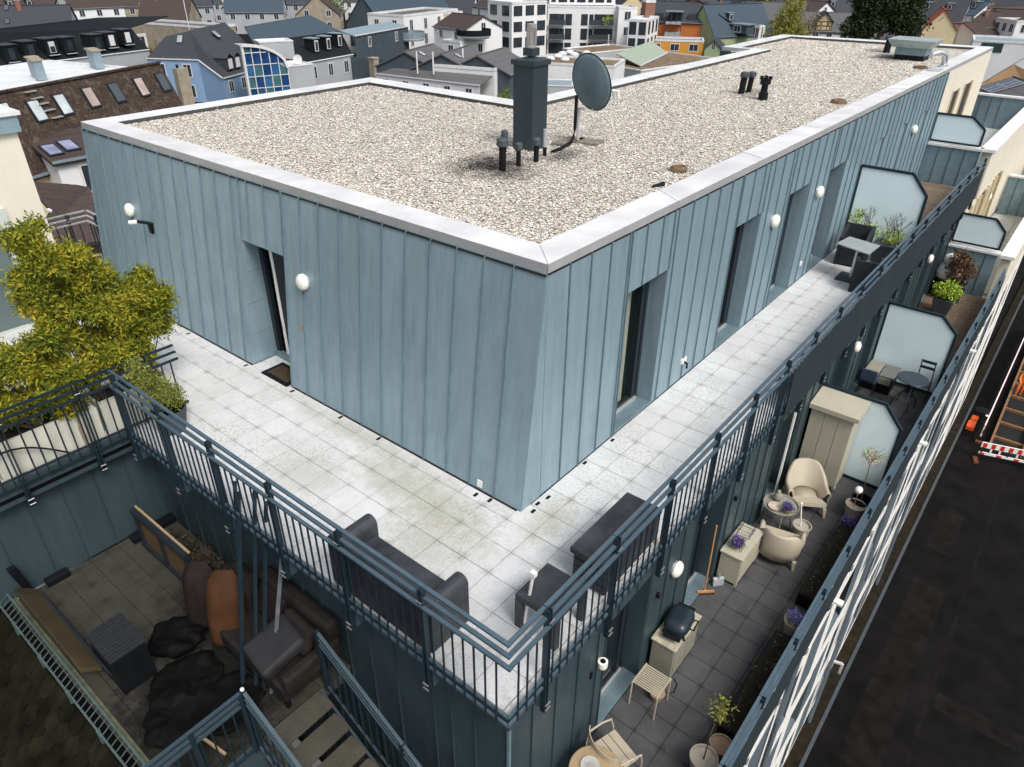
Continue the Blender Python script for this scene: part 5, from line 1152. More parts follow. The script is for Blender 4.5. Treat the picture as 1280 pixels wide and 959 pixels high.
def sloped_rail(label, P0, dirv, L, slope, cat='railing', knob=False):
    """rail descending along dirv"""
    P0 = Vector(P0); d = Vector((*dirv, 0)).normalized(); t_ = thing('stair_railing', label, cat, P0); dz = Vector((0,0,-slope*L))
    for z in (0,-.09,-.18): MB().bar(P0+Vector((0,0,z)), P0+d*L+dz+Vector((0,0,z)), .04, .024).build('handrail', STR, t_)
    MB().bar(P0+Vector((0,0,-.95)), P0+d*L+dz+Vector((0,0,-.95)), .03, .03).build('bottom_rail', RAILD, t_)
    k = int(L/.12)
    for i in range(1, k): q = P0+d*(L*i/k)+Vector((0,0,-slope*L*i/k)); MB().tube([q+Vector((0,0,-.95)), q+Vector((0,0,-.18))], .010, 5).build('baluster', RAILD, t_)
    for s in [0, L*.5, L]: q = P0+d*s+Vector((0,0,-slope*s)); MB().box(q.x-.025,q.x+.025,q.y-.025,q.y+.025,q.z-1.0,q.z+.01).build('post', RAILD, t_)
    if knob: MB().lathe(P0+Vector((0,0,.01)), [(.01,0),(.022,.012),(.022,.03),(.008,.045)], 12).build('knob', WHITE, t_)
    return t_
sloped_rail('blue rail running down the stair right beside the dark wall', (-2.60,1.14,-.88), (0,-1), 2.6, .62)
sloped_rail('blue rail running down the outer side of the stair', (-3.56,1.10,-.85), (0,-1), 2.6, .55, knob=True)
sloped_rail('level blue rail closing the yard edge at the bottom left', (-3.60,1.10,-.85), (-1,0), 1.1, 0.)
MB().bar((-2.60,1.14,-.87),(-2.25,1.14,-.87),.045,.03).build('rail_return', RAIL, None) if False else None
# junk and furniture in the yard
YW_ = simple('raw_board', (.085,.052,.022), .7, 0, .25, 3, .2, (1,.3,1)); BROWN = simple('tan_leather', (.055,.024,.011), .7, 0, .3, 3, .3, spec=.12); PLUM = simple('plum_leather', (.018,.012,.013), .75, 0, .3, 3, .3, spec=.12)
pa = thing('framed_panel', 'wooden panel in a black frame standing on edge at the yard wall', 'panel', (-2.78,4.5,ZY))
for ya, yb in ((5.0,4.42),(4.36,3.72)): MB().box(-2.80,-2.78,yb,ya,ZY+.08,ZY+.62).build('board', YW_, pa)
for a in ((5.10,3.66,.0,.08),(5.10,3.66,.62,.70)): MB().box(-2.84,-2.74,a[1],a[0],ZY+a[2],ZY+a[3]).build('frame_bar', FRAME, pa)
for y_ in (5.05,4.39,3.69): MB().box(-2.83,-2.75,y_-.04,y_+.03,ZY+.08,ZY+.62).build('frame_bar', FRAME, pa)
MB().box(-2.77,-2.74,3.66,5.10,ZY+.70,ZY+.72).build('top_strip', WOOD, pa)
MOSSB = island('leaf_litter', [(0,(.012,.008,.004)),(.5,(.03,.02,.01)),(1,(.06,.04,.018))])
o = leaves('leaf_litter', MOSSB, [(-2.5,3.9,ZY+.06,.22,1.4,.06),(-2.5,3.0,ZY+.06,.2,.8,.05)], 500, .05, .035, None, 95, clump=3, shell=.2, inner=.9); o['kind'] = 'stuff'
for (a, b, c, d_, e, f_, lb) in ((-2.90,-2.24,5.2,5.36,ZY,ZY+.10,'black plastic profile lying at the foot of the yard wall'),(-4.05,-3.75,5.3,5.42,ZY,ZY+.10,'short black block against the yard wall on the left')):
    o = MB().box(a,b,c,d_,e,f_).build('black_profile', PLAS, loc=((a+b)/2,(c+d_)/2,ZY), bevel=.01); tag(o, lb, 'profile')
o = MB().obox((-4.28,5.38,ZY),(.10,0,0),(0,-.08,0),(-.1,-.05,.62)).build('black_post', PLAS, loc=(-4.28,5.3,ZY), bevel=.008); tag(o, 'black square post leaning against the yard wall at far left', 'post')
KHA = simple('khaki_pad', (.045,.034,.014), .8, 0, .2, 3, .2)
m = MB(); V = []
pr = [(5.05,-.05),(5.2,.03),(5.18,.12),(4.95,.17),(4.55,.16),(4.0,.15),(3.5,.14),(3.3,.10),(3.28,.02)]
m.add([(-4.42,a,ZY+.28+b) for a,b in pr]+[(-4.20,a,ZY+.10+b) for a,b in pr], [tuple(range(9)), tuple(range(17,8,-1))]+[((i+1)%9,i,i+9,(i+1)%9+9) for i in range(9)])
o = m.build('khaki_mattress', KHA, loc=(-4.3,4.3,ZY), bevel=.02); tag(o, 'long khaki mattress pad leaning on the left edge of the yard', 'mattress')
o = MB().obox((-4.16,5.0,ZY),(.03,0,0),(0,-1.9,0),(-.06,0,.28)).build('dark_plank', FRAME, loc=(-4.15,4.2,ZY)); tag(o, 'dark plank standing in front of the khaki mattress', 'plank')
cb = thing('black_box_table', 'black cube with ribbed top in the middle of the yard', 'box', (-3.98,3.2,ZY))
MB().box(-4.18,-3.79,2.88,3.51,ZY,-1.28).build('body', PLAS, cb)
for k in range(12): MB().box(-4.2,-3.77,2.875+k*.0535,2.875+k*.0535+.045,-1.28,-1.255).build('top_slat', RATT, cb)
MB().box(-4.16,-4.06,3.52,3.60,ZY,-1.38).build('side_peg', PLAS, cb)
def bolster(name, label, mat_, pts, r, fl=.7):
    t_ = m = MB(); P_ = [Vector(p) for p in pts]; n_ = 14; V = []
    for i, p in enumerate(P_):
        k = i/(len(P_)-1); rr = r*(.55+.45*math.sin(math.pi*min(1,max(0,k*1.0)))**.35)
        d = (P_[min(i+1,len(P_)-1)]-P_[max(i-1,0)]).normalized(); a = d.cross(Vector((0,1,.2))).normalized(); b = d.cross(a)
        for q in range(n_): th = 2*math.pi*q/n_; V.append(p+a*math.cos(th)*rr*fl+b*math.sin(th)*rr)
    m.add(V, [(i*n_+q, i*n_+(q+1)%n_, (i+1)*n_+(q+1)%n_, (i+1)*n_+q) for i in range(len(P_)-1) for q in range(n_)]+[tuple(range(n_))[::-1], tuple((len(P_)-1)*n_+q for q in range(n_))])
    o = m.build(name, mat_, smooth=True, loc=P_[0]); o.modifiers.new('subsurf','SUBSURF').render_levels = 1; tag(o, label, 'cushion'); return o
def upright(label, mat_, foot, wdir, wid, h, th, lean):
    """tall padded back cushion with rounded head, standing on its end"""
    wv_ = Vector(wdir).normalized(); ln_ = Vector(lean); nn_ = wv_.cross(Vector((0,0,1))).normalized(); V = []; m = MB(); nu, nv_ = 10, 12
    for side in (1, -1):
        for i in range(nu+1):
            for j in range(nv_+1):
                a, b = -1+2*i/nu, j/nv_; ww_ = wid/2*(1 if b < .7 else math.sqrt(max(.15, 1-((b-.7)/.34)**2)))
                puff = th/2*(max(0, 1-abs(a)**3))**.5*(max(0, 1-abs(2*b-1)**7))**.5*(1+.12*math.sin(b*11+a*2)+.06*math.sin(a*9))
                V.append(Vector(foot)+wv_*a*ww_+Vector((0,0,h*b))+ln_*b*b+nn_*side*puff)
    k_ = (nu+1)*(nv_+1)
    for sd in (0, 1):
        for i in range(nu):
            for j in range(nv_):
                q = [sd*k_+i*(nv_+1)+j, sd*k_+(i+1)*(nv_+1)+j, sd*k_+(i+1)*(nv_+1)+j+1, sd*k_+i*(nv_+1)+j+1]; m.f.append(q if sd == 0 else q[::-1]); m.m.append(0)
    m.v = [tuple(v) for v in V]; o = m.build('upright_cushion', mat_, smooth=True, loc=foot); tag(o, label, 'cushion'); return o
upright('dark plum back cushion standing on end in the yard', PLUM, (-3.02,3.05,ZY), (.6,-.8,0), .44, .95, .22, (.16,.12,0))
upright('tan back cushion with rounded head standing on end beside the plum one', BROWN, (-2.98,2.55,ZY), (.7,-.7,0), .46, 1.0, .24, (.22,.2,0))
upright('black padded seat part standing behind the tan cushion', LEATH, (-2.62,2.75,ZY), (.2,.9,0), .6, .8, .3, (.1,.1,0))
ys = thing('yard_sofa', 'dark brown sofa with loose cushions pushed against the lower wall', 'sofa', (-2.75,1.75,ZY))
MB().box(-3.10,-2.30,1.22,2.55,ZY+.14,ZY+.36).build('base', LEATH, ys, bevel=.04); MB().box(-2.44,-2.24,1.2,2.6,ZY+.3,ZY+.82).build('backrest', LEATH, ys, bevel=.06); MB().box(-3.08,-2.3,1.16,1.30,ZY+.3,ZY+.56).build('armrest', LEATH, ys, bevel=.04)
MB().obox((-3.14,1.42,ZY+.38),(.58,-.02,.12),(.06,.52,.05),(-.06,0,.17)).build('cushion', simple('slate_cushion', (.016,.016,.019), .7, 0, .3, 4), ys, bevel=.05)
MB().obox((-2.72,1.36,ZY+.42),(.16,-.02,.34),(.02,.56,.0),(.12,0,-.06)).build('cushion', LEATH, ys, bevel=.05); MB().obox((-2.66,2.0,ZY+.42),(.18,0,.34),(.02,.5,.0),(.12,0,-.06)).build('cushion', PLUM, ys, bevel=.05)
for a, b in ((-3.05,1.28),(-3.05,2.48),(-2.36,1.28),(-2.36,2.48)): MB().box(a-.025,a+.025,b-.025,b+.025,ZY,ZY+.15).build('leg', PLAS, ys)
for k, (dx, dy, t0) in enumerate(((-.10,.12,-.02),(.0,.0,.07),(.07,-.05,-.08),(.10,-.16,-.45),(-.03,.20,.02))):
    o = MB().bar((-3.18+dx,1.74+dy,ZY),(-2.34+dx*.8,2.33+dy*1.9,.30+t0),.034,.032,(0,1,0)).build('metal_profile', simple('worn_steel', (.20,.22,.24), .4, .4, .3, 9) if k == 3 else RAILD, loc=(-3.18+dx,1.74+dy,ZY)); tag(o, 'bright edged metal profile in the leaning bundle' if k == 3 else ['front dark metal profile of the leaning bundle','middle dark metal profile of the leaning bundle','right dark metal profile of the leaning bundle','','rear dark metal profile of the leaning bundle'][k], 'profile', 'metal profiles leaning against the terrace edge')
o = MB().bar((-4.0,2.3,ZY+.05),(-3.85,1.3,ZY+.05),.03,.03).build('thin_strip', WOOD, loc=(-3.9,1.8,ZY)); tag(o, 'thin wooden strip on the dark yard floor near the bottom left', 'strip')
t_ = thing('dark_tarpaulin_heap', 'heap of black bags and tarpaulin in the middle of the dark yard', 'bags', (-3.6,2.2,ZY))
for (a, b, rr, hh) in ((-3.65,2.45,.42,.16),(-3.55,1.85,.44,.13),(-3.95,2.1,.40,.12),(-3.4,3.1,.34,.2)):
    m = MB(); n_ = 14; V = []
    for i in range(6):
        for q in range(n_): th = 2*math.pi*q/n_; k = math.sin(math.pi*(i+.4)/6.2)**.6*rr*(1+.12*math.sin(th*2+i*.4+a*5)+.05*math.sin(th*5-i*.5)); V.append((a+k*math.cos(th), b+k*math.sin(th), ZY+hh*i/5*(1+.2*math.sin(th*2))))
    m.add(V, [(i*n_+q, i*n_+(q+1)%n_, (i+1)*n_+(q+1)%n_, (i+1)*n_+q) for i in range(5) for q in range(n_)]+[tuple(5*n_+q for q in range(n_))]); o = m.build('bag', simple('bin_bag_%d' % int(rr*100), (.003,.0033,.0036), .7, 0, .3, 5, .5, spec=.1), t_, smooth=True); q_ = o.modifiers.new('subsurf', 'SUBSURF'); q_.render_levels = 2; q_.levels = 2
    tx = bpy.data.textures.new('folds', 'CLOUDS'); tx.noise_scale = .16; q_ = o.modifiers.new('folds', 'DISPLACE'); q_.texture = tx; q_.strength = .14
# metal snow guard along the roof edge
sg = thing('snow_guard', 'pale metal lattice guard running along the mossy slate roof edge', 'guard rail', (-4.5,3.5,ZY))
GRT = simple('guard_paint', (.085,.12,.12), .5, .2, .2, 6)
for x_, z_ in ((-4.60,-1.80),(-4.47,-1.72)): MB().bar((x_,6.8,z_),(x_,.9,z_),.022,.022).build('long_bar', GRT, sg)
for k in range(56): y_ = 6.7-k*.104; MB().bar((-4.60,y_,-1.80),(-4.47,y_,-1.72),.010,.010).build('rung', GRT, sg)
for k in range(8): MB().box(-4.62,-4.58,6.5-k*.78,6.53-k*.78,-2.0,-1.78).build('stay', GRT, sg)
MB().box(-4.47,-4.40,.6,6.8,-2.05,ZY+.03).build('upstand', simple('lichen_ledge', (.09,.10,.06), .85, 0, .4, 7, .4), yf)
# scalloped slate roof falling away to the left
sr = thing('slate_roof', 'dark mossy scalloped slate roof at the bottom left corner', 'roof', (-5.2,3,-2.3))
SLATE = simple('mossy_slate', (.009,.0085,.005), .95, spec=.1, metal=0, var=.6, scale=3.5, bmp=.6, orand=.4)
MB().add([(-4.58,8,-1.98),(-4.58,-3,-1.98),(-8,-3,-5.0),(-8,8,-5.0)], [(0,1,2,3)]).build('deck', SLATE, sr)
dv = Vector((-3.42,0,-3.02)).normalized(); nv = Vector((-dv.z,0,dv.x)); nv = nv if nv.z > 0 else -nv
SL = None
for r_ in range(13):
    for c_ in range(24):
        y_ = 6.0-c_*.26-(.13 if r_ % 2 else 0)
        if SL is None:
            m = MB(); pts = [(-.12,0),(.12,0),(.125,.12)]+[(.125*math.cos(a), .12+.12*math.sin(a)) for a in [math.pi*k/8 for k in range(1,8)]]+[(-.125,.12)]
            V = [Vector((0,a,0))+dv*b+nv*(.012+.012*b/.24) for a,b in pts]; n_ = len(V); V += [v-nv*.012 for v in V]
            m.add(V, [tuple(range(n_))]+[((i+1)%n_,i,i+n_,(i+1)%n_+n_) for i in range(n_)]); o = m.build('slate', SLATE, sr, local=True); SL = o.data
        else: o = bpy.data.objects.new('slate', SL); COL.objects.link(o); o.parent = sr
        o.location = Vector((-4.60,y_,-2.0))+dv*(.17*r_+random.uniform(-.006,.006))+nv*random.uniform(0,.006)-Vector(sr.location)

# ================================================================== THE TOWN BEYOND
ZG = ZS
TS = {'slate': tiles('roof_slate', (.05,.055,.066), 2.6, .35, .85), 'blue': tiles('roof_blue_slate', (.05,.075,.10), 2.6, .2), 'black': tiles('roof_black', (.009,.012,.015), 3.0, .3, .9),
      'brown': tiles('roof_brown', (.055,.038,.030), 3.2, .7, moss=(.14,.125,.10)), 'dbrown': tiles('roof_dark_brown', (.06,.045,.042), 3.2, .3), 'red': tiles('roof_red', (.36,.085,.045), 3, .2), 'grey': tiles('roof_grey', (.11,.11,.115), 2.2, .2),
      'zinc': simple('roof_zinc', (.25,.33,.38), .4, .3, .1, 2), 'green': simple('roof_pale_green', (.32,.38,.30), .6, .1, .12, 1.5), 'sedum': simple('roof_sedum', (.17,.12,.075), .95, 0, .4, .9, .4), 'white': simple('roof_white', (.62,.64,.66), .7, 0, .08, .5), 'asph': simple('roof_felt', (.10,.10,.10), .85, 0, .25, .6)}
WSS = {'white': simple('far_white', (.70,.71,.72), .85, 0, .05, .4, 0), 'cream': simple('far_cream', (.62,.52,.33), .85, 0, .06, .4, 0), 'blue': simple('far_blue', (.22,.34,.52), .85, 0, .05, .4, 0), 'grey': simple('far_grey', (.36,.38,.40), .85, 0, .07, .4, 0),
      'orange': simple('far_orange', (.50,.16,.045), .85, 0, .06, .4, 0), 'yellow': simple('far_yellow', (.58,.27,.045), .85, 0, .05, .4, 0), 'green': simple('far_green', (.30,.37,.21), .85, 0, .08, .5, 0), 'black': TS['black'], 'slate': simple('far_slate_wall', (.05,.07,.085), .8, 0, .15, 1), 'brick': simple('far_brick', (.22,.11,.08), .85, 0, .15, 2), 'stone': simple('far_stone', (.30,.26,.20), .9, 0, .2, 1), 'pink': simple('far_pink', (.58,.48,.44), .85, 0, .05, .4, 0), 'brown': simple('far_timber', (.16,.09,.05), .8, 0, .2, 1.5)}
FPANE = glassy('far_glass', (.03,.04,.05), .15); FWH = simple('far_window_white', (.62,.63,.64), .6, 0, .03, 1, 0); BLIND = simple('blind', (.55,.56,.57), .7, 0, .05, 1, 0)
def prism(m, loop, th):
    n_ = len(loop); lo = [Vector(p)-Vector((0,0,th)) for p in loop]
    nz = sum(((Vector(loop[i]).x-Vector(loop[(i+1)%n_]).x)*(Vector(loop[i]).y+Vector(loop[(i+1)%n_]).y) for i in range(n_)))
    f = [tuple(range(n_)), tuple(range(2*n_-1, n_-1, -1))]+[((i+1)%n_, i, i+n_, (i+1)%n_+n_) for i in range(n_)]
    return m.add([Vector(p) for p in loop]+lo, f)
def outn(P, Q):
    d = (Q-P); n_ = Vector((-d.y, d.x, 0)).normalized(); return n_ if n_.dot(CAM-P) > 0 else -n_
def fwin(parent, c, d, n_, w, h, fm=None, pm=None, sill=False):
    """window centred at c on a wall running along d with outward normal n_"""
    o = c-d*(w/2)-Vector((0,0,h/2)); f = min(.12, w*.12)
    m = MB()
    m.obox(o-d*f+n_*.01-Vector((0,0,f)), d*(w+2*f), n_*.05, (0,0,f)); m.obox(o-d*f+n_*.01+Vector((0,0,h)), d*(w+2*f), n_*.05, (0,0,f)); m.obox(o-d*f+n_*.01, d*f, n_*.05, (0,0,h)); m.obox(o+d*w+n_*.01, d*f, n_*.05, (0,0,h)); m.obox(o+d*(w/2-.03)+n_*.01, d*.06, n_*.05, (0,0,h))
    fr = m.build('window', fm or FWH, parent); MB().obox(o+n_*.012, d*w, n_*.015, (0,0,h)).build('pane', pm or FPANE, fr); return fr
def wrow(parent, P, Q, cols, rows, w=1.0, h=1.4, drop=1.2, pitch=2.8, fm=None, pm=None, skip=()):
    P, Q = Vector(P), Vector(Q); hd = Vector((Q.x-P.x, Q.y-P.y, 0)); L = hd.length; d = hd.normalized(); n_ = outn(P, Q)
    for r_ in range(rows):
        for c_ in range(cols):
            if (c_, r_) in skip: continue
            t_ = (c_+.5)/cols; q = P.lerp(Q, t_); q = Vector((q.x, q.y, min(P.z, Q.z)-drop-r_*pitch))
            if q.z-h/2 < ZG+.3: continue
            fwin(parent, q, d, n_, w, h, fm, pm)
def roofpt(u, v, P0, n_):
    d = fw + rt*((u-640)/F_PX) + up*((479.5-v)/F_PX); t_ = (Vector(P0)-CAM).dot(n_)/d.dot(n_); return CAM+d*t_
def skylight(parent, u, v, P0, n_, al, w=.8, h=1.2, pm=None):
    c = roofpt(u, v, P0, n_); dn = al.cross(n_).normalized(); dn = dn if dn.z < 0 else -dn
    m = MB(); m.obox(c-al*w/2-dn*h/2, al*w, dn*h, n_*.10); s_ = m.build('skylight', FRAME, parent)
    MB().obox(c-al*(w/2-.09)-dn*(h/2-.09)+n_*.1, al*(w-.18), dn*(h-.18), n_*.012).build('pane', pm or simple_glass, s_)
simple_glass = glassy('sky_pane', (.30,.33,.36), .12)
def house(label, A, B, zr, E, ze, roof='slate', wall='white', cols=3, rows=2, gcols=2, name='house', sky=(), chim=(), dorm=(), cat='house', group=None, far=0, ww=1.0, wh=1.35, over=.25, zg=None, half=None, pms=None):
    """A, B ridge ends, E a point on the near eave by end B"""
    zg = ZG if zg is None else zg
    A = at(*A, zr) if len(A) == 2 else Vector(A); B = at(*B, zr) if len(B) == 2 else Vector(B)
    d = (B-A); d.z = 0; L = d.length; d.normalize(); s = Vector((-d.y, d.x, 0)); s = s if s.dot(CAM-A) > 0 else -s
    if half is None and (A-CAM).length > 70:
        half = 5.0; de = fw + rt*((E[0]-640)/F_PX) + up*((479.5-E[1])/F_PX); q_ = CAM+de*(((B+s*half)-CAM).dot(s)/de.dot(s)); ze = min(zr-2.2, max(zr-6.5, q_.z))
    if half is None: E_ = at(*E, ze); half = max(1.5, (E_-B).dot(s))
    t_ = thing(name, label, cat, (A.x, A.y, zg), 0, group)
    up1 = Vector((0,0,1)); drop = Vector((0,0,zr-ze)); ov = d*over
    e1, e2 = A+s*half-drop, B+s*half-drop; f1, f2 = A-s*half-drop, B-s*half-drop
    k = over/half; eo = s*over-drop*k
    m = MB(); prism(m, [A-ov, B+ov, e2+ov+eo, e1-ov+eo], .18); fo = -s*over-drop*k; prism(m, [B+ov, A-ov, f1-ov+fo, f2+ov+fo], .18)
    rf = m.build('roof', TS[roof], t_)
    dn = Vector((0,0,.15)); g = lambda p: Vector((p.x, p.y, zg))
    m = MB(); m.add([e1-dn, e2-dn, g(e2), g(e1)], [(0,1,2,3)]); m.add([f1-dn, f2-dn, g(f2), g(f1)], [(3,2,1,0)]); m.add([e1-dn, A-dn, f1-dn, g(f1), g(e1)], [(0,1,2,3,4)]); m.add([e2-dn, B-dn, f2-dn, g(f2), g(e2)], [(4,3,2,1,0)])
    m.build('wall', WSS[wall], t_)
    if cols: wrow(t_, e1, e2, cols, rows, ww, wh)
    gd = A if (A-d-CAM).length < (B+d-CAM).length and (CAM-A).dot(-d) > 0 else B
    if gcols:
        ge, gf = (e1, f1) if gd is A else (e2, f2)
        if (CAM-gd).dot(-d if gd is A else d) > 0: wrow(t_, ge+Vector((0,0,1.5)), gf+Vector((0,0,1.5)), gcols, rows+1, ww, wh)
    n_ = (s*(zr-ze)+up1*half).normalized()
    MB().bar(e1-ov+eo+n_*.02, e2+ov+eo+n_*.02, .14, .12).build('gutter', TS['zinc'], t_)
    MB().bar(A-ov+up1*.03, B+ov+up1*.03, .25, .1).build('ridge_cap', TS[roof], t_)
    for q in sky: skylight(t_, *q[:2], A, n_, d, pm=(pms[q[2]] if pms and len(q) > 2 else None))
    for (tt, ss, hh) in chim:
        c = A.lerp(B, tt)+s*half*ss-drop*abs(ss); m = MB(); m.obox(c-d*.4-s*.3-up1*.8, d*.8, s*.6, up1*(hh+.8)); cc = m.build('chimney', WSS['brick'] if hh < 1.6 else WSS['stone'], t_); MB().obox(c-d*.46-s*.36+up1*hh, d*.92, s*.72, up1*.1).build('chimney_cap', WSS['grey'], cc)
    for (tt, ss) in dorm:
        c = A.lerp(B, tt)+s*half*ss-drop*ss; m = MB(); h_ = 1.5; w_ = 1.3; dep = half*.5
        m.obox(c-d*w_/2-s*dep, d*w_, s*dep, up1*h_); dm = m.build('dormer', TS['slate'] if roof != 'black' else TS['black'], t_)
        MB().obox(c-d*(w_/2+.12)-s*dep+up1*h_, d*(w_+.24), s*(dep+.15), up1*.12).build('dormer_roof', TS['zinc'], dm)
        m = MB(); m.obox(c-d*.45+s*.01+up1*.25, d*.9, s*.05, up1*1.05); m.build('dormer_frame', FWH, dm); MB().obox(c-d*.36+s*.055+up1*.33, d*.72, s*.02, up1*.88).build('pane', FPANE if (int(tt*10) % 2) else BLIND, dm)
    return t_, n_, d, A, s
def block(label, A, B, zt, depth, roof='asph', wall='white', cols=3, rows=3, name='flat_roofed_building', par=.35, ww=1.2, wh=1.5, drop=1.6, side=True, cat='building', zg=None, fm=None, pitch=2.9, skip=()):
    zg = ZG if zg is None else zg
    A, B = at(*A, zt), at(*B, zt); d = (B-A).normalized(); n_ = outn(A, B); t_ = thing(name, label, cat, (A.x, A.y, zg))
    C_, D_ = B-n_*depth, A-n_*depth; g = lambda p, z=zg: Vector((p.x, p.y, z))
    m = MB()
    for p, q in ((A,B),(B,C_),(C_,D_),(D_,A)): m.add([g(p), g(q), q, p], [(0,1,2,3)])
    m.build('wall', WSS[wall], t_)
    m = MB(); m.add([g(A,zt-par), g(B,zt-par), g(C_,zt-par), g(D_,zt-par)], [(0,1,2,3)]); m.build('roof', TS[roof], t_)
    for p, q in ((A,B),(B,C_),(C_,D_),(D_,A)):
        dd = (q-p).normalized(); nn = Vector((-dd.y,dd.x,0)); ce = (A+C_)/2; nn = nn if nn.dot(ce-p) > 0 else -nn
        MB().obox(p-nn*.06-Vector((0,0,par)), q-p, nn*.32, (0,0,par+.05)).build('parapet', COPE if wall != 'black' else TS['black'], t_)
    wrow(t_, A, B, cols, rows, ww, wh, drop, pitch, fm, None, skip)
    if side:
        for p, q in ((B,C_),(D_,A)):
            mid = (p+q)/2; dd = (q-p).normalized(); nn = Vector((-dd.y,dd.x,0)); ce = (A+C_)/2
            if nn.dot(ce-p) > 0: nn = -nn
            if nn.dot(CAM-mid) > 0: wrow(t_, p, q, max(1, int(depth/3.2)), rows, ww, wh, drop, pitch, fm)
    return t_, A, B, C_, D_, d, n_
def faces(label, pts, roofs, walls, rmats, wmat, name='house', cat='house', wins=(), zg=None):
    zg = ZG if zg is None else zg
    P = [at(u, v, z) for u, v, z in pts]; t_ = thing(name, label, cat, (P[0].x, P[0].y, zg))
    for i, r_ in enumerate(roofs):
        m = MB(); prism(m, [P[k] for k in r_], .15); m.build('roof_face', TS[rmats[i % len(rmats)]], t_)
    for i, (a, b) in enumerate(walls):
        p, q = P[a]-Vector((0,0,.1)), P[b]-Vector((0,0,.1)); MB().add([p, q, (q.x,q.y,zg), (p.x,p.y,zg)], [(0,1,2,3)]).build('wall', WSS[wmat], t_)
        MB().bar(P[a]+outn(P[a],P[b])*.1, P[b]+outn(P[a],P[b])*.1, .15, .15).build('eaves_board', FWH, t_)
    for (a, b, c_, r_, w_, h_, dr) in wins: wrow(t_, P[a], P[b], c_, r_, w_, h_, dr)
    return t_, P
BL = {0: glassy('pane_pinkish', (.42,.34,.31), .2), 1: simple('shutter_grey', (.07,.085,.10), .5), 2: glassy('pane_light', (.45,.50,.52), .1), 3: glassy('pane_violet', (.22,.24,.36), .1)}
# --- left side
t_, n_, d_, A_, s_ = house('long brown tiled roof with a row of skylights behind the left roof corner', (-60,127), (196,79), -1.0, (240,124), -4.4, 'brown', 'cream', 0, 0, 0,
    sky=[(8,143,2),(46,139,2),(78,131,2),(113,122,0),(145,116,1),(176,109,0),(203,103,1)], pms=BL)
for (u, v) in ((36,115),(45,123),(52,130),(60,138),(70,147)):
    c = roofpt(u, v, A_, n_); MB().obox(c-d_*.35, d_*.7, s_*.2, (0,0,.05)).build('roof_step', ALU, t_)
house('lower brown roof with two violet skylights and cream wall below the long brown roof', (30,168), (112,155), -3.2, (110,193), -4.1, 'dbrown', 'white', 1, 1, 0, sky=[(65,189,3),(86,183,3)], pms=BL, ww=1.2)
t_ = thing('brick_chimney', 'dark clad chimney with two tall pots at the left edge', 'chimney', at(38,205,-5)); q = at(36,160,-3.2)
MB().box(q.x-.5,q.x+.6,q.y-.4,q.y+.4,ZG,-3.1).build('shaft', TS['dbrown'], t_)
MB().box(q.x-.6,q.x+.7,q.y-.5,q.y+.5,-3.1,-2.95).build('cap', WSS['brick'], t_)
for k in (-.25,.3): MB().tube([(q.x+k,q.y,-2.95),(q.x+k,q.y,-1.7)], .15, 8).build('chimney_pot', WSS['stone'], t_)
faces('very dark hipped roof below the cream wall near the left facade edge', [(30,226,-3.5),(112,234,-3.5),(140,300,-5.2),(40,310,-5.2),(96,231,-3.5),(62,262,-4.4)], [(0,4,5),(4,1,2,3,5)], [(5,2)], ['dbrown'], 'stone')
t_, A, B, C_, D_, d, n_ = block('white membrane flat roof beyond the brown roof on the left', (-60,126), (182,86), -4.2, 13, 'white', 'grey', 0, 0, par=.15)
for k, (u, v) in enumerate(((47,96),(52,100),(120,84),(124,86))):
    q = at(u, v, -4.3); cc = thing('metal_chimney', ['pale blue sheet metal chimney left on the white flat roof, front','pale blue sheet metal chimney left on the white flat roof, rear','pale blue sheet metal chimney right on the white flat roof, front','pale blue sheet metal chimney right on the white flat roof, rear'][k], 'chimney', q)
    MB().box(q.x-.35,q.x+.35,q.y-.35,q.y+.35,-4.3,-2.8).build('shaft', TS['zinc'], cc); MB().box(q.x-.45,q.x+.45,q.y-.45,q.y+.45,-2.8,-2.65).build('cap', WSS['stone'], cc)
# black mansard
t_, P = faces('long black mansard building with a row of seven dormers at the left', [(-60,92,-9.2),(186,62,-9.2),(163,34,-6.6),(-60,60,-6.6),(122,22,-5.0),(-60,42,-5.0),(210,20,-6.6)], [(0,1,2,3),(3,2,4,5),(2,6,4)], [(0,1)], ['black','black','black'], 'grey', 'mansard_building', 'building')
nm = (P[1]-P[0]).cross(P[3]-P[0]).normalized(); nm = nm if nm.z > 0 else -nm; d = (P[1]-P[0]).normalized(); n_ = outn(P[0], P[1])
for k, (u, v) in enumerate(((16,72),(40,67),(66,63),(88,61),(123,57),(140,54),(160,50))):
    c = roofpt(u, v+6, P[0], nm); MB().obox(c-d*.95-n_*2.2, d*1.9, n_*2.6, (0,0,2.2)).build('dormer', TS['black'], t_)
    dd = t_.children[-1]; MB().obox(c-d*1.05-n_*2.2+Vector((0,0,2.2)), d*2.1, n_*2.75, (0,0,.12)).build('dormer_roof', TS['slate'], dd)
    MB().obox(c-d*.45+n_*.41+Vector((0,0,.35)), d*.9, n_*.06, (0,0,1.5)).build('dormer_window', BLIND if k in (2,5,6) else FRAME, dd); MB().obox(c-d*.36+n_*.47+Vector((0,0,.42)), d*.72, n_*.02, (0,0,.8 if k == 2 else 1.35)).build('pane', FWH if k in (5,6) else FPANE, dd)
    MB().obox(c-d*.8+n_*.4+Vector((0,0,.0)), d*1.6, n_*.3, (0,0,.08)).build('dormer_sill', WSS['grey'], dd)
house('broad grey slate roof with a chimney at the upper left corner', (-80,8), (86,6), -4.0, (156,38), -10, 'slate', 'grey', 0, 0, 0, chim=[(.62,.15,1.4)], sky=[(8,10,1),(9,27,1)], pms=BL)
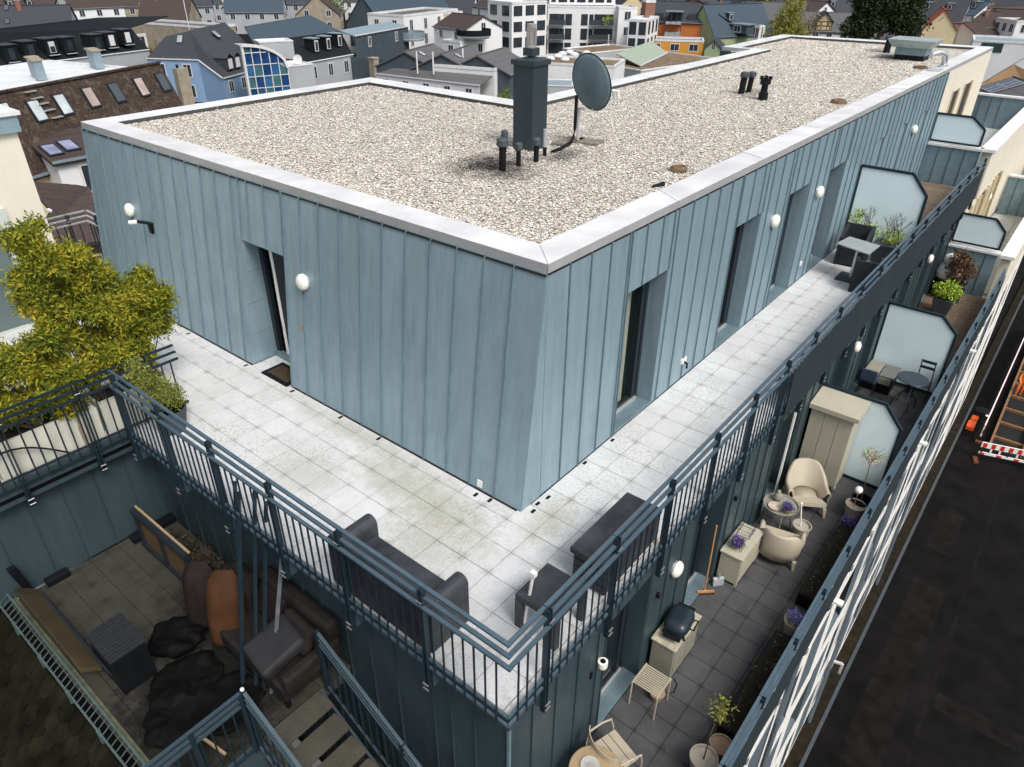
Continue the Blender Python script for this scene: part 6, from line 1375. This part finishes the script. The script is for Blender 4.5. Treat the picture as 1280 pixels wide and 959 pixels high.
block('low white garage wall with dark doors behind the black mansard', (148,46), (215,38), -11.2, 10, 'asph', 'white', 4, 1, ww=2.0, wh=2.2, side=False)
block('beige flat roof rim between slate roofs top left', (150,26), (262,34), -9.0, 7, 'asph', 'stone', 0, 0)
# blue house
t_, P = faces('light blue house with hipped slate roof and white framed windows', [(183,73,-8.6),(248,75,-8.6),(279,98,-10.6),(237,38,-5.0),(281,28,-5.0),(338,82,-10.6),(206,46,-8.6)], [(0,1,3),(1,2,3),(2,5,4,3),(0,3,4,6)], [(0,1),(1,2),(2,5)], ['slate','slate','slate'], 'blue', wins=[(0,1,2,2,1.1,1.6,1.5),(1,2,1,2,1.0,1.4,4.3),(2,5,4,2,1.0,1.4,1.3)])
nm = (P[1]-P[0]).cross(P[3]-P[0]).normalized(); nm = nm if nm.z > 0 else -nm; skylight(t_, 225, 49, P[0], nm, (P[1]-P[0]).normalized(), 1.0, 1.2)
nm = (P[5]-P[2]).cross(P[3]-P[2]).normalized(); nm = nm if nm.z > 0 else -nm; skylight(t_, 270, 43, P[2], nm, (P[5]-P[2]).normalized(), 1.0, 1.4)
d = (P[5]-P[2]).normalized(); n_ = outn(P[2], P[5])
for k, (u, v) in enumerate(((287,84),(296,82))):
    c = roofpt(u, v+3, P[2], nm); MB().obox(c-d*.75-n_*2, d*1.5, n_*2.3, (0,0,1.6)).build('dormer', TS['slate'], t_); dd = t_.children[-1]; MB().obox(c-d*.5+n_*.31+Vector((0,0,.15)), d*1.0, n_*.06, (0,0,1.3)).build('dormer_window', FWH, dd)
    m = MB(); prism(m, [c-d*.85+n_*.45+Vector((0,0,1.6)), c+n_*.45+Vector((0,0,2.2)), c-n_*2+Vector((0,0,2.2)), c-d*.85-n_*2+Vector((0,0,1.6))], .1); prism(m, [c+d*.85+n_*.45+Vector((0,0,1.6)), c+n_*.45+Vector((0,0,2.2)), c-n_*2+Vector((0,0,2.2)), c+d*.85-n_*2+Vector((0,0,1.6))], .1); m.build('dormer_roof', TS['slate'], dd)
cc = thing('rendered_chimney', 'pale rendered chimney standing before the light blue house', 'chimney', at(228,118,-9)); q = at(228,100,-8); MB().box(q.x-.7,q.x+.7,q.y-.5,q.y+.5,ZG,-6.7).build('shaft', WSS['stone'], cc); MB().tube([(q.x-.3,q.y,-6.7),(q.x-.3,q.y,-6.3)], .14, 8).build('pot', PLAS, cc)
# glass stair tower with arched top
t_ = thing('glass_stair_tower', 'pale blue stair tower with curved white arch and bright blue glazing', 'tower', at(330,110,-12)); P0, P1 = at(309,100,-10.2), at(361,96,-10.2)
d = (P1-P0).normalized(); L = (P1-P0).length; n_ = outn(P0, P1); H0, H1 = 4.3, 1.2; fz = lambda x_: H1+(H0-H1)*math.sqrt(max(0, 1-(x_/L)**2))
BLG = [glassy('blue_glass', (.012,.05,.15), .1), glassy('teal_glass', (.05,.13,.15), .1), glassy('mid_blue_glass', (.03,.10,.22), .1)]
nc = 5
for i in range(nc):
    xa, xb = L*i/nc, L*(i+1)/nc
    for j in range(5):
        za, zb = -2.6+j*1.5, -1.2+j*1.5; ta, tb = min(zb, fz(xa)-.15), min(zb, fz(xb)-.15)
        if max(ta, tb) <= za+.1: continue
        ta, tb = max(ta, za+.02), max(tb, za+.02); p = P0+d*(xa+.07)+n_*.05; q = P0+d*(xb-.07)+n_*.05; U = Vector((0,0,1))
        MB().add([p+U*za, q+U*za, q+U*tb, p+U*ta], [(0,1,2,3)]).build('glass_panel', BLG[(i*2+j) % 3 if j != 3 else 0], t_)
m = MB(); pts = [P0+d*(L*i/16)+Vector((0,0,fz(L*i/16))) for i in range(17)]
for a, b in zip(pts[:-1], pts[1:]): m.bar(a+n_*.1, b+n_*.1, .5, .35)
m.bar(P0+n_*.1-Vector((0,0,4)), P0+n_*.1+Vector((0,0,H0)), .3, .3, (1,0,0)); m.build('arch', FWH, t_)
m = MB(); n2 = 17; V = [P0+d*(L*i/16)+Vector((0,0,fz(L*i/16)-.1)) for i in range(17)]; V2 = [v_-n_*4 for v_ in V]; bt = [Vector((v_.x,v_.y,ZG)) for v_ in V]
m.add(V+V2, [(i,i+1,i+18,i+17) for i in range(16)]); m.add(V+bt, [(i,i+1,i+18,i+17) for i in range(16)]); m.build('body', WSS['grey'], t_)
for i in range(6): MB().obox(P0+d*(L*i/nc-.05)+n_*.06-Vector((0,0,2.6)), d*.1, n_*.06, (0,0,fz(min(L,L*i/nc))+2.5)).build('mullion', FWH, t_)
for j in range(4): MB().obox(P0+n_*.06+Vector((0,0,-1.2+j*1.5)), d*L*(1 if j < 2 else .98-.22*(j-1)), n_*.07, (0,0,.09)).build('transom', FWH, t_)
t2, A, B, C_, D_, d, n_ = block('pale blue lift block with roof terrace beside the glass stair tower', (352,84), (392,80), -9.0, 5, 'white', 'grey', 0, 0, par=.1, side=False)
block('taller pale blue box behind the small satellite dish', (324,53), (366,51), -6.6, 4, 'white', 'grey', 0, 0, par=.1, side=False)
q = at(372,74,-8.3); cc = thing('white_dish', 'small white satellite dish on the pale lift block terrace', 'satellite dish', q); MB().tube([q+Vector((0,0,-.8)), q], .05, 6).build('mast', ALU, cc)
m = MB(); V = []; dn_ = (CAM-q).normalized(); ax = dn_.cross(Vector((0,0,1))).normalized(); ay = ax.cross(dn_)
for i, (rr, hh) in enumerate(((.01,-.12),(.35,-.06),(.62,.05))): V += [q+(ax*math.cos(2*math.pi*k/16)+ay*math.sin(2*math.pi*k/16))*rr+dn_*hh for k in range(16)]
m.add(V, [(i*16+k, i*16+(k+1)%16, (i+1)*16+(k+1)%16, (i+1)*16+k) for i in range(2) for k in range(16)]); m.build('reflector', FWH, cc)
# dark blue mansard house
t_, P = faces('slate blue mansard house with three dormers and grey wall left of centre', [(316,53,-7.2),(425,39,-7.2),(441,68,-9.6),(358,83,-9.6),(388,19,-5.2),(305,33,-5.2),(352,86,-9.6)], [(0,1,4,5),(0,1,2,3)], [(3,2)], ['blue','black'], 'grey', wins=[(3,2,4,2,1.0,1.7,1.6)])
nm = (P[1]-P[0]).cross(P[3]-P[0]).normalized(); nm = nm if nm.z > 0 else -nm; d = (P[1]-P[0]).normalized(); n_ = outn(P[0], P[1])
for (u, v) in ((394,60),(409,57),(423,53)):
    c = roofpt(u, v+5, P[0], nm); MB().obox(c-d*.6-n_*1.5, d*1.2, n_*1.9, (0,0,1.9)).build('dormer', TS['black'], t_); dd = t_.children[-1]; MB().obox(c-d*.4+n_*.41+Vector((0,0,.1)), d*.8, n_*.06, (0,0,1.6)).build('dormer_window', FWH, dd); MB().obox(c-d*.28+n_*.47+Vector((0,0,.2)), d*.56, n_*.02, (0,0,1.3)).build('pane', FPANE, dd)
    MB().obox(c-d*.75-n_*1.5+Vector((0,0,1.9)), d*1.5, n_*2.1, (0,0,.14)).build('dormer_roof', TS['zinc'], dd)
t2 = block('white glazed bay building with large paned windows left of centre', (455,41), (493,36), -7.4, 5, 'zinc', 'white', 3, 2, ww=1.5, wh=1.7, drop=1.4, fm=FWH)
faces('thin zinc canopy roof over the dark wing beside the white bay', [(424,38,-6.6),(486,27,-6.6),(510,33,-7.2),(443,45,-7.2)], [(0,1,2,3)], [(3,2)], ['zinc'], 'slate', wins=[(3,2,2,1,.8,1.4,1.3)])
for (u, lb) in ((469,'tan stone gate pillar left, before the white bay'),(504,'tan stone gate pillar right, before the white bay')):
    q = at(u, 98, -12.5); o = MB().box(q.x-.55,q.x+.55,q.y-.55,q.y+.55,ZG,-9.6).box(q.x-.65,q.x+.65,q.y-.65,q.y+.65,-9.6,-9.4).build('stone_pillar', WSS['stone'], loc=(q.x,q.y,ZG)); tag(o, lb, 'pillar')
a, b = at(437,80,-11), at(510,84,-11); o = MB().bar(a+Vector((0,0,.4)), b+Vector((0,0,.4)), .2, 1.4).bar(a-Vector((0,0,1.6)), b-Vector((0,0,1.6)), .2, 2.4).build('garden_wall', WSS['slate'], loc=a); tag(o, 'dark topped garden wall between the two tan pillars', 'wall')
house('big dark blue gabled roof behind the white round balcony building', (452,-6), (545,-14), -4.0, (548,20), -10, 'blue', 'slate', 0, 0, 0)
# white modern with round balconies
t_, A, B, C_, D_, d, n_ = block('white modern building with rounded balconies near the centre left', (504,19), (572,11), -6.2, 9, 'asph', 'white', 4, 2, ww=1.0, wh=1.9, drop=2.0)
for k, (u, v, rr, mt, lb) in enumerate(((514,50,2.6,TS['zinc'],'a'),(592,47,3.4,TS['black'],'b'))):
    c = at(u, v-6, -8.7); V = []
    for i in range(13): a = math.pi*2*i/12; V.append((c.x+rr*math.cos(a), c.y+rr*math.sin(a)))
    m = MB(); m.lathe((c.x,c.y,-9.6), [(rr*.9,0),(rr,.4),(rr,.45)], 20); bal = m.build('balcony_slab', WSS['white'], t_); m = MB(); m.lathe((c.x,c.y,-9.15), [(rr,0),(rr*1.01,1.1),(rr*.97,1.1),(rr*.96,0)], 20); m.build('balcony_front', mt, bal)
block('white wing with cream window front beside the black round balcony', (560,16), (578,14), -6.6, 6, 'asph', 'cream', 2, 2, ww=1.3, wh=1.5)
block('lower white block under the black round balcony', (575,52), (608,48), -10.0, 5, 'white', 'white', 2, 1)
# sawtooth halls
for (a, b, e, lb) in (((506,64),(541,55),(529,79),'first grey pitched hall roof of three, left, with slate gable'),((552,67),(585,57),(577,82),'second grey pitched hall roof of three with a skylight'),((597,69),(629,60),(617,85),'third grey pitched hall roof of three next to the chimney')):
    house(lb, a, b, -7.6, e, -9.0, 'grey', 'slate', 0, 0, 0, name='hall', sky=[((a[0]+b[0])/2+4, (a[1]+b[1])/2+8, 2)] if a[0] != 597 else (), pms=BL)
faces('low brown grey lean to roof with light wall in front of the halls', [(492,85,-10.0),(616,95,-10.0),(600,107,-10.9),(470,92,-10.9)], [(0,1,2,3)], [(3,2)], ['grey'], 'white', 'shed', 'shed', wins=[(3,2,5,1,1.0,.8,1.0)])
for u, v, lb in ((522,92,'first white vent pipe on the lean to roof'),(542,93,'second white vent pipe with two caps on the lean to roof'),(579,88,'third white vent pipe at the hall gable')):
    q = at(u, v, -10.2); o = MB().tube([q, q+Vector((0,0,3.0))], .12, 8).build('vent_pipe', FWH, loc=q); tag(o, lb, 'vent pipe')
block('white hall wall right of the three pitched halls', (618,86), (650,76), -9.1, 10, 'asph', 'white', 2, 1, ww=.6, wh=2.0, side=False)
q = at(632,114,-11); pl_ = thing('balcony_plants', 'tiny roof terrace with green potted plants left of the tall chimney', 'plants', q); MB().box(q.x-1.6,q.x+2.6,q.y-1.2,q.y+1.2,-12.2,-12).build('terrace_slab', WSS['slate'], pl_); leaves('foliage', GREEN, [(q.x-.8,q.y,-11.6,.5,.4,.4),(q.x+.2,q.y,-11.3,.5,.4,.6)], 120, .25, .12, pl_, 201, clump=3)
# centre houses
house('brown roofed white house at top centre with small windows', (612,-6), (650,-2), -4.4, (645,14), -6.6, 'dbrown', 'white', 2, 3, 2, ww=.8)
house('brown hipped roof with lower white front left of the white apartments', (566,16), (604,20), -6.0, (598,34), -8.6, 'dbrown', 'white', 2, 1, 1)
block('small white annex with slate lean to below the brown roof', (598,32), (633,30), -8.6, 4, 'zinc', 'white', 3, 1, ww=.7, wh=1.9)
faces('dark green grey canopy roof by the white annex', [(590,50,-11),(624,50,-11),(618,57,-11.6),(592,57,-11.6)], [(0,1,2,3)], [(3,2)], ['slate'], 'white', 'shed', 'shed')
# white apartments
t_, A, B, C_, D_, d, n_ = block('large white apartment block with dark balconies at top centre', (685,7), (772,8), -4.8, 12, 'white', 'white', 0, 0, name='apartment_block')
L = (B-A).length; U = Vector((0,0,1))
for r_ in range(3):
    z_ = -2.6-2.75*r_
    for (tt, w_) in ((.10,1.9),(.21,.8),(.305,1.15),(.535,1.15),(.635,.7),(.75,1.9),(.88,1.9)): fwin(t_, A+d*L*tt+U*z_, d, n_, w_, 1.9, FRAME)
for r_ in range(2):
    z_ = -4.5-2.75*r_
    for (t0, t1) in ((.02,.25),(.62,.95)):
        sl_ = MB().obox(A+d*L*t0+U*(z_+.9), d*L*(t1-t0), n_*1.6, U*.2).build('balcony', WSS['grey'], t_); MB().obox(A+d*L*t0+n_*1.55+U*(z_+1.0), d*L*(t1-t0), n_*.08, U*1.0).build('balcony_front', TS['slate'], sl_)
a0 = A-n_*3
for k, (t0, t1) in enumerate(((.02,.98),)):
    MB().obox(a0+d*L*t0, d*L*(t1-t0), -n_*8, U*3.0).build('penthouse', WSS['white'], t_)
    for c_ in range(7): fwin(t_, a0+d*L*(.08+.135*c_)+U*1.5, d, n_, 1.6 if c_ % 2 else .8, 1.8, FRAME)
leaves('balcony_shrub', LIME, [tuple(A+d*L*.86+n_*1.2+U*-2.7)+(1.4,.6,.8)], 90, .3, .16, t_, 203, clump=3)
block('lower white corner block with two tall windows right of the white apartments', (786,24), (810,25), -6.4, 10, 'white', 'white', 2, 2, ww=1.2, wh=2.0, fm=FRAME)
block('white apartments with stacked dark balconies behind the tall chimney', (640,3), (684,1), -3.8, 8, 'white', 'white', 3, 3, ww=2.0, wh=1.6, fm=FRAME)
block('pale slate topped white block behind the white apartments', (774,9), (797,9), -4.8, 6, 'slate', 'white', 1, 2)
# flat roofs in front of it
block('flat brown planted roof with white dome lights beyond the satellite dish', (655,77), (768,83), -9.6, 9, 'sedum', 'white', 0, 0, par=.25)
q0 = at(690,74,-9.8)
for k, (u, v) in enumerate(((688,75),(697,72),(703,69),(712,67),(718,70),(706,76),(733,68))):
    q = at(u, v, -9.8); o = MB().lathe(q, [(.75,0),(.75,.25),(.6,.45),(.3,.58),(.02,.62)], 12).build('dome_light', FWH, smooth=True, loc=q); tag(o, 'white dome skylight in the cluster on the brown planted roof', 'skylight', 'white dome skylights on the planted roof')
block('second brown flat roof with pale rim beyond the planted roof', (740,66), (800,60), -10.5, 8, 'sedum', 'grey', 0, 0, par=.15)
block('pale blue sheet roof below the white wall left of the dish', (640,106), (716,108), -11.5, 6, 'zinc', 'grey', 0, 0, par=.05)
faces('pale green metal lean to roof with bright ribs', [(770,67,-10.3),(815,51,-10.3),(834,66,-11.4),(800,82,-11.4)], [(0,1,2,3)], [(3,2)], ['green'], 'grey', 'shed', 'shed')
block('large brown grey felt roof before the orange building', (801,88), (905,74), -11.6, 16, 'sedum', 'grey', 0, 0, par=.15, side=False)
# orange house
t_, n_, d_, A_, s_ = house('orange house with slate roof and grey loggia right of the white apartments', (818,1), (884,3), -4.4, (874,28), -8.0, 'slate', 'orange', 0, 0, 0, over=.3)
e1 = A_+s_*((at(874,28,-8)-at(884,3,-4.4)).dot(s_))-Vector((0,0,3.6)); L = (at(884,3,-4.4)-at(818,1,-4.4)).length
for (tt, w_) in ((.09,.9),(.24,.9),(.52,2.2),(.86,1.6)): fwin(t_, e1+d_*L*tt+s_*.0-Vector((0,0,1.6)), d_, s_, w_, 1.3 if w_ < 1 else 2.0, FRAME)
lg = MB().obox(e1+d_*L*.34+s_*.05+U*-.5, d_*L*.3, s_*1.5, U*.5).obox(e1+d_*L*.34+s_*.05+U*-3.0, d_*L*.3, s_*1.5, U*.9).build('loggia', WSS['grey'], t_)
for tt in (.34,.44,.54,.635): MB().obox(e1+d_*L*tt+s_*1.4+U*-3, d_*.15, s_*.15, U*4.9).build('loggia_post', TS['slate'], lg)
MB().obox(e1+d_*L*.33+s_*.0+U*1.9, d_*L*.32, s_*1.7, U*.25).build('loggia_roof', TS['zinc'], lg)
MB().obox(e1+d_*L*.38+s_*-2+U*0, d_*L*.24, s_*2, U*1.9).build('dormer', FRAME, t_)
MB().obox(e1+d_*L*.10+s_*-1.6+U*.2, d_*1.8, s_*1.4, U*1.3).build('dormer', TS['slate'], t_); MB().obox(e1+d_*L*.74+s_*-1.6+U*.2, d_*1.6, s_*1.4, U*1.4).build('dormer', TS['slate'], t_)
block('bright orange flat roofed annex with three windows below the orange house', (809,49), (880,51), -10.6, 6, 'asph', 'yellow', 3, 1, ww=1.7, wh=1.2, drop=1.4, fm=FWH, skip=())
block('brick red gable end between the white apartments and the orange house', (808,1), (820,1), -3.6, 3, 'slate', 'brick', 0, 0)
house('dark slate gable house with white double window right of the orange house', (899,18), (893,10), -6.4, (875,40), -8.6, 'black', 'slate', 1, 1, 1, half=4.2)
house('light green house with dark slate roof and wide dormer', (880,6), (952,4), -4.6, (935,43), -10.0, 'blue', 'green', 0, 0, 0, dorm=[(.35,.55)])
q0, q1 = at(911,30,-8.2), at(934,32,-8.2); d = (q1-q0).normalized(); n_ = outn(q0, q1); o = MB().obox(q0-U*1.7, q1-q0, -n_*3, U*1.7).build('dormer', WSS['slate'], t_); MB().obox(q0-d*.3+n_*.3, q1-q0+d*.6, -n_*3.4, U*.2).build('dormer_roof', TS['zinc'], o); fwin(t_, q0.lerp(q1,.5)-U*.8, d, n_, 1.6, 1.1)
block('pale conservatory with three dark panes at the green house', (936,32), (950,33), -8.6, 3, 'white', 'white', 3, 1, ww=.7, wh=1.9, drop=1.3)
house('tiny green garden house with peaked roof at the roof notch', (893,50), (897,46), -9.8, (899,60), -11.2, 'slate', 'green', 0, 0, 1, half=1.6, ww=.6)
house('brick dormer topped slate house behind the orange house', (868,-4), (884,-6), -3.4, (884,8), -6, 'slate', 'brick', 2, 1, 1)
house('cream and brick gabled house among slate roofs, top right of centre', (930,0), (922,-8), -4.6, (905,22), -7, 'slate', 'cream', 1, 1, 1, half=2.2)
house('long grey slate roof behind the yellow green willow', (950,2), (1008,4), -5, (1000,26), -9.6, 'grey', 'pink', 4, 1, 1)
# half timbered house
t_, n_, d_, A_, s_ = house('grey roofed house with half timbered gable dormer behind the roof end', (978,14), (1078,16), -6.0, (1076,40), -10.4, 'grey', 'white', 6, 1, 1, dorm=[(.48,.62),(.96,.6)])
c = roofpt(1029,38,A_,n_); MB().add([c-d_*1.6, c+d_*1.6, c+d_*1.6+U*1.7, c+U*3.4, c-d_*1.6+U*1.7], [(0,1,2,3,4)]).build('timbered_gable', WSS['cream'], t_); gb = t_.children[-1]
for (a, b) in ((-1.6,-1.6),(-.6,-.6),(.6,.6),(1.6,1.6),(-1.5,-.6),(1.5,.6)): MB().bar(c+d_*a+s_*.05, c+d_*b+s_*.05+U*1.8, .12, .08).build('timber', WSS['brown'], gb)
for z_ in (.05,.9,1.75): MB().bar(c-d_*1.6+s_*.05+U*z_, c+d_*1.6+s_*.05+U*z_, .08, .12).build('timber', WSS['brown'], gb)
m = MB(); prism(m, [c-d_*1.9+U*1.5+s_*.4, c+U*3.6+s_*.4, c+U*3.6-s_*4, c-d_*1.9+U*1.5-s_*4], .15); prism(m, [c+d_*1.9+U*1.5+s_*.4, c+U*3.6+s_*.4, c+U*3.6-s_*4, c+d_*1.9+U*1.5-s_*4], .15); m.build('gable_roof', TS['slate'], t_)
house('white gabled chapel like house beyond the half timbered dormer', (1037,3), (1066,2), -6.8, (1070,15), -9.5, 'blue', 'white', 0, 0, 0)
house('brown roofed house between willow and chapel like house', (1000,0), (1034,2), -4.6, (1034,14), -7, 'dbrown', 'white', 3, 1, 1)
# right side
house('long dark brown roof behind the orange red gable', (1135,2), (1205,0), -5, (1212,30), -10.5, 'dbrown', 'white', 0, 0, 0)
house('steep orange tiled house with cream gable at the top right', (1182,12), (1170,2), -5.6, (1160,34), -9.4, 'red', 'cream', 0, 0, 0, half=3.4, sky=[(1177,24,0)], pms=BL)
house('grey slate roof with dormers left of the orange tiled house', (1125,24), (1165,26), -8.4, (1168,42), -10.6, 'slate', 'cream', 2, 1, 1, dorm=[(.55,.6),(.85,.7)])
house('brown roofed white house with four attic windows, right of the orange gable', (1205,28), (1248,27), -8.4, (1250,38), -9.8, 'dbrown', 'white', 5, 1, 0, ww=.6, wh=.6)
block('white villa with glazed balcony front near the right edge', (1246,22), (1272,26), -7.4, 8, 'asph', 'white', 3, 2, ww=1.3, wh=1.5)
house('dark slate gable roof with pale dormer at the upper right', (1204,0), (1238,2), -4.4, (1240,20), -8.6, 'blue', 'white', 0, 0, 0, dorm=[(.7,.6)])
house('brown roof behind the white villa at the right edge', (1240,8), (1300,6), -5.4, (1300,24), -9, 'dbrown', 'white', 3, 1, 1)
house('darkest brown roof with brick chimney at the right edge', (1215,14), (1300,16), -6.4, (1300,36), -10.4, 'dbrown', 'cream', 0, 0, 0, chim=[(.2,.3,1.2)])
t_, A, B, C_, D_, d, n_ = block('long zinc roofed hall with a dark green louvre beyond the roof end', (1217,50), (1330,56), -6.4, 9, 'zinc', 'white', 0, 0, par=.2)
q = A+d*1.3-U*1.6; MB().obox(q+n_*.02, d*3.0, n_*.06, U*1.3).build('louvre', simple('louvre_green', (.02,.05,.05), .5), t_)
faces('blue grey sheet wall and zinc lean to below the long hall', [(1242,55,-6.9),(1330,58,-6.9),(1330,66,-7.6),(1244,62,-7.6)], [(0,1,2,3)], [(3,2)], ['zinc'], 'blue', 'hall', 'hall')
t_, P = faces('wood clad gable building in front of the blue grey hall', [(1225,105,-9.0),(1267,80,-6.6),(1330,112,-9.0),(1300,60,-6.6)], [(0,1,3)], [], ['zinc'], 'brown', 'gabled_hall', 'hall')
MB().add([P[0], P[1], P[2], Vector((P[2].x,P[2].y,ZG)), Vector((P[0].x,P[0].y,ZG))], [(0,1,2,3,4)]).build('wall', simple('larch_cladding', (.36,.22,.12), .7, 0, .2, 1.2, .2, (1,1,.2)), t_)
t_, n_, d_, A_, s_ = house('grey tiled roof carrying solar panels near the right edge', (1268,96), (1330,118), -7.4, (1228,124), -9.4, 'grey', 'white', 0, 0, 0, half=5.5, name='solar_house', sky=())
SOL = glassy('solar_glass', (.03,.05,.10), .12)
for i in range(3):
    for j in range(2):
        dn = d_.cross(n_).normalized(); dn = dn if dn.z < 0 else -dn; c = A_+d_*(1.2+i*1.15)+dn*(.6+j*1.8)+n_*.12
        MB().obox(c, d_*1.08, dn*1.7, n_*.05).build('solar_panel', ALU, t_); MB().obox(c+d_*.05+dn*.05+n_*.05, d_*.98, dn*1.6, n_*.006).build('solar_cells', SOL, t_.children[-1])
house('second grey tiled roof with solar panels lower at the right edge', (1262,180), (1330,150), -9.6, (1275,205), -12, 'grey', 'white', 0, 0, 0, half=5, name='solar_house')
# antenna, masts
for (u, v, z, h, lb) in ((237,38,-9.4,5.5,'thin white mast among the roofs top left'),(760,58,-10,2,'short mast on the flat roof')):
    q = at(u, v, z); o = MB().tube([q, q+U*h], .08, 6).build('mast', FWH, loc=q); tag(o, lb, 'mast')
# ------------------------------------------------------------------ trees
def tree(label, name, u, v, z, h, blobs, mat_, nleaf, ln, wd, seed):
    b = at(u, v, z); b = Vector((b.x, b.y, ZG)); t_ = thing(name, label, 'tree', b); m = MB(); m.tube([b, b+U*h*.5, b+U*h*.9], h*.03, 8, r1=h*.01)
    cs_ = [(b.x+x_*rt.x, b.y+x_*rt.y, ZG+zz, r_, r_, rz) for x_, zz, r_, rz in blobs]
    for c in cs_: m.tube([b+U*min(h*.55, c[2]-ZG-.5)*.8, Vector(c[:3])], h*.012, 5, r1=h*.004)
    m.build('trunk', BARK, t_); leaves('crown', mat_, cs_, nleaf, ln, wd, t_, seed, clump=4, inner=.35, shell=.55); return t_
tree('tall dark conifer like tree rising behind the far roof end', 'yew_tree', 1098, 48, -9.0, 17, [(-2.5,9,3.2,2.6),(2.6,9.5,3.3,2.8),(0,12,3.6,2.8),(0,15,3.4,2.6),(-1.6,18,3.0,2.4),(2.4,14.5,3.2,2.6),(1.2,19,3.0,2.4),(-4.4,7,3.0,2.2),(4.8,8,3.0,2.4),(-3.6,12,2.8,2.4),(4.6,12,2.6,2.2)], CONI, 9000, .55, .32, 301)
tree('yellow green willow like tree in front of grey roofs', 'willow_tree', 982, 50, -9.5, 11, [(-1.5,6,2.6,2.2),(0,8.5,2.8,2.4),(1.4,6,2.4,2.2),(.4,11,2.0,2.0),(-.4,4,3,1.8)], WILL, 1700, .5, .2, 302)
tree('thin bare brownish tree beside the half timbered house', 'bare_tree', 1008, 49, -9.5, 9, [(0,6,2.4,2.0),(.6,8,2.2,1.8)], island('twig_brown', [(0,(.10,.08,.05)),(1,(.22,.18,.10))]), 500, .45, .06, 303)
tree('bare garden shrub in front of the light green house', 'garden_shrub', 910, 56, -12.5, 3, [(-1.5,3,1.6,1.0),(1.2,3,1.8,1.0),(0,3.6,1.6,1.0)], island('twig_olive', [(0,(.12,.12,.05)),(1,(.26,.24,.12))]), 500, .3, .08, 304)
tree('green tree at the top edge between slate roofs', 'garden_tree', 940, 14, -9, 12, [(-2,9,3,2.2),(2,9,3,2.4),(0,11,3,2.2)], GREEN, 900, .6, .35, 305)
tree('olive garden tree at the left among courtyards', 'garden_tree', 196, 62, -11.5, 5, [(-1,2.4,1.3,1.0),(1,2.6,1.3,1.0)], island('twig_gold', [(0,(.16,.12,.05)),(1,(.33,.24,.10))]), 350, .3, .12, 306)
# ------------------------------------------------------------------ farther rows of houses
rr = random.Random(5)
kinds = [('slate','grey'),('dbrown','white'),('slate','cream'),('blue','grey'),('brown','cream'),('slate','white'),('dbrown','stone'),('slate','brick'),('red','cream')]
words = {'slate':'grey slate','dbrown':'dark brown','blue':'blue slate','brown':'brown','grey':'pale grey','red':'orange red'}
for ring, D in enumerate((222, 242, 264, 290, 320, 355)):
    az = R(-4)+ring*.02
    while az < R(80):
        Lh = rr.uniform(9, 17); jit = rr.uniform(-6, 6); x_ = CAM.x+(D+jit)*math.cos(az); y_ = CAM.y+(D+jit)*math.sin(az)
        rf, wl = kinds[rr.choice([0,0,0,1,2,3,5,5,6,7,0,1,3,6,3] if True else [0])]
        
        th = az+math.pi/2+rr.uniform(-.35, .35)+(math.pi/2 if rr.random() < .22 else 0); dv_ = Vector((math.cos(th), math.sin(th), 0)); zr = ZG+rr.uniform(8.0, 11.0)
        A = Vector((x_, y_, zr))-dv_*Lh/2; B = A+dv_*Lh
        house('distant house with %s roof and %s walls in the farther rows' % (words[rf], wl), A, B, zr, None, zr-rr.uniform(3.6,5.0), rf, wl, int(Lh/3), 2, 2, name='distant_house', group='distant houses, %s roof and %s walls' % (words[rf], wl), half=rr.uniform(4.6,6), chim=[(rr.uniform(.2,.8), .1, 1.3)], dorm=[(.3,.55),(.7,.55)] if rr.random() < .4 and ring < 3 else (), ww=1.1, wh=1.3)
        az += (Lh+rr.uniform(1.5, 7))/D
o = leaves('far_garden_trees', GREEN, [(CAM.x+dd_*math.cos(a_), CAM.y+dd_*math.sin(a_), ZG+4, 4, 4, 3.2) for dd_, a_ in [(rr.uniform(240,350), rr.uniform(0,1.35)) for _ in range(50)]], 5200, .8, .5, None, 401, clump=3, loc=(100,80,ZG)); o['kind'] = 'stuff'
